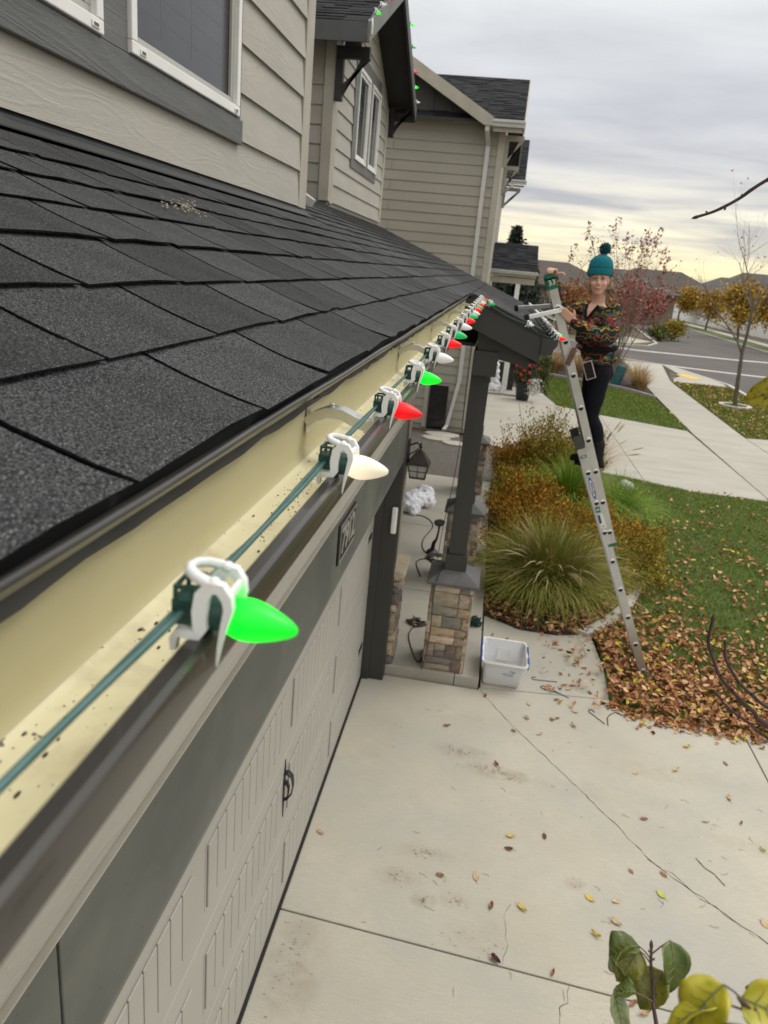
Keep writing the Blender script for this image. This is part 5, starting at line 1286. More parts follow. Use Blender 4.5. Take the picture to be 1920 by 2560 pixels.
def shrub(name, c, r_, h, n, mat, label, seed, leaf=.040, stems=110, group=None):
    n = int(n * 2.1); r_ *= 1.16; h *= 1.18
    rs = np.random.RandomState(seed); t_ = thing(name, label, 'shrub', (c[0], c[1], 0), group)
    ph = rs.uniform(0, 2 * np.pi, stems); el = rs.uniform(.12, 1.0, stems); k = np.sqrt(1 - (el * .92) ** 2)
    jit = rs.uniform(.62, 1.14, stems)
    tip = np.stack([c[0] + r_ * k * np.cos(ph) * jit, c[1] + r_ * k * np.sin(ph) * jit, h * (.12 + .88 * el) * jit], 1)
    b0 = np.stack([c[0] + .14 * r_ * np.cos(ph), c[1] + .14 * r_ * np.sin(ph), np.zeros(stems)], 1)
    mb = MB()
    for i in range(0, stems, 2):
        m_ = (b0[i] + tip[i]) / 2 + np.array([0, 0, .10 * h]); mb.tube([b0[i], m_, tip[i]], [.007, .005, .002], 4, cap=False)
    put('stems', mb, mTwig, t_, fix=False)
    s_ = rs.randint(0, stems, n); t = rs.uniform(.30, 1.04, n) ** .8
    P_ = b0[s_] * ((1 - t) ** 2)[:, None] + ((b0 + tip) / 2 + np.array([0, 0, .12 * h]))[s_] * (2 * t * (1 - t))[:, None] + tip[s_] * (t * t)[:, None]
    P_ += rs.normal(size=(n, 3)) * (.030 + .030 * rs.uniform(size=(n, 1))) * (r_ / .5)
    P_[:, 2] = np.maximum(P_[:, 2], .02)
    V, F = leaf_cards(P_, leaf, rs, (tip - b0)[s_] * 1.2)
    o = put('foliage', np_mesh('foliage', V, F, mat), None, t_); return t_
SG = 'rust coloured shrubs in the planting bed'
shrub('rust_shrub', (.70, 9.45), .46, .78, 5200, RUST, 'low rusty brown shrub just behind the fountain grass by the slab', 1)
shrub('rust_shrub', (1.45, 9.75), .60, .76, 7600, RUST, 'broad rust and olive shrub in the middle of the bed', 2)
shrub('rust_shrub', (2.08, 9.35), .50, .60, 4600, OLIVE, 'low olive brown shrub behind the lower ladder at the lawn edge', 3)
shrub('rust_shrub', (.80, 10.9), .50, .80, 5200, RUST, 'dark rusty shrub beside the porch slab at mid bed', 4)
shrub('rust_shrub', (.72, 13.3), .50, .92, 5200, RUST, 'rusty orange shrub at the back of the bed beside the last column', 5)
shrub('rust_shrub', (1.22, 13.2), .58, 1.30, 6500, OLIVE, 'tallest olive brown shrub at the back of the bed', 6)
shrub('rust_shrub', (1.80, 13.6), .50, 1.00, 4500, OLIVE, 'brown shrub at the back right of the bed behind the boots', 7)
shrub('rust_shrub', (1.25, 11.2), .34, .42, 3600, RUST, 'small rusty shrub between the green grass and the broad shrub', 8)
shrub('rust_shrub', (2.38, 10.5), .40, .42, 3000, OLIVE, 'small olive shrub at the lawn edge behind the ladder', 9)
shrub('rust_shrub', (.92, 11.7), .42, .56, 3600, RUST, 'rusty shrub left of the bright green grass', 10)
shrub('rust_shrub', (.62, 12.2), .36, .62, 2600, OLIVE, 'small olive shrub over the grey utility lid', 11)
shrub('rust_shrub', (1.98, 10.1), .46, .55, 4200, RUST, 'rust brown shrub just left of the ladder rails', 12)
def tuft(name, c, n, length, spread, w, mat, label, seed, cat='grass clump', plumes=0, group=None, droop=1., up=1., r0=.10):
    rs = np.random.RandomState(seed); t_ = thing(name, label, cat, (c[0], c[1], 0), group)
    V, F = blades((c[0], c[1], 0), n, length, spread, 0, w, rs, droop, r0=r0, up=up)
    put('blades', np_mesh('blades', V, F, mat, True), None, t_)
    if plumes:
        mb = MB(); q = random.Random(seed)
        for k in range(plumes):
            ph = q.uniform(0, 6.28); ou = q.uniform(.3, .95) * spread; L = length * q.uniform(.85, 1.1); P_ = []
            for j in range(6):
                t = j / 5; P_.append((c[0] + math.cos(ph) * ou * L * (.55 * t + .5 * t * t), c[1] + math.sin(ph) * ou * L * (.55 * t + .5 * t * t), L * (t * 1.05 - .52 * ou * t ** 2.4) + .02))
            mb.tube(P_, .0022, 4, cap=False); a, b = Vector(P_[-2]), Vector(P_[-1]); d = (b - a)
            mb.tube([b - d * .3, b, b + d * .35, b + d * .7], [.003, .011, .010, .002], 5)
        put('plumes', mb, pm('tan_plume', (.26, .19, .10), (.38, .30, .18), 60, rough=.95), t_, fix=False)
    return t_
ft = thing('fountain_grass', 'big arching clump of fountain grass at the front of the bed', 'grass clump', (1.0, 8.4, 0))
_r = np.random.RandomState(21); _p = []
for cx, cy, n_, L_, sp_, dr_, r0_ in ((1.0, 8.40, 1900, 1.12, 1.05, 1.25, .16), (.82, 8.28, 900, .95, 1.15, 1.3, .12), (1.20, 8.30, 900, 1.0, 1.1, 1.35, .12), (1.02, 8.55, 900, 1.20, .75, 1.0, .14), (1.0, 8.42, 1300, .85, .6, .85, .18), (1.30, 8.55, 500, 1.15, .9, 1.2, .08), (.68, 8.45, 500, 1.05, .9, 1.2, .08)):
    V, F = blades((cx, cy, 0), n_, L_, sp_, 0, .0075, _r, dr_, r0=r0_)
    V = V.reshape(n_, -1, 3); V[:, :, :2] += (_r.normal(0, .10, (n_, 1, 2)) * np.clip(V[:, :, 2:3], 0, 1)); _p.append((V.reshape(-1, 3), F))
V, F = join(_p); put('blades', np_mesh('blades', V, F, FOUNT, True), None, ft)
mb = MB(); q = random.Random(21)
for k in range(75):
    ph = q.uniform(0, 6.28); ou = q.uniform(.3, .95); L_ = q.uniform(.85, 1.25); P_ = []
    for j in range(7):
        t = j / 6; P_.append((1.0 + math.cos(ph) * ou * L_ * (.5 * t + .5 * t * t), 8.42 + math.sin(ph) * ou * L_ * (.5 * t + .5 * t * t), L_ * (t * 1.0 - .62 * ou * t ** 2.6) + .02))
    mb.tube(P_[:5] + [P_[5]], .0018, 4, cap=False); a, b = Vector(P_[4]), Vector(P_[5]); d = (b - a); c = Vector(P_[6])
    mb.tube([a, a.lerp(b, .5), b, c], [.002, .0085, .0075, .001], 5)
put('plumes', mb, pm('tan_plume', (.34, .25, .12), (.48, .38, .22), 60, rough=.95), ft, fix=False)
tuft('green_grass', (1.55, 11.9), 3000, 1.25, 1.15, .010, GRN, 'bright green flopping grass clump in the middle of the bed', 22, droop=1.35)
tuft('green_grass', (2.36, 12.0), 1700, .95, 1.15, .008, GRN, 'bright green grass clump spilling onto the lawn by the pale boulder', 23, droop=1.35)
tuft('tan_grass', (2.05, 13.9), 800, 1.25, .75, .007, TANB, 'pale tan feathery grass behind the woman\'s boots', 24, plumes=20)
tuft('tan_grass', (1.75, 9.0), 260, .62, 1.05, .006, TANB, 'wispy tan grass sprawling between the fountain grass and the kerb', 25)

# neighbour's plants
rs = np.random.RandomState(31)
P_ = rs.normal(size=(2200, 3)); P_ = unit(P_) * (rs.uniform(0, 1, (2200, 1)) ** .4) * np.array([.36, .36, .40]) + np.array([1.09, 23.5, .82])
V, F = leaf_cards(P_, .075, rs); put('foliage', np_mesh('foliage', V, F, pm('pot_foliage', (.05, .07, .03), rough=.7, isl=[(0, (.02, .035, .012)), (.6, (.06, .085, .03)), (1, (.13, .14, .06))])), None, pot)
mb = MB(); q = random.Random(6)
for k in range(30):
    a = q.uniform(0, 6.28); r_ = q.uniform(.15, .40); mb.ell((1.09 + r_ * math.cos(a), 23.5 + r_ * math.sin(a) - .1, q.uniform(.62, 1.22)), (.045, .045, .045), 7, 5)
put('red_blooms', mb, pm('red_petal', (.30, .008, .012), (.42, .02, .02), 30, rough=.7), pot, sm=60, kind='stuff')
P_ = np.stack([rs.normal(1.36, .12, 420), rs.normal(23.35, .12, 420), rs.uniform(.22, .72, 420)], 1)
V, F = leaf_cards(P_, .07, rs); put('white_blooms', np_mesh('white_blooms', V, F, pm('white_petal', (.6, .6, .55), rough=.8)), None, pot, kind='stuff')
def dense(name, c, rad, zc_, n, leaf, mat, label, cat, seed, cone=False, trunk=None):
    rs = np.random.RandomState(seed); t_ = thing(name, label, cat, (c[0], c[1], 0))
    if cone:
        z = rs.uniform(.02, 1, n); rr_ = rad * (1 - z) ** .8 * rs.uniform(.35, 1.12, n); ph = rs.uniform(0, 6.28, n)
        rr_ *= (.72 + .30 * np.sin(z * 31 + 2.5 * np.sin(ph * 3)) + .22 * np.sin(ph * 5 + z * 9)); rr_ += .12 * rad * rs.uniform(0, 1, n) ** 3
        P_ = np.stack([c[0] + rr_ * np.cos(ph), c[1] + rr_ * np.sin(ph), .3 + z * zc_ - rr_ * .15], 1); ori = np.stack([np.cos(ph), np.sin(ph), -.1 + 0 * ph], 1)
    else:
        cl = rs.normal(size=(26, 3)); cl = unit(cl) * rs.uniform(.3, .95, (26, 1)); k = rs.randint(0, 26, n)
        P_ = (cl[k] + rs.normal(size=(n, 3)) * .22) * np.array([rad, rad, zc_ * .5]) + np.array([c[0], c[1], zc_ * .52]); P_[:, 2] = np.maximum(P_[:, 2], .03); ori = None
    V, F = leaf_cards(P_, leaf, rs, ori, .35 if cone else .6); put('foliage', np_mesh('foliage', V, F, mat), None, t_)
    put('trunk', MB().tube([(c[0], c[1], 0), (c[0], c[1], zc_ * .9)], [trunk or .05, .01], 6), mTwig, t_)
    return t_
EVG = pm('spruce_needles', (.02, .03, .02), rough=.8, isl=[(0, (.014, .022, .014)), (.6, (.035, .050, .034)), (1, (.075, .095, .07))])
YGN = pm('yellow_green_leaf', (.1, .12, .02), rough=.75, isl=[(0, (.03, .05, .010)), (.5, (.085, .105, .020)), (1, (.19, .19, .045))])
dense('column_shrub', (1.78, 26.0), .34, 1.45, 2600, .07, YGN, 'yellow green column shrub behind the flower pot', 'shrub', 41)
dense('spruce_tree', (.35, 34.5), 1.5, 5.35, 6500, .26, EVG, 'tall dark spruce behind the neighbouring house', 'tree', 42, True, .15)
dense('spruce_tree', (1.05, 34.5), 1.3, 4.5, 4500, .26, EVG, 'shorter dark spruce to the right of the tall one', 'tree', 43, True, .15)
dense('juniper_shrub', (1.15, 28.5), .75, 3.3, 4200, .13, EVG, 'dark bluish juniper right of the neighbouring porch post', 'shrub', 44)
dense('juniper_shrub', (.15, 27.3), .50, 2.9, 2400, .12, EVG, 'dark juniper under the neighbouring porch roof', 'shrub', 45)
k = 0
for x, y, s_ in ((2.6, 31.6, 1.0), (3.5, 31.3, 1.1), (4.2, 30.6, .9), (5.6, 28.9, 1.0), (5.7, 30.2, 1.1), (5.2, 31.6, 1.2), (2.0, 33.5, 1.2), (4.2, 33.8, 1.2), (3.0, 33.0, 1.1), (1.6, 31.8, .9)):
    tuft('bunch_grass', (x, y), 420, 1.0 * s_, .8, .016, TANB, 'dry tan bunch grass in the bed beyond the neighbouring lawn', 50 + k, plumes=0, group='dry bunch grasses beyond the neighbouring lawn', r0=.16); k += 1

# ---- lawn grass blades and leaf litter
def inside(P_, poly):
    x, y = P_[:, 0], P_[:, 1]; n = len(poly); r_ = np.zeros(len(P_), bool)
    for i in range(n):
        x0, y0 = poly[i]; x1, y1 = poly[(i + 1) % n]
        c = ((y0 > y) != (y1 > y)) & (x < (x1 - x0) * (y - y0) / (y1 - y0 + 1e-12) + x0); r_ ^= c
    return r_
def grass(name, poly, n, h, w, seed, z=.006, mat=None):
    rs = np.random.RandomState(seed); p = np.array(poly); lo_, hi_ = p.min(0), p.max(0)
    Q = rs.uniform(lo_, hi_, (n, 2)); Q = Q[inside(Q, poly)]; n = len(Q); ph = rs.uniform(0, 6.28, n); L = h * rs.uniform(.5, 1.2, n); ln = L * rs.uniform(.2, 1.1, n); pl = rs.uniform(0, 6.28, n)
    B = np.stack([Q[:, 0], Q[:, 1], np.full(n, z)], 1); s_ = np.stack([np.cos(ph), np.sin(ph), 0 * ph], 1) * w / 2; T = B + np.stack([np.cos(pl) * ln, np.sin(pl) * ln, L], 1)
    V = np.stack([B - s_, B + s_, T], 1).reshape(-1, 3)
    o = put(name, np_mesh(name, V, np.arange(3 * n).reshape(n, 3), mat), None); o['kind'] = 'stuff'; o['label'] = 'short mown grass of the lawn'; return o
TURF = pm('turf_blade', (.04, .07, .015), rough=.9, spec=.15, isl=[(0, (.066, .120, .009)), (.5, (.135, .21, .016)), (.85, (.195, .265, .030)), (1, (.32, .27, .06))])
grass('lawn_grass', lawnp, 95000, .042, .0075, 61, mat=TURF)
grass('lawn_grass', [(1.97, 26.61), (1.95, 25.0), (2.16, 23.27), (3.3, 22.44), (5.70, 21.35), (5.83, 27.19), (4.28, 29.36), (2.25, 30.46)], 26000, .05, .018, 62, mat=TURF)
grass('lawn_grass', [(7.18, 21.31), (9.95, 21.9), (9.95, 30.35), (10.0, 33.09), (7.64, 33.1)], 26000, .05, .018, 63, mat=TURF)
LIT = pm('fallen_leaf_litter', (.3, .17, .1), rough=.9, spec=.15, isl=[(0, (.11, .042, .022)), (.22, (.28, .115, .050)), (.48, (.43, .205, .095)), (.72, (.56, .315, .16)), (.88, (.66, .44, .25)), (.93, (.27, .08, .07)), (.96, (.62, .45, .06)), (1, (.46, .44, .08))])
def litter_mesh(Q, size, rs, z0, zr):
    n = len(Q); ph = rs.uniform(0, 6.28, n); s_ = (size * rs.uniform(.6, 1.3, n))[:, None]
    nz = unit(np.stack([rs.normal(0, .60, n), rs.normal(0, .60, n), np.ones(n)], 1)); a = np.stack([np.cos(ph), np.sin(ph), 0 * ph], 1); a = unit(a - nz * (a * nz).sum(1, keepdims=True)); b = np.cross(nz, a)
    C = np.stack([Q[:, 0], Q[:, 1], z0 + zr * rs.uniform(0, 1, n)], 1); cu = rs.uniform(-.1, .38, (n, 1)) * s_; w = s_ * rs.uniform(.22, .36, (n, 1))
    M0, M1, M2 = C - a * s_ * .5 + nz * cu * .6, C, C + a * s_ * .55 + nz * cu * .9
    V = np.stack([M0, C - a * s_ * .12 + b * w + nz * cu, C + a * s_ * .22 + b * w * .85 + nz * cu, M2, C + a * s_ * .22 - b * w * .85 + nz * cu * .8, C - a * s_ * .12 - b * w + nz * cu * .8, M1 - a * s_ * .1, M1 + a * s_ * .2], 1)
    i = np.arange(n)[:, None] * 8
    F = np.concatenate([i + np.array(f) for f in ((0, 6, 1, 0), (6, 7, 2, 1), (7, 3, 2, 7), (0, 5, 6, 0), (5, 4, 7, 6), (4, 3, 7, 4))], 0) if False else np.concatenate([i + np.array(f) for f in ((0, 6, 1), (6, 7, 1), (7, 2, 1), (7, 3, 2), (0, 5, 6), (5, 4, 6), (4, 7, 6), (4, 3, 7))], 0)
    return V.reshape(-1, 3), F
rs = np.random.RandomState(71)
Q = rs.uniform((1.0, 5.95), (5.6, 14.6), (60000, 2))
e = np.where(Q[:, 0] < 3.2, 1, .8)
dl = np.maximum(0, 1 - np.maximum(0, (Q[:, 1] - 6.1) + .55 * (Q[:, 0] - 2.0)) / 3.1) ** 1.5        # thick drift by the driveway, thinning up the lawn
nz_ = np.array([noise.noise((x * 1.7, y * 1.7, 3)) for x, y in Q]) * .5 + .5
dens = np.clip(.95 * dl * (.45 + 1.1 * nz_), 0, 1) + .085 * (nz_ > .40) * np.clip((14.2 - Q[:, 1]) / 5, 0.2, 1)
keep = inside(Q, lawnp) & (rs.uniform(size=len(Q)) < dens)
QL = Q[keep]
Qb = rs.uniform((.3, 7.45), (2.2, 9.3), (3200, 2)); Qb = Qb[inside(Qb, bedp) & (rs.uniform(size=len(Qb)) < .55)]
Qw = np.stack([rs.uniform(.9, 1.56, 260), rs.uniform(6.0, 7.6, 260)], 1); Qw = Qw[rs.uniform(size=260) < np.clip((Qw[:, 0] - .75) * .75, 0, .9)]
Qe = np.stack([rs.uniform(1.5, 5.6, 1500), 6.11 - np.abs(rs.normal(0, .10, 1500))], 1); Qe = Qe[rs.uniform(size=1500) < np.clip(.85 - (Qe[:, 0] - 1.5) * .16, .12, 1)]
Qe[:, 1] += np.interp(Qe[:, 0], [1.5, 1.65, 1.9, 2.6], [.15, .06, .015, 0])
QL = np.concatenate([QL, Qb, Qw]); nQ = len(QL)
V1, F1 = litter_mesh(QL, .060, rs, .018, .065)
Qf = rs.uniform((5.65, 21.4), (9.95, 33), (2600, 2)); Qf = Qf[inside(Qf, [(7.18, 21.31), (9.95, 21.9), (9.95, 30.35), (10.0, 33.09), (7.64, 33.1)]) | inside(Qf, [(3.3, 22.44), (5.70, 21.35), (5.83, 25)])]
V2, F2 = litter_mesh(Qf, .075, rs, .03, .03)
V3, F3 = litter_mesh(Qe, .055, rs, .006, .012)
V, F = join([(V1, F1), (V2, F2), (V3, F3)])
o = put('leaf_litter', np_mesh('leaf_litter', V, F, LIT), None); o['kind'] = 'stuff'; o['label'] = 'drift of fallen brown leaves over the lawn'

# leaves lying one by one on the concrete
def leaf_obj_mesh(seed, L, W, curl):
    q = random.Random(seed); mb = MB(); n = 6; vs = []
    for i in range(n + 1):
        t = i / n; w = W * math.sin(math.pi * min(1, .06 + t * .93)) ** .75 * (1.15 - .45 * t); zc_ = curl * (t - .5) ** 2 * 4 * .5
        for s_ in (-1, 0, 1):
            vs.append(((t - .5) * L, s_ * w / 2 + q.uniform(-.03, .03) * W, zc_ + abs(s_) * curl * (.5 + .5 * q.random()) + .003))
    fs = [(i * 3 + a, i * 3 + a + 1, (i + 1) * 3 + a + 1, (i + 1) * 3 + a) for i in range(n) for a in (0, 1)]
    mb.add(vs, fs); mb.tube([(-L / 2, 0, curl * .5 + .003), (-L * .68, q.uniform(-.1, .1) * L, .003), (-L * .85, q.uniform(-.15, .15) * L, .004)], .0012, 4)
    me = mb.mesh('fallen_leaf'); smooth(me, 60); return me
LCOL = {'yellow': pm('yellow_dry_leaf', (.52, .36, .03), (.62, .47, .08), 40, rough=.6), 'brown': pm('brown_dry_leaf', (.20, .085, .035), (.32, .15, .065), 40, rough=.8),
        'tan': pm('tan_dry_leaf', (.42, .28, .14), (.58, .45, .28), 40, rough=.8), 'maroon': pm('maroon_dry_leaf', (.075, .02, .022), (.13, .045, .04), 40, rough=.7), 'lime': pm('lime_dry_leaf', (.38, .40, .05), (.48, .48, .10), 40, rough=.6)}
LM = {}
for cn, m in LCOL.items():
    LM[cn] = []
    for k in range(3):
        me = leaf_obj_mesh(hash(cn) % 97 * 0 + k * 7 + len(cn), .066, .036 if k else .044, (.004, .010, .016)[k]); me.materials.append(m); LM[cn].append(me)
DL = [(.60, 5.53, 'brown'), (.82, 5.54, 'tan'), (1.12, 5.75, 'tan'), (.46, 5.03, 'brown'), (1.56, 5.22, 'tan'), (1.91, 5.36, 'tan'), (2.07, 5.71, 'yellow'), (2.14, 5.94, 'tan'), (2.35, 5.56, 'brown'), (2.25, 5.11, 'tan'), (1.54, 4.69, 'brown'), (2.0, 4.78, 'tan'), (2.26, 4.83, 'brown'), (.56, 4.26, 'yellow'), (.55, 4.14, 'maroon'), (.80, 4.32, 'maroon'), (2.33, 4.58, 'lime'), (1.57, 4.17, 'brown'), (1.36, 4.14, 'brown'), (1.52, 3.99, 'lime'), (.63, 3.66, 'yellow'), (.44, 3.63, 'brown'), (1.06, 3.84, 'yellow'), (1.22, 3.86, 'tan'), (1.20, 3.69, 'tan'), (1.06, 3.57, 'yellow'), (.47, 3.262, 'maroon'), (.79, 3.25, 'brown'), (1.21, 3.16, 'brown'), (1.27, 3.12, 'tan'), (2.13, 3.91, 'tan'), (.04, 5.44, 'brown'), (.11, 3.80, 'brown'), (.34, 3.85, 'tan'), (-.71, 3.97, 'tan'), (.35, 6.01, 'brown'),
      (.75, 5.99, 'tan'), (1.0, 6.13, 'brown'), (.97, 5.81, 'tan'), (.99, 5.83, 'brown'), (.94, 5.79, 'brown'), (.72, 5.75, 'tan'), (1.15, 5.98, 'tan'), (1.68, 6.02, 'yellow'), (1.76, 5.97, 'lime'), (1.48, 6.14, 'brown'), (1.12, 7.14, 'brown'), (1.0, 6.86, 'tan'), (1.26, 6.95, 'yellow'), (1.08, 6.63, 'brown'), (1.33, 6.35, 'brown'), (1.32, 6.82, 'brown'), (1.10, 6.42, 'brown'), (1.14, 6.36, 'tan'), (1.18, 6.44, 'brown'), (1.06, 6.36, 'tan'), (.55, 7.2, 'brown'), (.40, 7.25, 'brown'), (.75, 7.1, 'tan'), (.48, 7.1, 'tan'), (2.5, 5.9, 'tan'), (2.42, 4.0, 'tan')]
q = random.Random(12)
LW = {'yellow': 'bright yellow', 'brown': 'rusty brown curled', 'tan': 'dry tan', 'maroon': 'dark maroon', 'lime': 'lime yellow'}
def zone(x, y):
    if y > 6.7: return 'on the walk behind the tote'
    if y > 6.05 or (y > 5.9 and x < 1.2): return 'among the wire hooks'
    if x < .3: return 'left of the long crack'
    if y > 5.45: return 'in front of the lawn drift' if x > 1.3 else 'in front of the tote'
    if y < 3.32: return 'along the straight joint'
    if y > 4.5: return 'beyond the long crack' if x > 1.2 else 'beside the upper crack end'
    return 'on the near right driveway' if x > .9 else 'in the near middle driveway'
zs = {}
for x, y, c in DL: zs.setdefault((c, zone(x, y)), []).append((x, y))
ORD = ('first', 'second', 'third', 'fourth', 'fifth', 'sixth', 'seventh', 'eighth', 'ninth', 'tenth')
def leaf_label(x, y, c):
    zn = zone(x, y); l_ = sorted(zs[(c, zn)]); k = l_.index((x, y))
    return (ORD[k] + ' from the left of the ' + LW[c] + ' leaves ' + zn) if len(l_) > 1 else (LW[c] + ' fallen leaf alone of its colour ' + zn)
for x, y, c in DL:
    k = q.randrange(3); s_ = q.uniform(.75, 1.15) * (.85 if c == 'brown' else 1)
    o = inst('fallen_leaf', LM[c][k], None, (x, y, .0015), (q.uniform(-.12, .12), q.uniform(-.12, .12), q.uniform(0, 6.28)), (s_, s_ * q.uniform(.65, 1.1), s_))
    tag(o, leaf_label(x, y, c), 'leaf', 'fallen leaves scattered on the driveway and walk')
mb = MB(); q = random.Random(44)
for k in range(60):
    x, y = q.uniform(-.4, 2.5), q.uniform(3.0, 5.9); a = q.uniform(0, 6.28); L = q.uniform(.02, .07); b_ = q.uniform(-.5, .5)
    mb.tube([(x, y, .003), (x + L * .5 * math.cos(a), y + L * .5 * math.sin(a), .004), (x + L * math.cos(a + b_), y + L * math.sin(a + b_), .003)], .0011, 4)
mb.tube([(1.83, 4.38, .004), (1.87, 4.30, .004), (1.92, 4.26, .004), (1.965, 4.17, .004)], .003, 5)
o = put('fallen_stalks', mb, pm('dry_stalk', (.22, .17, .10), (.34, .28, .18), 30, rough=.9), None, fix=False); o['kind'] = 'stuff'; o['label'] = 'thin dry leaf stalks scattered over the driveway'

# ------------------------------------------------------------------ trees
def branch_tree(name, base, top, label, seed, trunk_r, spread, levels, twigs, leafmat=None, nleaf=0, leaf=.1, barkmat=None, crown=None, stems=1, group=None, lz=.3, tipleaf=False):
    q = random.Random(seed); rs = np.random.RandomState(seed); t_ = thing(name, label, 'tree', base, group)
    base, top = Vector(base), Vector(top); mb = MB(); ends = []; mids = []
    def grow(p, d, L, r_, lev):
        P_ = [p]; R_ = [r_]; n = 4
        for i in range(n):
            d = (d + Vector((q.gauss(0, .10), q.gauss(0, .10), q.gauss(.03, .06)))).normalized(); p = p + d * L / n; P_.append(p); R_.append(r_ * (1 - .62 * (i + 1) / n))
        mb.tube(P_, R_, 5 if lev else 8, cap=False)
        if lev >= levels: ends.append((P_[-1], d)); mids.append((P_[2], d)); return
        for k in range(twigs):
            t = q.uniform(.35, 1.0); i = min(n - 1, int(t * n)); pp = P_[i].lerp(P_[i + 1], t * n - i)
            dd = (d * 1.05 + Vector((q.gauss(0, 1), q.gauss(0, 1), q.gauss(.25, .5))) * spread).normalized()
            grow(pp, dd, L * q.uniform(.45, .72), R_[i] * .55, lev + 1)
    for s_ in range(stems):
        d0 = (top - base); d0 = (d0 + Vector((q.gauss(0, 1), q.gauss(0, 1), 0)) * (d0.length * .22 if stems > 1 else 0.)).normalized()
        grow(base + Vector((q.gauss(0, .05), q.gauss(0, .05), 0)) * (stems > 1), d0, (top - base).length * (.66 if levels else 1), trunk_r, 0)
    put('trunk', mb, barkmat or mBark, t_, sm=60, fix=False)
    if nleaf:
        E_ = np.array([e_[0][:] for e_ in ends] + ([] if tipleaf else [e_[0][:] for e_ in mids])); k = rs.randint(0, len(E_), nleaf)
        P_ = E_[k] + rs.normal(size=(nleaf, 3)) * (np.array(lz) if isinstance(lz, tuple) else np.array([lz, lz, lz]))
        V, F = leaf_cards(P_, leaf, rs); put('crown', np_mesh('crown', V, F, leafmat), None, t_)
    return t_
mBark = pm('grey_brown_bark', (.085, .07, .055), (.15, .125, .10), 9, (1, 1, .3), .9, bump=.4, bscale=20)
mBarkP = pm('pale_twig_bark', (.20, .165, .13), (.27, .225, .18), 9, rough=.9)
YEL = pm('golden_leaf', (.5, .3, .03), rough=.7, isl=[(0, (.20, .105, .008)), (.4, (.38, .215, .014)), (.75, (.50, .30, .022)), (1, (.33, .25, .035))])
REDL = pm('wine_red_leaf', (.2, .05, .04), rough=.7, isl=[(0, (.17, .045, .035)), (.5, (.30, .085, .065)), (1, (.40, .17, .12))])
ORL = pm('orange_brown_leaf', (.25, .1, .03), rough=.75, isl=[(0, (.13, .045, .015)), (.5, (.25, .10, .03)), (1, (.36, .18, .06))])
branch_tree('street_tree', (8.62, 27.43, 0), (8.0, 27.4, 5.5), 'bare young street tree in a ring of pale kerb', 3, .085, .62, 3, 5, YEL, 60, .09, mBark, tipleaf=True, lz=.1)
single('tree_ring', MB().lathe([(.55, -.02), (.55, .07), (.40, .07), (.40, -.02)], (8.62, 27.43, 0), (0, 0, 1), 24), mCurb, 'pale concrete ring round the bare street tree', 'tree ring', sm=40)
sb = thing('serviceberry_tree', 'many stemmed tree with wine red upright leaf tufts behind the woman', 'tree', (4.9, 31.2, 0))
_q = random.Random(8); _r = np.random.RandomState(8); mb = MB(); _L = []
for x, z in ((2.55, 4.75), (2.95, 5.55), (3.25, 5.05), (3.55, 4.6), (3.92, 5.75), (4.1, 5.1), (4.55, 5.35), (4.8, 5.05), (5.05, 5.45), (5.25, 5.3), (5.42, 5.15), (5.6, 5.55), (5.95, 4.95), (6.2, 4.6), (6.0, 4.2), (3.0, 4.0), (6.6, 3.9), (4.3, 4.4), (5.3, 4.5)):
    tip = Vector((x, 31.2 + _q.uniform(-.6, .6), z)); b_ = Vector((4.9 + _q.uniform(-.15, .15), 31.2 + _q.uniform(-.15, .15), 0)); m_ = b_.lerp(tip, .45) + Vector((-(x - 4.9) * .12, 0, .25))
    P_ = [b_.lerp(m_, t).lerp(m_.lerp(tip, t), t) for t in np.linspace(0, 1, 9)]
    mb.tube(P_, [.030 - .026 * k / 8 for k in range(9)], 5, cap=False)
    for k in range(3, 8):
        for _k in range(3):
            a = P_[k]; e_ = a + Vector((_q.gauss(.05, .35), _q.gauss(0, .3), _q.uniform(.25, .8))); mb.tube([a, a.lerp(e_, .5) + Vector((0, 0, -.03)), e_], [.008, .006, .003], 4, cap=False)
            _L.append(_r.normal(size=(3, 3)) * np.array([.07, .07, .12]) + np.array(e_[:]))
    n_ = 34 if z > 4.5 else 8; ax_ = np.array((.16, 0, 1.)); t = _r.uniform(-.45, .35, (n_, 1))
    _L.append(np.array(tip[:]) + ax_ * t * .85 + _r.normal(size=(n_, 3)) * np.array([.065, .065, .03]) * (1.1 - np.abs(t)))
P_ = np.concatenate(_L); V, F = leaf_cards(P_, .115, _r)
put('trunk', mb, mBarkP, sb, sm=60, fix=False); put('crown', np_mesh('crown', V, F, REDL), None, sb)
for k, (x, y, hh, lab, mt) in enumerate(((22.3, 100, 5.0, 'golden street tree at the far end of the white fence', YEL), (22.2, 86, 4.5, 'thinner golden street tree second from the far end of the fence', YEL), (21.8, 73, 5.3, 'large golden street tree over the white fence', YEL), (22.0, 64, 5.4, 'golden brown street tree nearest along the white fence', YEL), (21.9, 58, 5.6, 'golden street tree at the right edge of the view', YEL))):
    branch_tree('golden_tree', (x, y, 0), (x - .2, y, hh * .74), lab, 30 + k, .12, .62, 2, 6, mt, (3600, 1500, 3400, 2200, 2600)[k], .30, mBark, lz=.42, group='golden street trees along the white fence')
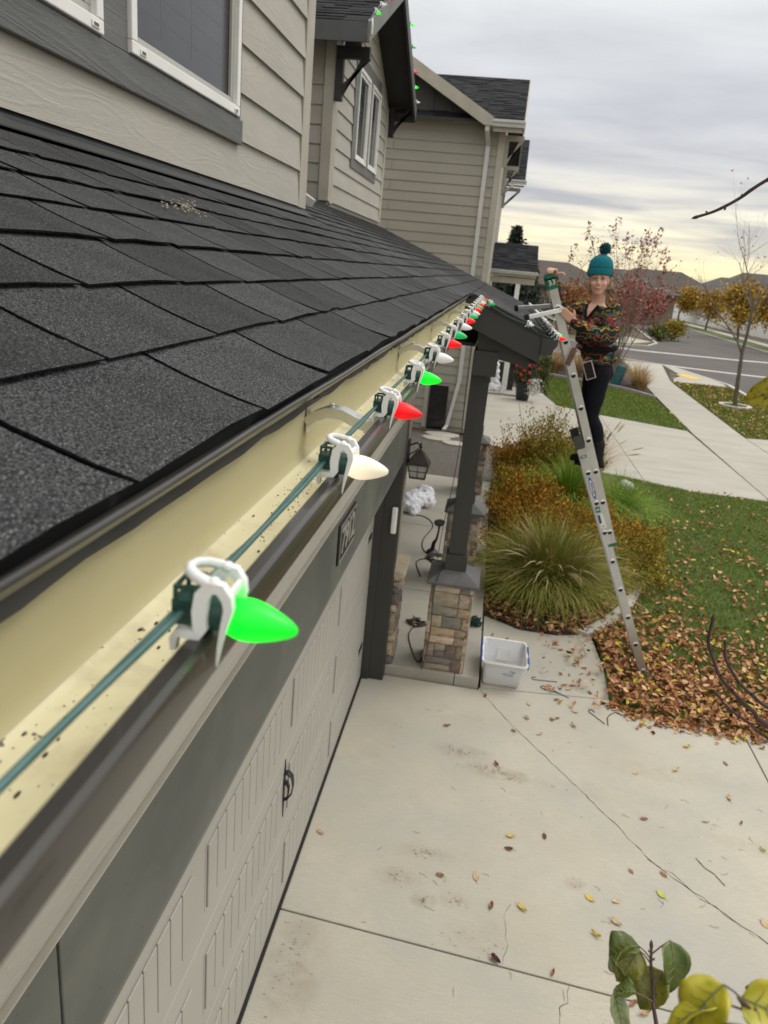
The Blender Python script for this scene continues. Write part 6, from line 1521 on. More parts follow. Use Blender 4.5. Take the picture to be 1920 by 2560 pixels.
for k, (x, y, hh, mt, n_, lab) in enumerate(((7.4, 62, 4.2, ORL, 5200, 'orange brown bushy tree beyond the corner left of the woman'), (11.2, 67, 4.4, REDL, 2600, 'wine red bushy tree beyond the corner right of the woman'), (13.5, 74, 4.8, REDL, 2600, 'wine red bushy tree farther down the street'), (9.2, 72, 4.0, ORL, 3600, 'dull orange tree between the two wine red trees'), (4.8, 58, 3.6, ORL, 3000, 'dull brown tree beside the neighbouring porch roof'), (16.8, 92, 4.6, REDL, 4600, 'wine red tree before the far end of the fence'))):
    branch_tree('autumn_tree', (x, y, 0), (x, y, hh * .7), lab, 50 + k, .09, .8, 2, 6, mt, n_, .24, mBark, lz=.55)
dense('round_shrub', (13.6, 62), .9, 1.5, 1500, .2, OLIVE, 'brown rounded shrub on the far corner', 'shrub', 71)
dense('round_shrub', (12.2, 60.0), .8, 1.2, 1200, .2, YGN, 'green rounded shrub on the far corner', 'shrub', 72)

# white vinyl fence on the far side of the street
fe = thing('white_fence', 'long white vinyl privacy fence across the street', 'fence', (24, 80, 0))
def fx(y): return 23.3 + (115 - y) * .072
bm_pan = MB()
for j in range(6):
    a = j * .4; bm_pan.add([(.03, a + .005, .08), (-.05, a + .07, .08), (-.05, a + .33, .08), (.03, a + .395, .08), (.03, a + .005, 1.86), (-.05, a + .07, 1.86), (-.05, a + .33, 1.86), (.03, a + .395, 1.86)], [(0, 1, 5, 4), (1, 2, 6, 5), (2, 3, 7, 6)])
PAN = bm_pan.mesh('fence_panel'); PAN.materials.append(mVinyl)
POST = MB().box(-.06, .06, -.06, .06, 0, 1.95).add([(-.07, -.07, 1.95), (.07, -.07, 1.95), (.07, .07, 1.95), (-.07, .07, 1.95), (0, 0, 2.02)], [(0, 1, 4), (1, 2, 4), (2, 3, 4), (3, 0, 4)]).mesh('fence_post'); POST.materials.append(mVinyl)
RAIL = MB().box(-.03, .03, 0, 2.4, 1.84, 1.96).box(-.03, .03, 0, 2.4, .05, .15).mesh('fence_rail'); RAIL.materials.append(mVinyl)
y = 48.
while y < 116:
    a = math.atan(.072)
    for me in (PAN, RAIL): inst(me.name, me, fe, (fx(y), y, 0), (0, 0, a))
    inst('fence_post', POST, fe, (fx(y), y, 0), (0, 0, a)); y += 2.406

# far houses
mRoofB = [pm('far_brown_roof', (.055, .045, .038), (.075, .062, .052), 2, rough=.9), pm('far_grey_roof', (.060, .055, .052), (.085, .078, .072), 2, rough=.9)]
mWall = [pm('far_tan_wall', (.20, .165, .125), rough=.9), pm('far_pale_wall', (.34, .315, .28), rough=.9), pm('far_grey_wall', (.15, .135, .12), rough=.9)]
def far_house(x, y, w, d, eave, ridge_, wall, rf, label, hip=True, ax='x', door=False):
    t_ = thing('far_house', label, 'house', (x, y, 0))
    b = put('wall', MB().box(x - w / 2, x + w / 2, y - d / 2, y + d / 2, 0, eave), mWall[wall], t_)
    e = .5; X0, X1, Y0, Y1 = x - w / 2 - e, x + w / 2 + e, y - d / 2 - e, y + d / 2 + e; ins = d / 2 * .9 if hip else 0
    vs = [(X0, Y0, eave), (X1, Y0, eave), (X1, Y1, eave), (X0, Y1, eave), (X0 + ins, y, ridge_), (X1 - ins, y, ridge_), (X0, Y0, eave - .2), (X1, Y0, eave - .2), (X1, Y1, eave - .2), (X0, Y1, eave - .2)]
    put('roof', MB().add(vs, [(0, 1, 5, 4), (1, 2, 5), (2, 3, 4, 5), (3, 0, 4), (6, 7, 1, 0), (7, 8, 2, 1), (8, 9, 3, 2), (9, 6, 0, 3), (9, 8, 7, 6)]), mRoofB[rf], t_)
    for k in range(int(w / 4)):
        xx = x - w / 2 + 2 + 4 * k
        f = put('window', MB().box(xx - .7, xx + .7, y - d / 2 - .05, y - d / 2 - .01, 1.0, 2.3), mVinyl, t_)
        put('pane', MB().box(xx - .58, xx + .58, y - d / 2 - .07, y - d / 2 - .051, 1.1, 2.2), mPane, f)
    return t_
far_house(2.0, 84, 19, 12, 3.1, 5.45, 2, 0, 'long low brown roofed house behind the neighbouring porch')
far_house(12.8, 90, 11, 10, 3.2, 5.4, 0, 1, 'brown house behind the wine red trees')
far_house(24.0, 128, 17, 12, 3.5, 6.5, 1, 0, 'pale house with a brown roof beyond the far fence end')
far_house(33, 118, 12, 10, 3.6, 6.1, 0, 1, 'tan house behind the golden tree tops')
far_house(38.5, 125, 15, 12, 3.7, 7.2, 1, 1, 'pale house with a grey roof behind the fence')
far_house(50, 116, 18, 12, 3.7, 7.2, 2, 0, 'dark roofed house at the right edge of the view')
far_house(-18, 95, 16, 12, 3.2, 5.8, 0, 0, 'brown house far behind the neighbouring house')

# ------------------------------------------------------------------ foreground pear tree reaching in from the right
pt = thing('pear_tree', 'pear tree branches with a few last leaves reaching in from the right', 'tree', (1.75, .85, 0))
mPB = pm('purple_brown_twig', (.050, .024, .022), (.085, .045, .038), 60, rough=.6, bump=.3, bscale=200)
put('trunk', MB().tube([(1.75, .85, -.05), (1.74, .86, 1.2), (1.70, .88, 2.4), (1.72, .86, 3.4), (1.75, .88, 4.6)], [.085, .075, .065, .05, .03], 12), mBark, pt, sm=60)
def rel(pts, k): return [Vector((x * k, y * k, H + (z - H) * k)) for x, y, z in pts]
def twig(pts, r0, r1, name='branch', buds=()):
    n = len(pts); mb = MB(); P_ = []
    for a, b, c, d in zip([pts[0]] + list(pts[:-2]), pts[:-1], pts[1:], list(pts[2:]) + [pts[-1]]):
        a, b, c, d = map(Vector, (a, b, c, d))
        for k in range(5):
            t = k / 5; P_.append(.5 * ((2 * b) + (c - a) * t + (2 * a - 5 * b + 4 * c - d) * t * t + (3 * b - a - 3 * c + d) * t ** 3))
    P_.append(Vector(pts[-1])); m = len(P_); R_ = [r0 * (1 + .6 * i / m) + (r1 - r0) * max(0, (i / (m - 1) - .68) / .32) for i in range(m)]
    R_ = [r_ * (1 + .16 * max(0, math.sin(i * 1.05 + 1)) ** 4) for i, r_ in enumerate(R_)]
    mb.tube(P_, R_, 8)
    for i in range(3, m - 1, 4):
        t = (P_[i + 1] - P_[i]).normalized(); o_ = t.orthogonal().normalized(); o_ = Quaternion(t, i * 2.4) @ o_
        c = P_[i] + o_ * R_[i] * .9; mb.tube([c, c + (t * -.6 + o_) * R_[i] * .9, c + (t * -1.8 + o_ * 1.1) * R_[i] * .9], [R_[i] * .62, R_[i] * .58, R_[i] * .08], 6)
    d = (P_[0] - P_[1]).normalized(); mb.tube([P_[0] - d * r0, P_[0] + d * r0 * 1.2, P_[0] + d * r0 * 3.2, P_[0] + d * r0 * 5], [r0, r0 * 1.45, r0 * 1.1, r0 * .1], 7)
    return put(name, mb, mPB, pt, sm=60, fix=False)
twig([(.258, 1.167, 3.761), (.279, 1.162, 3.770), (.304, 1.154, 3.787), (.332, 1.143, 3.812), (.45, 1.12, 3.90), (1.0, 1.0, 4.05), (1.73, .88, 4.0)], .0018, .012)
kA = .74
twig(rel([(.530, 1.5, 3.012), (.533, 1.5, 2.962), (.556, 1.5, 2.915), (.573, 1.5, 2.886), (.612, 1.5, 2.85), (.662, 1.5, 2.812), (.70, 1.5, 2.785), (.95, 1.45, 2.70)], kA) + [Vector((1.72, .88, 2.9))], .0024, .012)
twig(rel([(.567, 1.5, 2.962), (.575, 1.5, 2.93), (.60, 1.5, 2.896), (.618, 1.5, 2.876), (.653, 1.5, 2.85), (.70, 1.5, 2.825), (.95, 1.45, 2.75)], kA) + [Vector((1.72, .88, 3.0))], .0020, .010)
twig(rel([(.577, 1.5, 2.842), (.60, 1.5, 2.82), (.628, 1.5, 2.80), (.662, 1.5, 2.782), (.71, 1.5, 2.752), (.95, 1.45, 2.66)], kA) + [Vector((1.72, .88, 2.8))], .0018, .010)
twig([(.222, .572, 3.0725), (.222, .567, 3.067), (.222, .562, 3.062), (.2235, .554, 3.055), (.224, .546, 3.048), (.2243, .540, 3.043), (.226, .527, 3.033), (.26, .47, 2.93), (.6, .55, 2.7), (1.70, .87, 2.45)], .0013, .012)
twig([(.2085, .3765, 3.2435), (.222, .372, 3.232), (.26, .35, 3.18), (.6, .5, 2.9), (1.70, .87, 2.6)], .0012, .010)
twig([(.262, .66, 3.60), (.40, .66, 3.64), (1.0, .75, 3.5), (1.72, .87, 3.3)], .0016, .010)
def nleaf_mat(n, a, b, c, sc=260):
    return pm(n, a, b, 55, (1, 1, 1), .42, spec=.5, lo=.35, hi=.65, speck=(c, sc, .60, .70), sss=.0, coat=.08)
mLdk = nleaf_mat('dark_pear_leaf', (.060, .090, .012), (.090, .125, .018), (.10, .11, .02))
mLol = nleaf_mat('olive_pear_leaf', (.12, .135, .012), (.18, .175, .016), (.045, .04, .008), 420)
mLpl = nleaf_mat('pale_underside_leaf', (.17, .20, .085), (.22, .25, .11), (.14, .17, .07))
mLye = nleaf_mat('yellow_pear_leaf', (.38, .35, .018), (.48, .41, .025), (.32, .31, .02), 150)
mLys = nleaf_mat('speckled_yellow_leaf', (.40, .34, .014), (.48, .40, .018), (.025, .020, .005), 300)
CAMP = Vector((0, 0, H))
def near_leaf(base, tip, w, mat, roll=0., curl=.0, fold=.25, bend=0., stalk=None, seed=0, round_=.75, lab=None, twist=0.):
    base, tip = Vector(base), Vector(tip); ax = tip - base; L = ax.length; ax.normalize()
    view = (CAMP - (base + tip) / 2).normalized(); side = ax.cross(view).normalized(); nrm = side.cross(ax).normalized()
    q = Quaternion(ax, roll); side = q @ side; nrm = q @ nrm
    mb = MB(); nu, nv = 14, 8; vs = []; rr_ = random.Random(seed)
    ph = rr_.uniform(0, 6)
    for i in range(nu + 1):
        t = i / nu; ww = w / 2 * (math.sin(math.pi * min(1., max(0., t)) ** round_) ** .62) * (1 + .05 * math.sin(11 * t + ph)) if 0 < t < 1 else 0.0004
        q2 = Quaternion(ax, twist * t); s2, n2 = q2 @ side, q2 @ nrm
        c = base + ax * (L * t) + n2 * (bend * L * math.sin(math.pi * t) ) - n2 * (curl * L * t * t)
        for j in range(nv + 1):
            s_ = (j / nv - .5) * 2
            p = c + s2 * (ww * s_ * (1 + (.16 * noise.noise((t * 7, s_ * .6 + seed * 3., 1.5)) if abs(s_) > .7 else 0))) + n2 * (fold * ww * abs(s_) ** 1.4 + .09 * w * math.sin(t * 8 + s_ * 2.6 + ph) * abs(s_) ** 1.5 + .012 * w * math.sin(t * 34) * abs(s_))
            vs.append(p)
    m = nv + 1; fs = [(i * m + j, i * m + j + 1, (i + 1) * m + j + 1, (i + 1) * m + j) for i in range(nu) for j in range(nv)]
    o = put('leaf', mb.add(vs, fs), mat, pt, sm=80, fix=False, label=lab)
    sd_ = o.modifiers.new('S', 'SOLIDIFY'); sd_.thickness = .0004
    vn = MB(); mid = [base + ax * (L * t) + (Quaternion(ax, twist * t) @ nrm) * (bend * L * math.sin(math.pi * t) - curl * L * t * t + .0006) for t in (0, .2, .4, .6, .8, .97)]
    vn.tube(mid, [.0007, .0006, .0005, .0004, .0003, .0002], 5)
    for t in (.2, .36, .52, .68):
        for sg in (-1, 1):
            q2 = Quaternion(ax, twist * t); c = base + ax * (L * t) + (q2 @ nrm) * (bend * L * math.sin(math.pi * t) - curl * L * t * t + .0005)
            e_ = c + (q2 @ side) * (sg * w * .30) + ax * (L * .12) + (q2 @ nrm) * (fold * w * .16 + .0002); vn.tube([c, c.lerp(e_, .5) + ax * .001, e_], [.0003, .00025, .0001], 4)
    put('vein', vn, pm('leaf_vein', (.16, .18, .05), rough=.5), o, sm=60, fix=False)
    if stalk is not None:
        s_ = Vector(stalk); put('leaf_stalk', MB().tube([s_, s_.lerp(base, .5) + Vector((0, 0, .0012)), base], [.0008, .0007, .0006], 6), pm('leaf_stalk_red', (.14, .07, .045), rough=.5), o, sm=60)
    return o
near_leaf((.2115, .5735, 3.0695), (.1835, .5665, 3.0545), .030, mLdk, .7, .15, .5, .12, (.2215, .5655, 3.0655), 1, lab='dark green leaf curling over its own olive half')
near_leaf((.211, .5715, 3.0675), (.1935, .5520, 3.0440), .027, mLol, -.3, .1, .3, .05, (.2215, .5635, 3.0625), 2, lab='olive brown speckled leaf')
near_leaf((.186, .5655, 3.0600), (.2030, .5560, 3.0455), .013, mLpl, .9, .0, .5, .1, None, 12, lab='pale curled leaf underside')
near_leaf((.2385, .5755, 3.0815), (.2425, .5440, 3.0535), .027, mLdk, -.45, .30, .45, .10, (.2225, .5680, 3.0690), 3)
near_leaf((.2345, .5640, 3.0555), (.2145, .5425, 3.0285), .031, mLol, .2, .06, .22, .04, (.2245, .5520, 3.0530), 4, lab='broad olive green leaf behind the stem')
near_leaf((.2080, .5395, 3.0500), (.1870, .5400, 3.0430), .020, mLdk, .8, .2, .6, .1, (.2240, .5395, 3.0430), 5)
near_leaf((.1880, .5400, 3.0455), (.1990, .5150, 3.0240), .017, mLpl, -.4, .1, .4, .0, None, 6, lab='pale twisted leaf hanging lowest on the stem')
near_leaf((.1985, .3855, 3.2455), (.1720, .3700, 3.2150), .033, mLye, .35, .30, .10, .08, (.2090, .3770, 3.2440), 7, lab='yellow leaf hanging at the bottom edge')
near_leaf((.1960, .3780, 3.2370), (.1560, .3690, 3.2130), .016, mLye, 1.0, .2, .4, .05, (.2085, .3768, 3.2380), 8)
near_leaf((.2070, .3790, 3.2450), (.2460, .3720, 3.2400), .034, mLye, -.1, .1, .2, .02, None, 9)
near_leaf((.1860, .3040, 3.2990), (.1500, .2990, 3.2790), .024, mLdk, .2, .1, .2, .05, (.205, .306, 3.29), 10, lab='blurred olive green leaf nearest the camera')
near_leaf((.3000, .5020, 3.1140), (.2800, .5110, 3.1130), .018, mLdk, .5, .1, .3, .02, (.32, .495, 3.105), 11)
near_leaf((.2560, .6560, 3.6020), (.2165, .6625, 3.5765), .034, mLys, -.35, .12, .18, .05, (.270, .658, 3.6005), 13, lab='black speckled yellow leaf at the right edge')
# ------------------------------------------------------------------ the woman on the ladder
def remesh(mb, vox, name, mat, it=4, fac=.5):
    o = put('tmp', mb, None, None); r_ = o.modifiers.new('r', 'REMESH'); r_.mode = 'VOXEL'; r_.voxel_size = vox
    if it: s_ = o.modifiers.new('s', 'SMOOTH'); s_.iterations = it; s_.factor = fac
    dg = bpy.context.evaluated_depsgraph_get(); me = bpy.data.meshes.new_from_object(o.evaluated_get(dg)); bpy.data.objects.remove(o)
    me.name = name; me.materials.clear(); me.materials.append(mat); smooth(me, 180); return me
def limb(mb, pts, rad, n=14, flat=1.0):
    pts = [Vector(p) for p in pts]; P_ = []; R_ = []
    ext = [pts[0] * 2 - pts[1]] + pts + [pts[-1] * 2 - pts[-2]]
    for i in range(len(pts) - 1):
        a, b, c, d = ext[i:i + 4]
        for k in range(5):
            t = k / 5; P_.append(.5 * ((2 * b) + (c - a) * t + (2 * a - 5 * b + 4 * c - d) * t * t + (3 * b - a - 3 * c + d) * t ** 3)); R_.append(rad[i] + (rad[i + 1] - rad[i]) * (t * t * (3 - 2 * t)))
    P_.append(pts[-1]); R_.append(rad[-1]); mb.tube(P_, R_, n, flat=flat)
    mb.ell(pts[0], (rad[0],) * 3, 10, 8); mb.ell(pts[-1], (rad[-1],) * 3, 10, 8); return mb
A_ = R(51); ROT = Matrix.Rotation(A_, 3, 'Z')          # torso turned from -x towards the camera
def tw(c, fx_, lx_, z):                                # forward / left offsets from a centre
    f = Vector((-math.cos(A_), -math.sin(A_), 0)); l_ = Vector((math.sin(A_), -math.cos(A_), 0)); p = Vector((c[0], c[1], 0)) + f * fx_ + l_ * lx_; return Vector((p.x, p.y, z))
EROT = Matrix.Rotation(A_ + math.pi, 3, 'Z')           # local +x = forward
CH = (.862, 7.05); WA = (.905, 7.05); PE = (.975, 7.05)
shL, shR = tw(CH, -.01, .165, 3.445), tw(CH, -.01, -.165, 3.440)
elL, wrL = Vector((.985, 6.835, 3.225)), Vector((.690, 6.835, 3.312))
elR, wrR = Vector((.575, 7.10, 3.355)), Vector((.455, 6.955, 3.640))
HS = 1.10; HD = Vector((.838, 7.015, 3.695)); FA = R(-98)        # the face looks to the camera
HR = Matrix.Rotation(FA, 3, 'Z') @ Matrix.Rotation(R(3), 3, 'X')
def hp(x, y, z): return HD + HR @ Vector((x, y, z)) * HS     # +x forward of the face, +y her left
mSkin = pm('skin', (.58, .33, .245), (.64, .37, .28), 40, rough=.5, sss=.12)
body = MB()
body.ell(hp(-.012, 0, .022), (.100, .084, .108), 20, 16, HR)           # skull
body.ell(hp(.022, 0, -.040), (.068, .070, .084), 18, 14, HR)                            # face
body.ell(hp(.048, 0, -.098), (.032, .040, .026), 14, 10, HR)                            # chin
body.ell(hp(.010, 0, -.080), (.060, .062, .038), 14, 10, HR)                            # jaw
for sg in (-1, 1):
    body.ell(hp(.056, sg * .038, -.036), (.028, .027, .026), 12, 8, HR)                 # cheeks
    body.ell(hp(.074, sg * .030, .018), (.016, .026, .010), 12, 8, HR)                  # brow
    body.ell(hp(-.005, sg * .073, -.020), (.020, .008, .032), 12, 8, HR)                # ears
limb(body, [hp(.080, 0, .006), hp(.092, 0, -.014), hp(.100, 0, -.034)], [.008, .010, .0125], 10)    # nose
for sg in (-1, 1): body.ell(hp(.088, sg * .011, -.037), (.010, .008, .007), 10, 6, HR)
body.ell(hp(.080, 0, -.064), (.012, .024, .007), 12, 8, HR); body.ell(hp(.077, 0, -.075), (.012, .020, .007), 12, 8, HR)
nk = tw(CH, -.005, 0, 3.475)
limb(body, [nk + Vector((0, 0, -.06)), nk + Vector((-.002, -.004, .05)), hp(-.012, 0, -.085)], [.066, .058, .056])
limb(body, [nk + Vector((0, 0, -.05)), Vector((.885, 7.05, 3.25)), Vector((WA[0], WA[1], 3.08)), Vector((PE[0] - .01, PE[1], 2.92))], [.09, .11, .095, .115])
limb(body, [tw(CH, 0, -.13, 3.42), tw(CH, 0, .13, 3.42)], [.055, .055])
for s_, e_, w_ in ((shL, elL, wrL), (shR, elR, wrR)): limb(body, [s_, e_, w_], [.042, .036, .026])
LEG = {}
for k, (yh, yk) in (('L', (6.975, 6.965)), ('R', (7.125, 7.135))):
    dx = 0 if k == 'L' else -.03
    LEG[k] = [Vector((1.00 + dx, yh, 2.90)), Vector((.978 + dx, yk, 2.50)), Vector((1.095 + dx, yk, 2.16))]
    limb(body, [LEG[k][0], LEG[k][1], LEG[k][1].lerp(LEG[k][2], .38) + Vector((.022, 0, 0)), LEG[k][2]], [.070, .042, .038, .024]); limb(body, [LEG[k][2], LEG[k][2] + Vector((-.02, 0, -.07)), LEG[k][2] + Vector((-.15, 0, -.09))], [.028, .028, .024])
# hands: palm and five separate bent fingers
def hand(palm0, palm1, across, nrm, fingers, thumb):
    palm0, palm1, across, nrm = Vector(palm0), Vector(palm1), Vector(across).normalized(), Vector(nrm).normalized()
    for k in range(4):
        o_ = across * (k - 1.5) * .0185
        limb(body, [palm0 + o_ * .6, palm1 + o_], [.0165, .0135], 10)
        a, b, c = fingers[k]; p = palm1 + o_
        P_ = [p, p + Vector(a), p + Vector(a) + Vector(b), p + Vector(a) + Vector(b) + Vector(c)]
        limb(body, P_, [.0105, .0098, .0090, .0075], 8)
    t0 = palm0.lerp(palm1, .25) + across * thumb[0]
    limb(body, [t0, t0 + Vector(thumb[1]), t0 + Vector(thumb[1]) + Vector(thumb[2])], [.0135, .0115, .0085], 8)
F4 = [(-.033, -.004, .026), (-.022, -.002, .016), (-.016, .004, .006)]
def fset(base, ls): return [tuple(tuple(c * l for c in v) for v in base) for l in ls]
hand(wrL + Vector((-.03, -.008, .018)), wrL + Vector((-.082, -.014, .052)), (.55, 0, -.83) if False else (.45, -.1, .88), (0, -1, 0), fset(F4, (.88, 1.05, 1.1, .95)), (.020, (.000, -.004, .036), (-.010, .002, .030)))
F5 = [(-.022, -.034, .004), (-.012, -.022, -.018), (-.004, -.008, -.020)]
hand(wrR + Vector((-.012, -.020, .055)), wrR + Vector((-.032, -.055, .098)), (-.85, .4, .02), (0, 0, 1), fset(F5, (.9, 1.0, 1.0, .8)), (-.036, (.034, -.020, .012), (.020, -.024, -.014)))
me = remesh(body, .0062, 'person', mSkin, 3, .45)
person = bpy.data.objects.new('person', me); COL.objects.link(person)
tag(person, 'woman in a teal beanie and patterned pullover standing on the ladder, looking at the camera', 'person')
# face details
mEyeW = pm('eye_white', (.62, .60, .57), rough=.2); mIris = pm('iris', (.035, .045, .05), rough=.15); mBrow = pm('brow_hair', (.15, .085, .045), rough=.8); mLip = pm('lip', (.42, .15, .13), rough=.45)
for sg in (-1, 1):
    e_ = put('eye', MB().ell(hp(.0775, sg * .029, .000), (.0075, .0125, .0062), 12, 8, HR), mEyeW, person, sm=80)
    put('iris', MB().ell(hp(.0828, sg * .029, .0002), (.003, .0052, .0052), 10, 6, HR), mIris, e_, sm=80)
    put('eyelid', MB().tube([hp(.078, sg * .015, .001), hp(.0845, sg * .024, .0068), hp(.083, sg * .035, .0062), hp(.075, sg * .044, .000)], .0026, 6), mBrow, e_, sm=60)
    put('eyebrow', MB().tube([hp(.089, sg * .014, .017), hp(.0885, sg * .028, .0215), hp(.078, sg * .045, .017)], [.0028, .0034, .0018], 6), mBrow, person, sm=60)
put('mouth', MB().tube([hp(.076, -.031, -.060), hp(.0895, -.015, -.0685), hp(.0925, 0, -.0705), hp(.0895, .015, -.0685), hp(.076, .031, -.060)], [.0012, .0042, .0048, .0042, .0012], 8), mLip, person, sm=60)
# clothes
def sweater_mat():
    m = pm('patterned_fleece', (.01, .01, .01), rough=.95); t = m.node_tree; L = t.links.new; b = next(n for n in t.nodes if n.type == 'BSDF_PRINCIPLED')
    tco = t.nodes.new('ShaderNodeTexCoord'); s_ = t.nodes.new('ShaderNodeSeparateXYZ'); L(tco.outputs['Object'], s_.inputs[0])
    u = M(t, 'ADD', s_.outputs[0], M(t, 'MULTIPLY', s_.outputs[1], -.55)); z = s_.outputs[2]
    n1_ = noise_n(t, tco.outputs['Object'], 13, 2, .5); n2_ = noise_n(t, tco.outputs['Object'], 30, 2, .5)
    zz_ = M(t, 'ADD', z, M(t, 'MULTIPLY', M(t, 'SUBTRACT', n1_.outputs[0], .5), .22))
    zz_ = M(t, 'ADD', zz_, M(t, 'MULTIPLY', M(t, 'PINGPONG', u, .045), .40))
    f = M(t, 'FRACT', M(t, 'MULTIPLY', zz_, 5.2))
    BK, RD, YL, GR, TL, OR, GY = (.008, .008, .009), (.36, .020, .014), (.42, .27, .035), (.075, .115, .025), (.012, .11, .12), (.42, .09, .015), (.13, .12, .105)
    cr1 = ramp(t, [(0, BK), (.16, YL), (.20, GR), (.25, BK), (.42, RD), (.46, BK), (.58, TL), (.63, YL), (.66, BK), (.82, OR), (.86, GR), (.90, BK)], 'CONSTANT'); L(f, cr1.inputs[0])
    vo = t.nodes.new('ShaderNodeTexVoronoi'); vo.inputs['Scale'].default_value = 27; vo.inputs['Randomness'].default_value = .35; L(tco.outputs['Object'], vo.inputs['Vector'])
    cr2 = ramp(t, [(0, TL), (.13, BK), (.20, GY), (.42, BK), (.62, RD), (.76, BK)], 'CONSTANT'); L(vo.outputs['Distance'], cr2.inputs[0])
    vo2 = t.nodes.new('ShaderNodeTexVoronoi'); vo2.inputs['Scale'].default_value = 19; L(tco.outputs['Object'], vo2.inputs['Vector'])
    cr3 = ramp(t, [(0, RD), (.18, OR), (.32, YL), (.46, BK), (.58, GR), (.7, TL), (.85, BK)], 'CONSTANT'); sc = t.nodes.new('ShaderNodeSeparateColor'); L(vo2.outputs['Color'], sc.inputs[0]); L(sc.outputs[0], cr3.inputs[0])
    band = M(t, 'FRACT', M(t, 'ADD', M(t, 'MULTIPLY', z, 4.6), .12)); k1 = ramp(t, [(0, 0), (.40, 1), (.66, 0)], 'CONSTANT'); L(band, k1.inputs[0])
    k2 = ramp(t, [(0, 0), (.60, 1)], 'CONSTANT'); L(n1_.outputs[0], k2.inputs[0])
    mm = t.nodes.new('ShaderNodeMix'); mm.data_type = 'RGBA'; L(k1.outputs[0], mm.inputs[0]); L(cr1.outputs[0], mm.inputs[6]); L(cr2.outputs[0], mm.inputs[7])
    m2 = t.nodes.new('ShaderNodeMix'); m2.data_type = 'RGBA'; L(k2.outputs[0], m2.inputs[0]); L(mm.outputs[2], m2.inputs[6]); L(cr3.outputs[0], m2.inputs[7])
    L(m2.outputs[2], b.inputs['Base Color'])
    bp = t.nodes.new('ShaderNodeBump'); bp.inputs['Strength'].default_value = .5; bp.inputs['Distance'].default_value = .004; L(n2_.outputs[0], bp.inputs['Height']); L(bp.outputs[0], b.inputs['Normal'])
    return m
mSw = sweater_mat(); mBlkC = pm('black_knit', (.007, .007, .0075), rough=.95, spec=.2); mNav = pm('navy_leggings', (.0035, .004, .0085), (.006, .0068, .012), 30, rough=.85, spec=.2); mBoot = pm('black_boot', (.0045, .0045, .005), (.009, .009, .0095), 30, rough=.7, spec=.25)
sw_ = MB()
def lev(c, f_, l_, z, fw=0.):                                     # elliptical slab level
    sw_.ell(tw(c, fw, 0, z), (f_, l_, .075), 20, 10, EROT)
lev(CH, .108, .165, 3.41); lev((.868, 7.05), .125, .175, 3.33); lev((.880, 7.05), .135, .178, 3.25, .015); lev((.892, 7.05), .138, .175, 3.18, .02); lev((.910, 7.05), .125, .165, 3.12, .01)
lev((.935, 7.05), .125, .168, 3.07); lev((.955, 7.05), .130, .175, 3.035)
for s_, e_, w_ in ((shL, elL, wrL), (shR, elR, wrR)):
    limb(sw_, [s_ + Vector((0, 0, -.02)), s_.lerp(e_, .5) + Vector((0, 0, -.01)), e_, e_.lerp(w_, .55) + Vector((0, 0, -.012)), w_ + (w_ - e_) * .10], [.080, .075, .070, .062, .044])
me = remesh(sw_, .011, 'pullover', mSw, 5, .5)
for v in me.vertices:
    p = v.co; d = noise.noise((p.x * 11, p.y * 11, p.z * 17)) + .6 * noise.noise((p.x * 26, p.y * 26, p.z * 22)); v.co = p + v.normal * (.011 * d)
put('pullover', me, None, person)
put('collar', MB().tube([nk + Matrix.Rotation(a, 3, 'Z') @ Vector((.072, 0, -.012 - .030 * (1 + math.cos(a - (A_ + math.pi))) / 2 * 1.2)) for a in np.linspace(A_ + math.pi + .35, A_ + 3 * math.pi - .35, 22)], .017, 8), mBlkC, person, sm=60)
# open neck: a v of skin and black edging down the chest
f_ = Vector((-math.cos(A_), -math.sin(A_), 0)); l_ = Vector((math.sin(A_), -math.cos(A_), 0))
c0 = tw(CH, .100, 0, 3.445)
put('neck_opening', MB().add([c0 + l_ * .045 - f_ * .035 + Vector((0, 0, .032)), c0 + l_ * .030 + f_ * .006 + Vector((0, 0, -.02)), c0 + f_ * .030 + Vector((0, 0, -.085)), c0 - l_ * .030 + f_ * .006 + Vector((0, 0, -.02)), c0 - l_ * .045 - f_ * .035 + Vector((0, 0, .032)), c0 - f_ * .03 + Vector((0, 0, .035))], [(0, 1, 2, 3, 4, 5)]), mSkin, person, fix=False)
for sg in (-1, 1): put('neck_edging', MB().tube([c0 + l_ * sg * .056 - f_ * .03 + Vector((0, 0, .030)), c0 + l_ * sg * .036 + f_ * .010 + Vector((0, 0, -.025)), c0 + f_ * .034 + Vector((0, 0, -.092))], [.013, .012, .008], 6), mBlkC, person, sm=60)
put('chest_tag', MB().obox(tw(CH, .150, .02, 3.315), l_ * .020, f_ * .003, Vector((0, 0, .009))), pm('grey_tag', (.45, .45, .43), rough=.6), person)
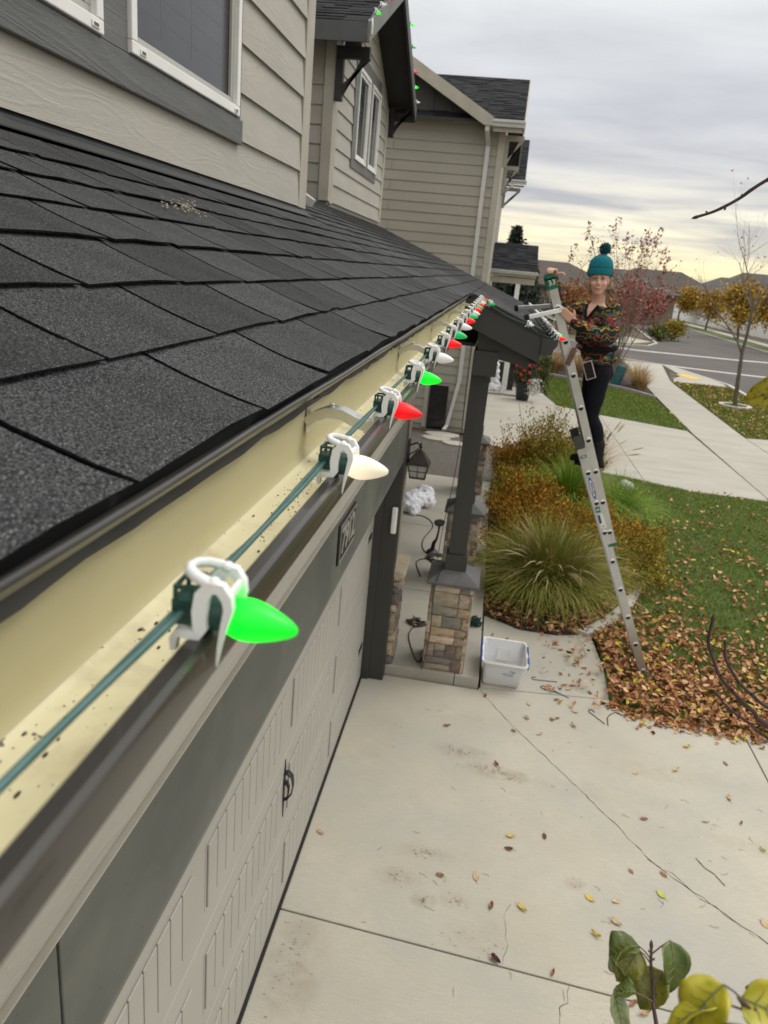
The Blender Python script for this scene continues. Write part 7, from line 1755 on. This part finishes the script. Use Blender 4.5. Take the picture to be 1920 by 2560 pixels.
# hem piece, leggings, boots
hem = MB(); hem.ell((.962, 7.05, 2.995), (.130, .150, .055), 20, 10)
me = remesh(hem, .011, 'hem', mSw, 3, .5); put('hem', me, None, person)
lg = MB(); lg.ell((.975, 7.05, 2.93), (.125, .148, .10), 20, 12); lg.ell((1.02, 7.00, 2.90), (.085, .080, .10), 14, 10); lg.ell((1.01, 7.10, 2.90), (.08, .08, .10), 14, 10)
for k in 'LR':
    h_, kn, an = LEG[k]; limb(lg, [h_ + Vector((-.02, 0, .0)), h_.lerp(kn, .5) + Vector((-.012, 0, 0)), kn, kn.lerp(an, .38) + Vector((.022, 0, 0)), an + Vector((0, 0, -.03))], [.100, .086, .062, .062, .050])
put('leggings', remesh(lg, .010, 'leggings', mNav, 4, .5), None, person)
for k in 'LR':
    a = LEG[k][2]; bt = MB(); limb(bt, [a + Vector((-.02, 0, .10)), a + Vector((-.005, 0, -.03)), a + Vector((-.01, 0, -.075))], [.064, .058, .048]); limb(bt, [a + Vector((.025, 0, -.082)), a + Vector((-.07, 0, -.088)), a + Vector((-.165, 0, -.096))], [.046, .042, .034])
    for p in (a + Vector((.02, 0, -.118)),): bt.box(a.x - .20, a.x + .075, a.y - .042, a.y + .042, a.z - .126, a.z - .098)
    put('boot', remesh(bt, .008, 'boot', mBoot, 3, .5), None, person)
put('waist_belt', MB().tube([Vector((.925 + .165 * math.cos(a), 7.05 + .185 * math.sin(a), 3.108 + .012 * math.cos(a))) for a in np.linspace(0, 2 * math.pi, 28)], .030, 8, flat=.45, cap=False), mBlkC, person, sm=60)
# beanie
mBean = pm('teal_knit', (.0, .115, .145), (.0, .16, .195), 90, rough=.95, bump=.6, bscale=220)
bean = MB(); nA = 88; prof = [(.100, -.012, 0), (.108, -.006, 1), (.110, .022, 1), (.106, .040, 1), (.098, .043, .2), (.103, .048, 1), (.100, .075, 1), (.088, .108, 1), (.066, .132, 1), (.038, .146, .6), (.008, .150, 0)]
vs = []
for r_, h_, k in prof:
    for i in range(nA):
        a = 2 * math.pi * i / nA; rr_ = r_ * (1 + (.018 * k if i % 2 else -.012 * k)); vs.append(hp(-.010 - .012 * h_ / .15 + rr_ * .95 * math.cos(a), rr_ * .93 * math.sin(a), .036 + h_ - .10 * rr_ * math.cos(a) * 0 + .10 * (rr_ * math.cos(a)) * .9))
bean.add(vs, [(j * nA + i, j * nA + (i + 1) % nA, (j + 1) * nA + (i + 1) % nA, (j + 1) * nA + i) for j in range(len(prof) - 1) for i in range(nA)] + [tuple((len(prof) - 1) * nA + i for i in range(nA))])
bn = put('beanie', bean, mBean, person, sm=30)
rs = np.random.RandomState(5); pc = hp(-.030, .015, .232); P_ = unit(rs.normal(size=(2600, 3))) * (.050 * rs.uniform(.35, 1.05, (2600, 1))) + np.array(pc[:])
V, F = leaf_cards(P_, .020, rs, unit(P_ - np.array(pc[:])), .22); put('pompom', np_mesh('pompom', V, F, pm('teal_fur', (0, .1, .12), rough=.95, isl=[(0, (.0, .05, .07)), (.6, (.006, .11, .14)), (1, (.03, .19, .22))])), None, bn)
put('patch', MB().obox(hp(.030, .098, .052), HR @ Vector((.009, -.006, 0)), HR @ Vector((.001, .003, 0)), Vector((0, 0, .011))), mLea, bn)
# hair: blonde locks from under the hat to her left shoulder
mHair = pm('blonde_hair', (.22, .14, .075), rough=.6, isl=[(0, (.14, .085, .045)), (.5, (.27, .18, .10)), (1, (.42, .31, .19))])
hair = MB(); q = random.Random(9)
for k in range(150):
    sg = 1 if k % 4 else -1; a = q.uniform(.45, 1.0) if sg > 0 else q.uniform(.6, 1.0)
    p0 = hp(-.005 - .085 * (a - .4), sg * .078 * math.sqrt(max(.1, 1 - (a - .45) ** 2)), .030)
    if sg > 0:
        e_ = tw(CH, -.01 + q.uniform(-.04, .05), .105 + q.uniform(-.045, .055), 3.60 + q.uniform(-.035, .03)); m_ = hp(-.045 + q.uniform(-.025, .02), .092 + q.uniform(-.012, .022), -.075)
    else:
        e_ = hp(-.05 + q.uniform(-.02, .02), -.050 + q.uniform(-.01, .01), -.11); m_ = hp(-.03, -.078 + q.uniform(-.006, .004), -.045)
    P_ = [p0.lerp(m_, t).lerp(m_.lerp(e_, t), t) for t in np.linspace(0, 1, 8)]
    hair.tube([p + Vector((q.gauss(0, .002), q.gauss(0, .002), 0)) for p in P_], [.0036] * 6 + [.0030, .0008], 5)
put('hair', hair, mHair, person, sm=60, fix=False)
# phone in the thigh pocket
ph = thing('phone', 'phone in a pale pink case in the woman\'s thigh pocket', 'phone', (.87, 6.87, 2.83))
ux = Vector((.94, 0, .34)); uz = Vector((-.40, .02, .916)).normalized(); ux = Vector((.916, -.02, .40)); uy = uz.cross(ux)
put('case', MB().obox((.868, 6.878, 2.921), ux * .044, uy * .006, uz * .082), pm('pink_case', (.55, .40, .42), rough=.4), ph, bevel=.008)
put('screen', MB().obox(Vector((.868, 6.878, 2.921)) + Vector((0, -.0068, 0)), ux * .036, uy * .0012, uz * .074), pm('phone_glass', (.006, .006, .007), rough=.12), ph, bevel=.001)
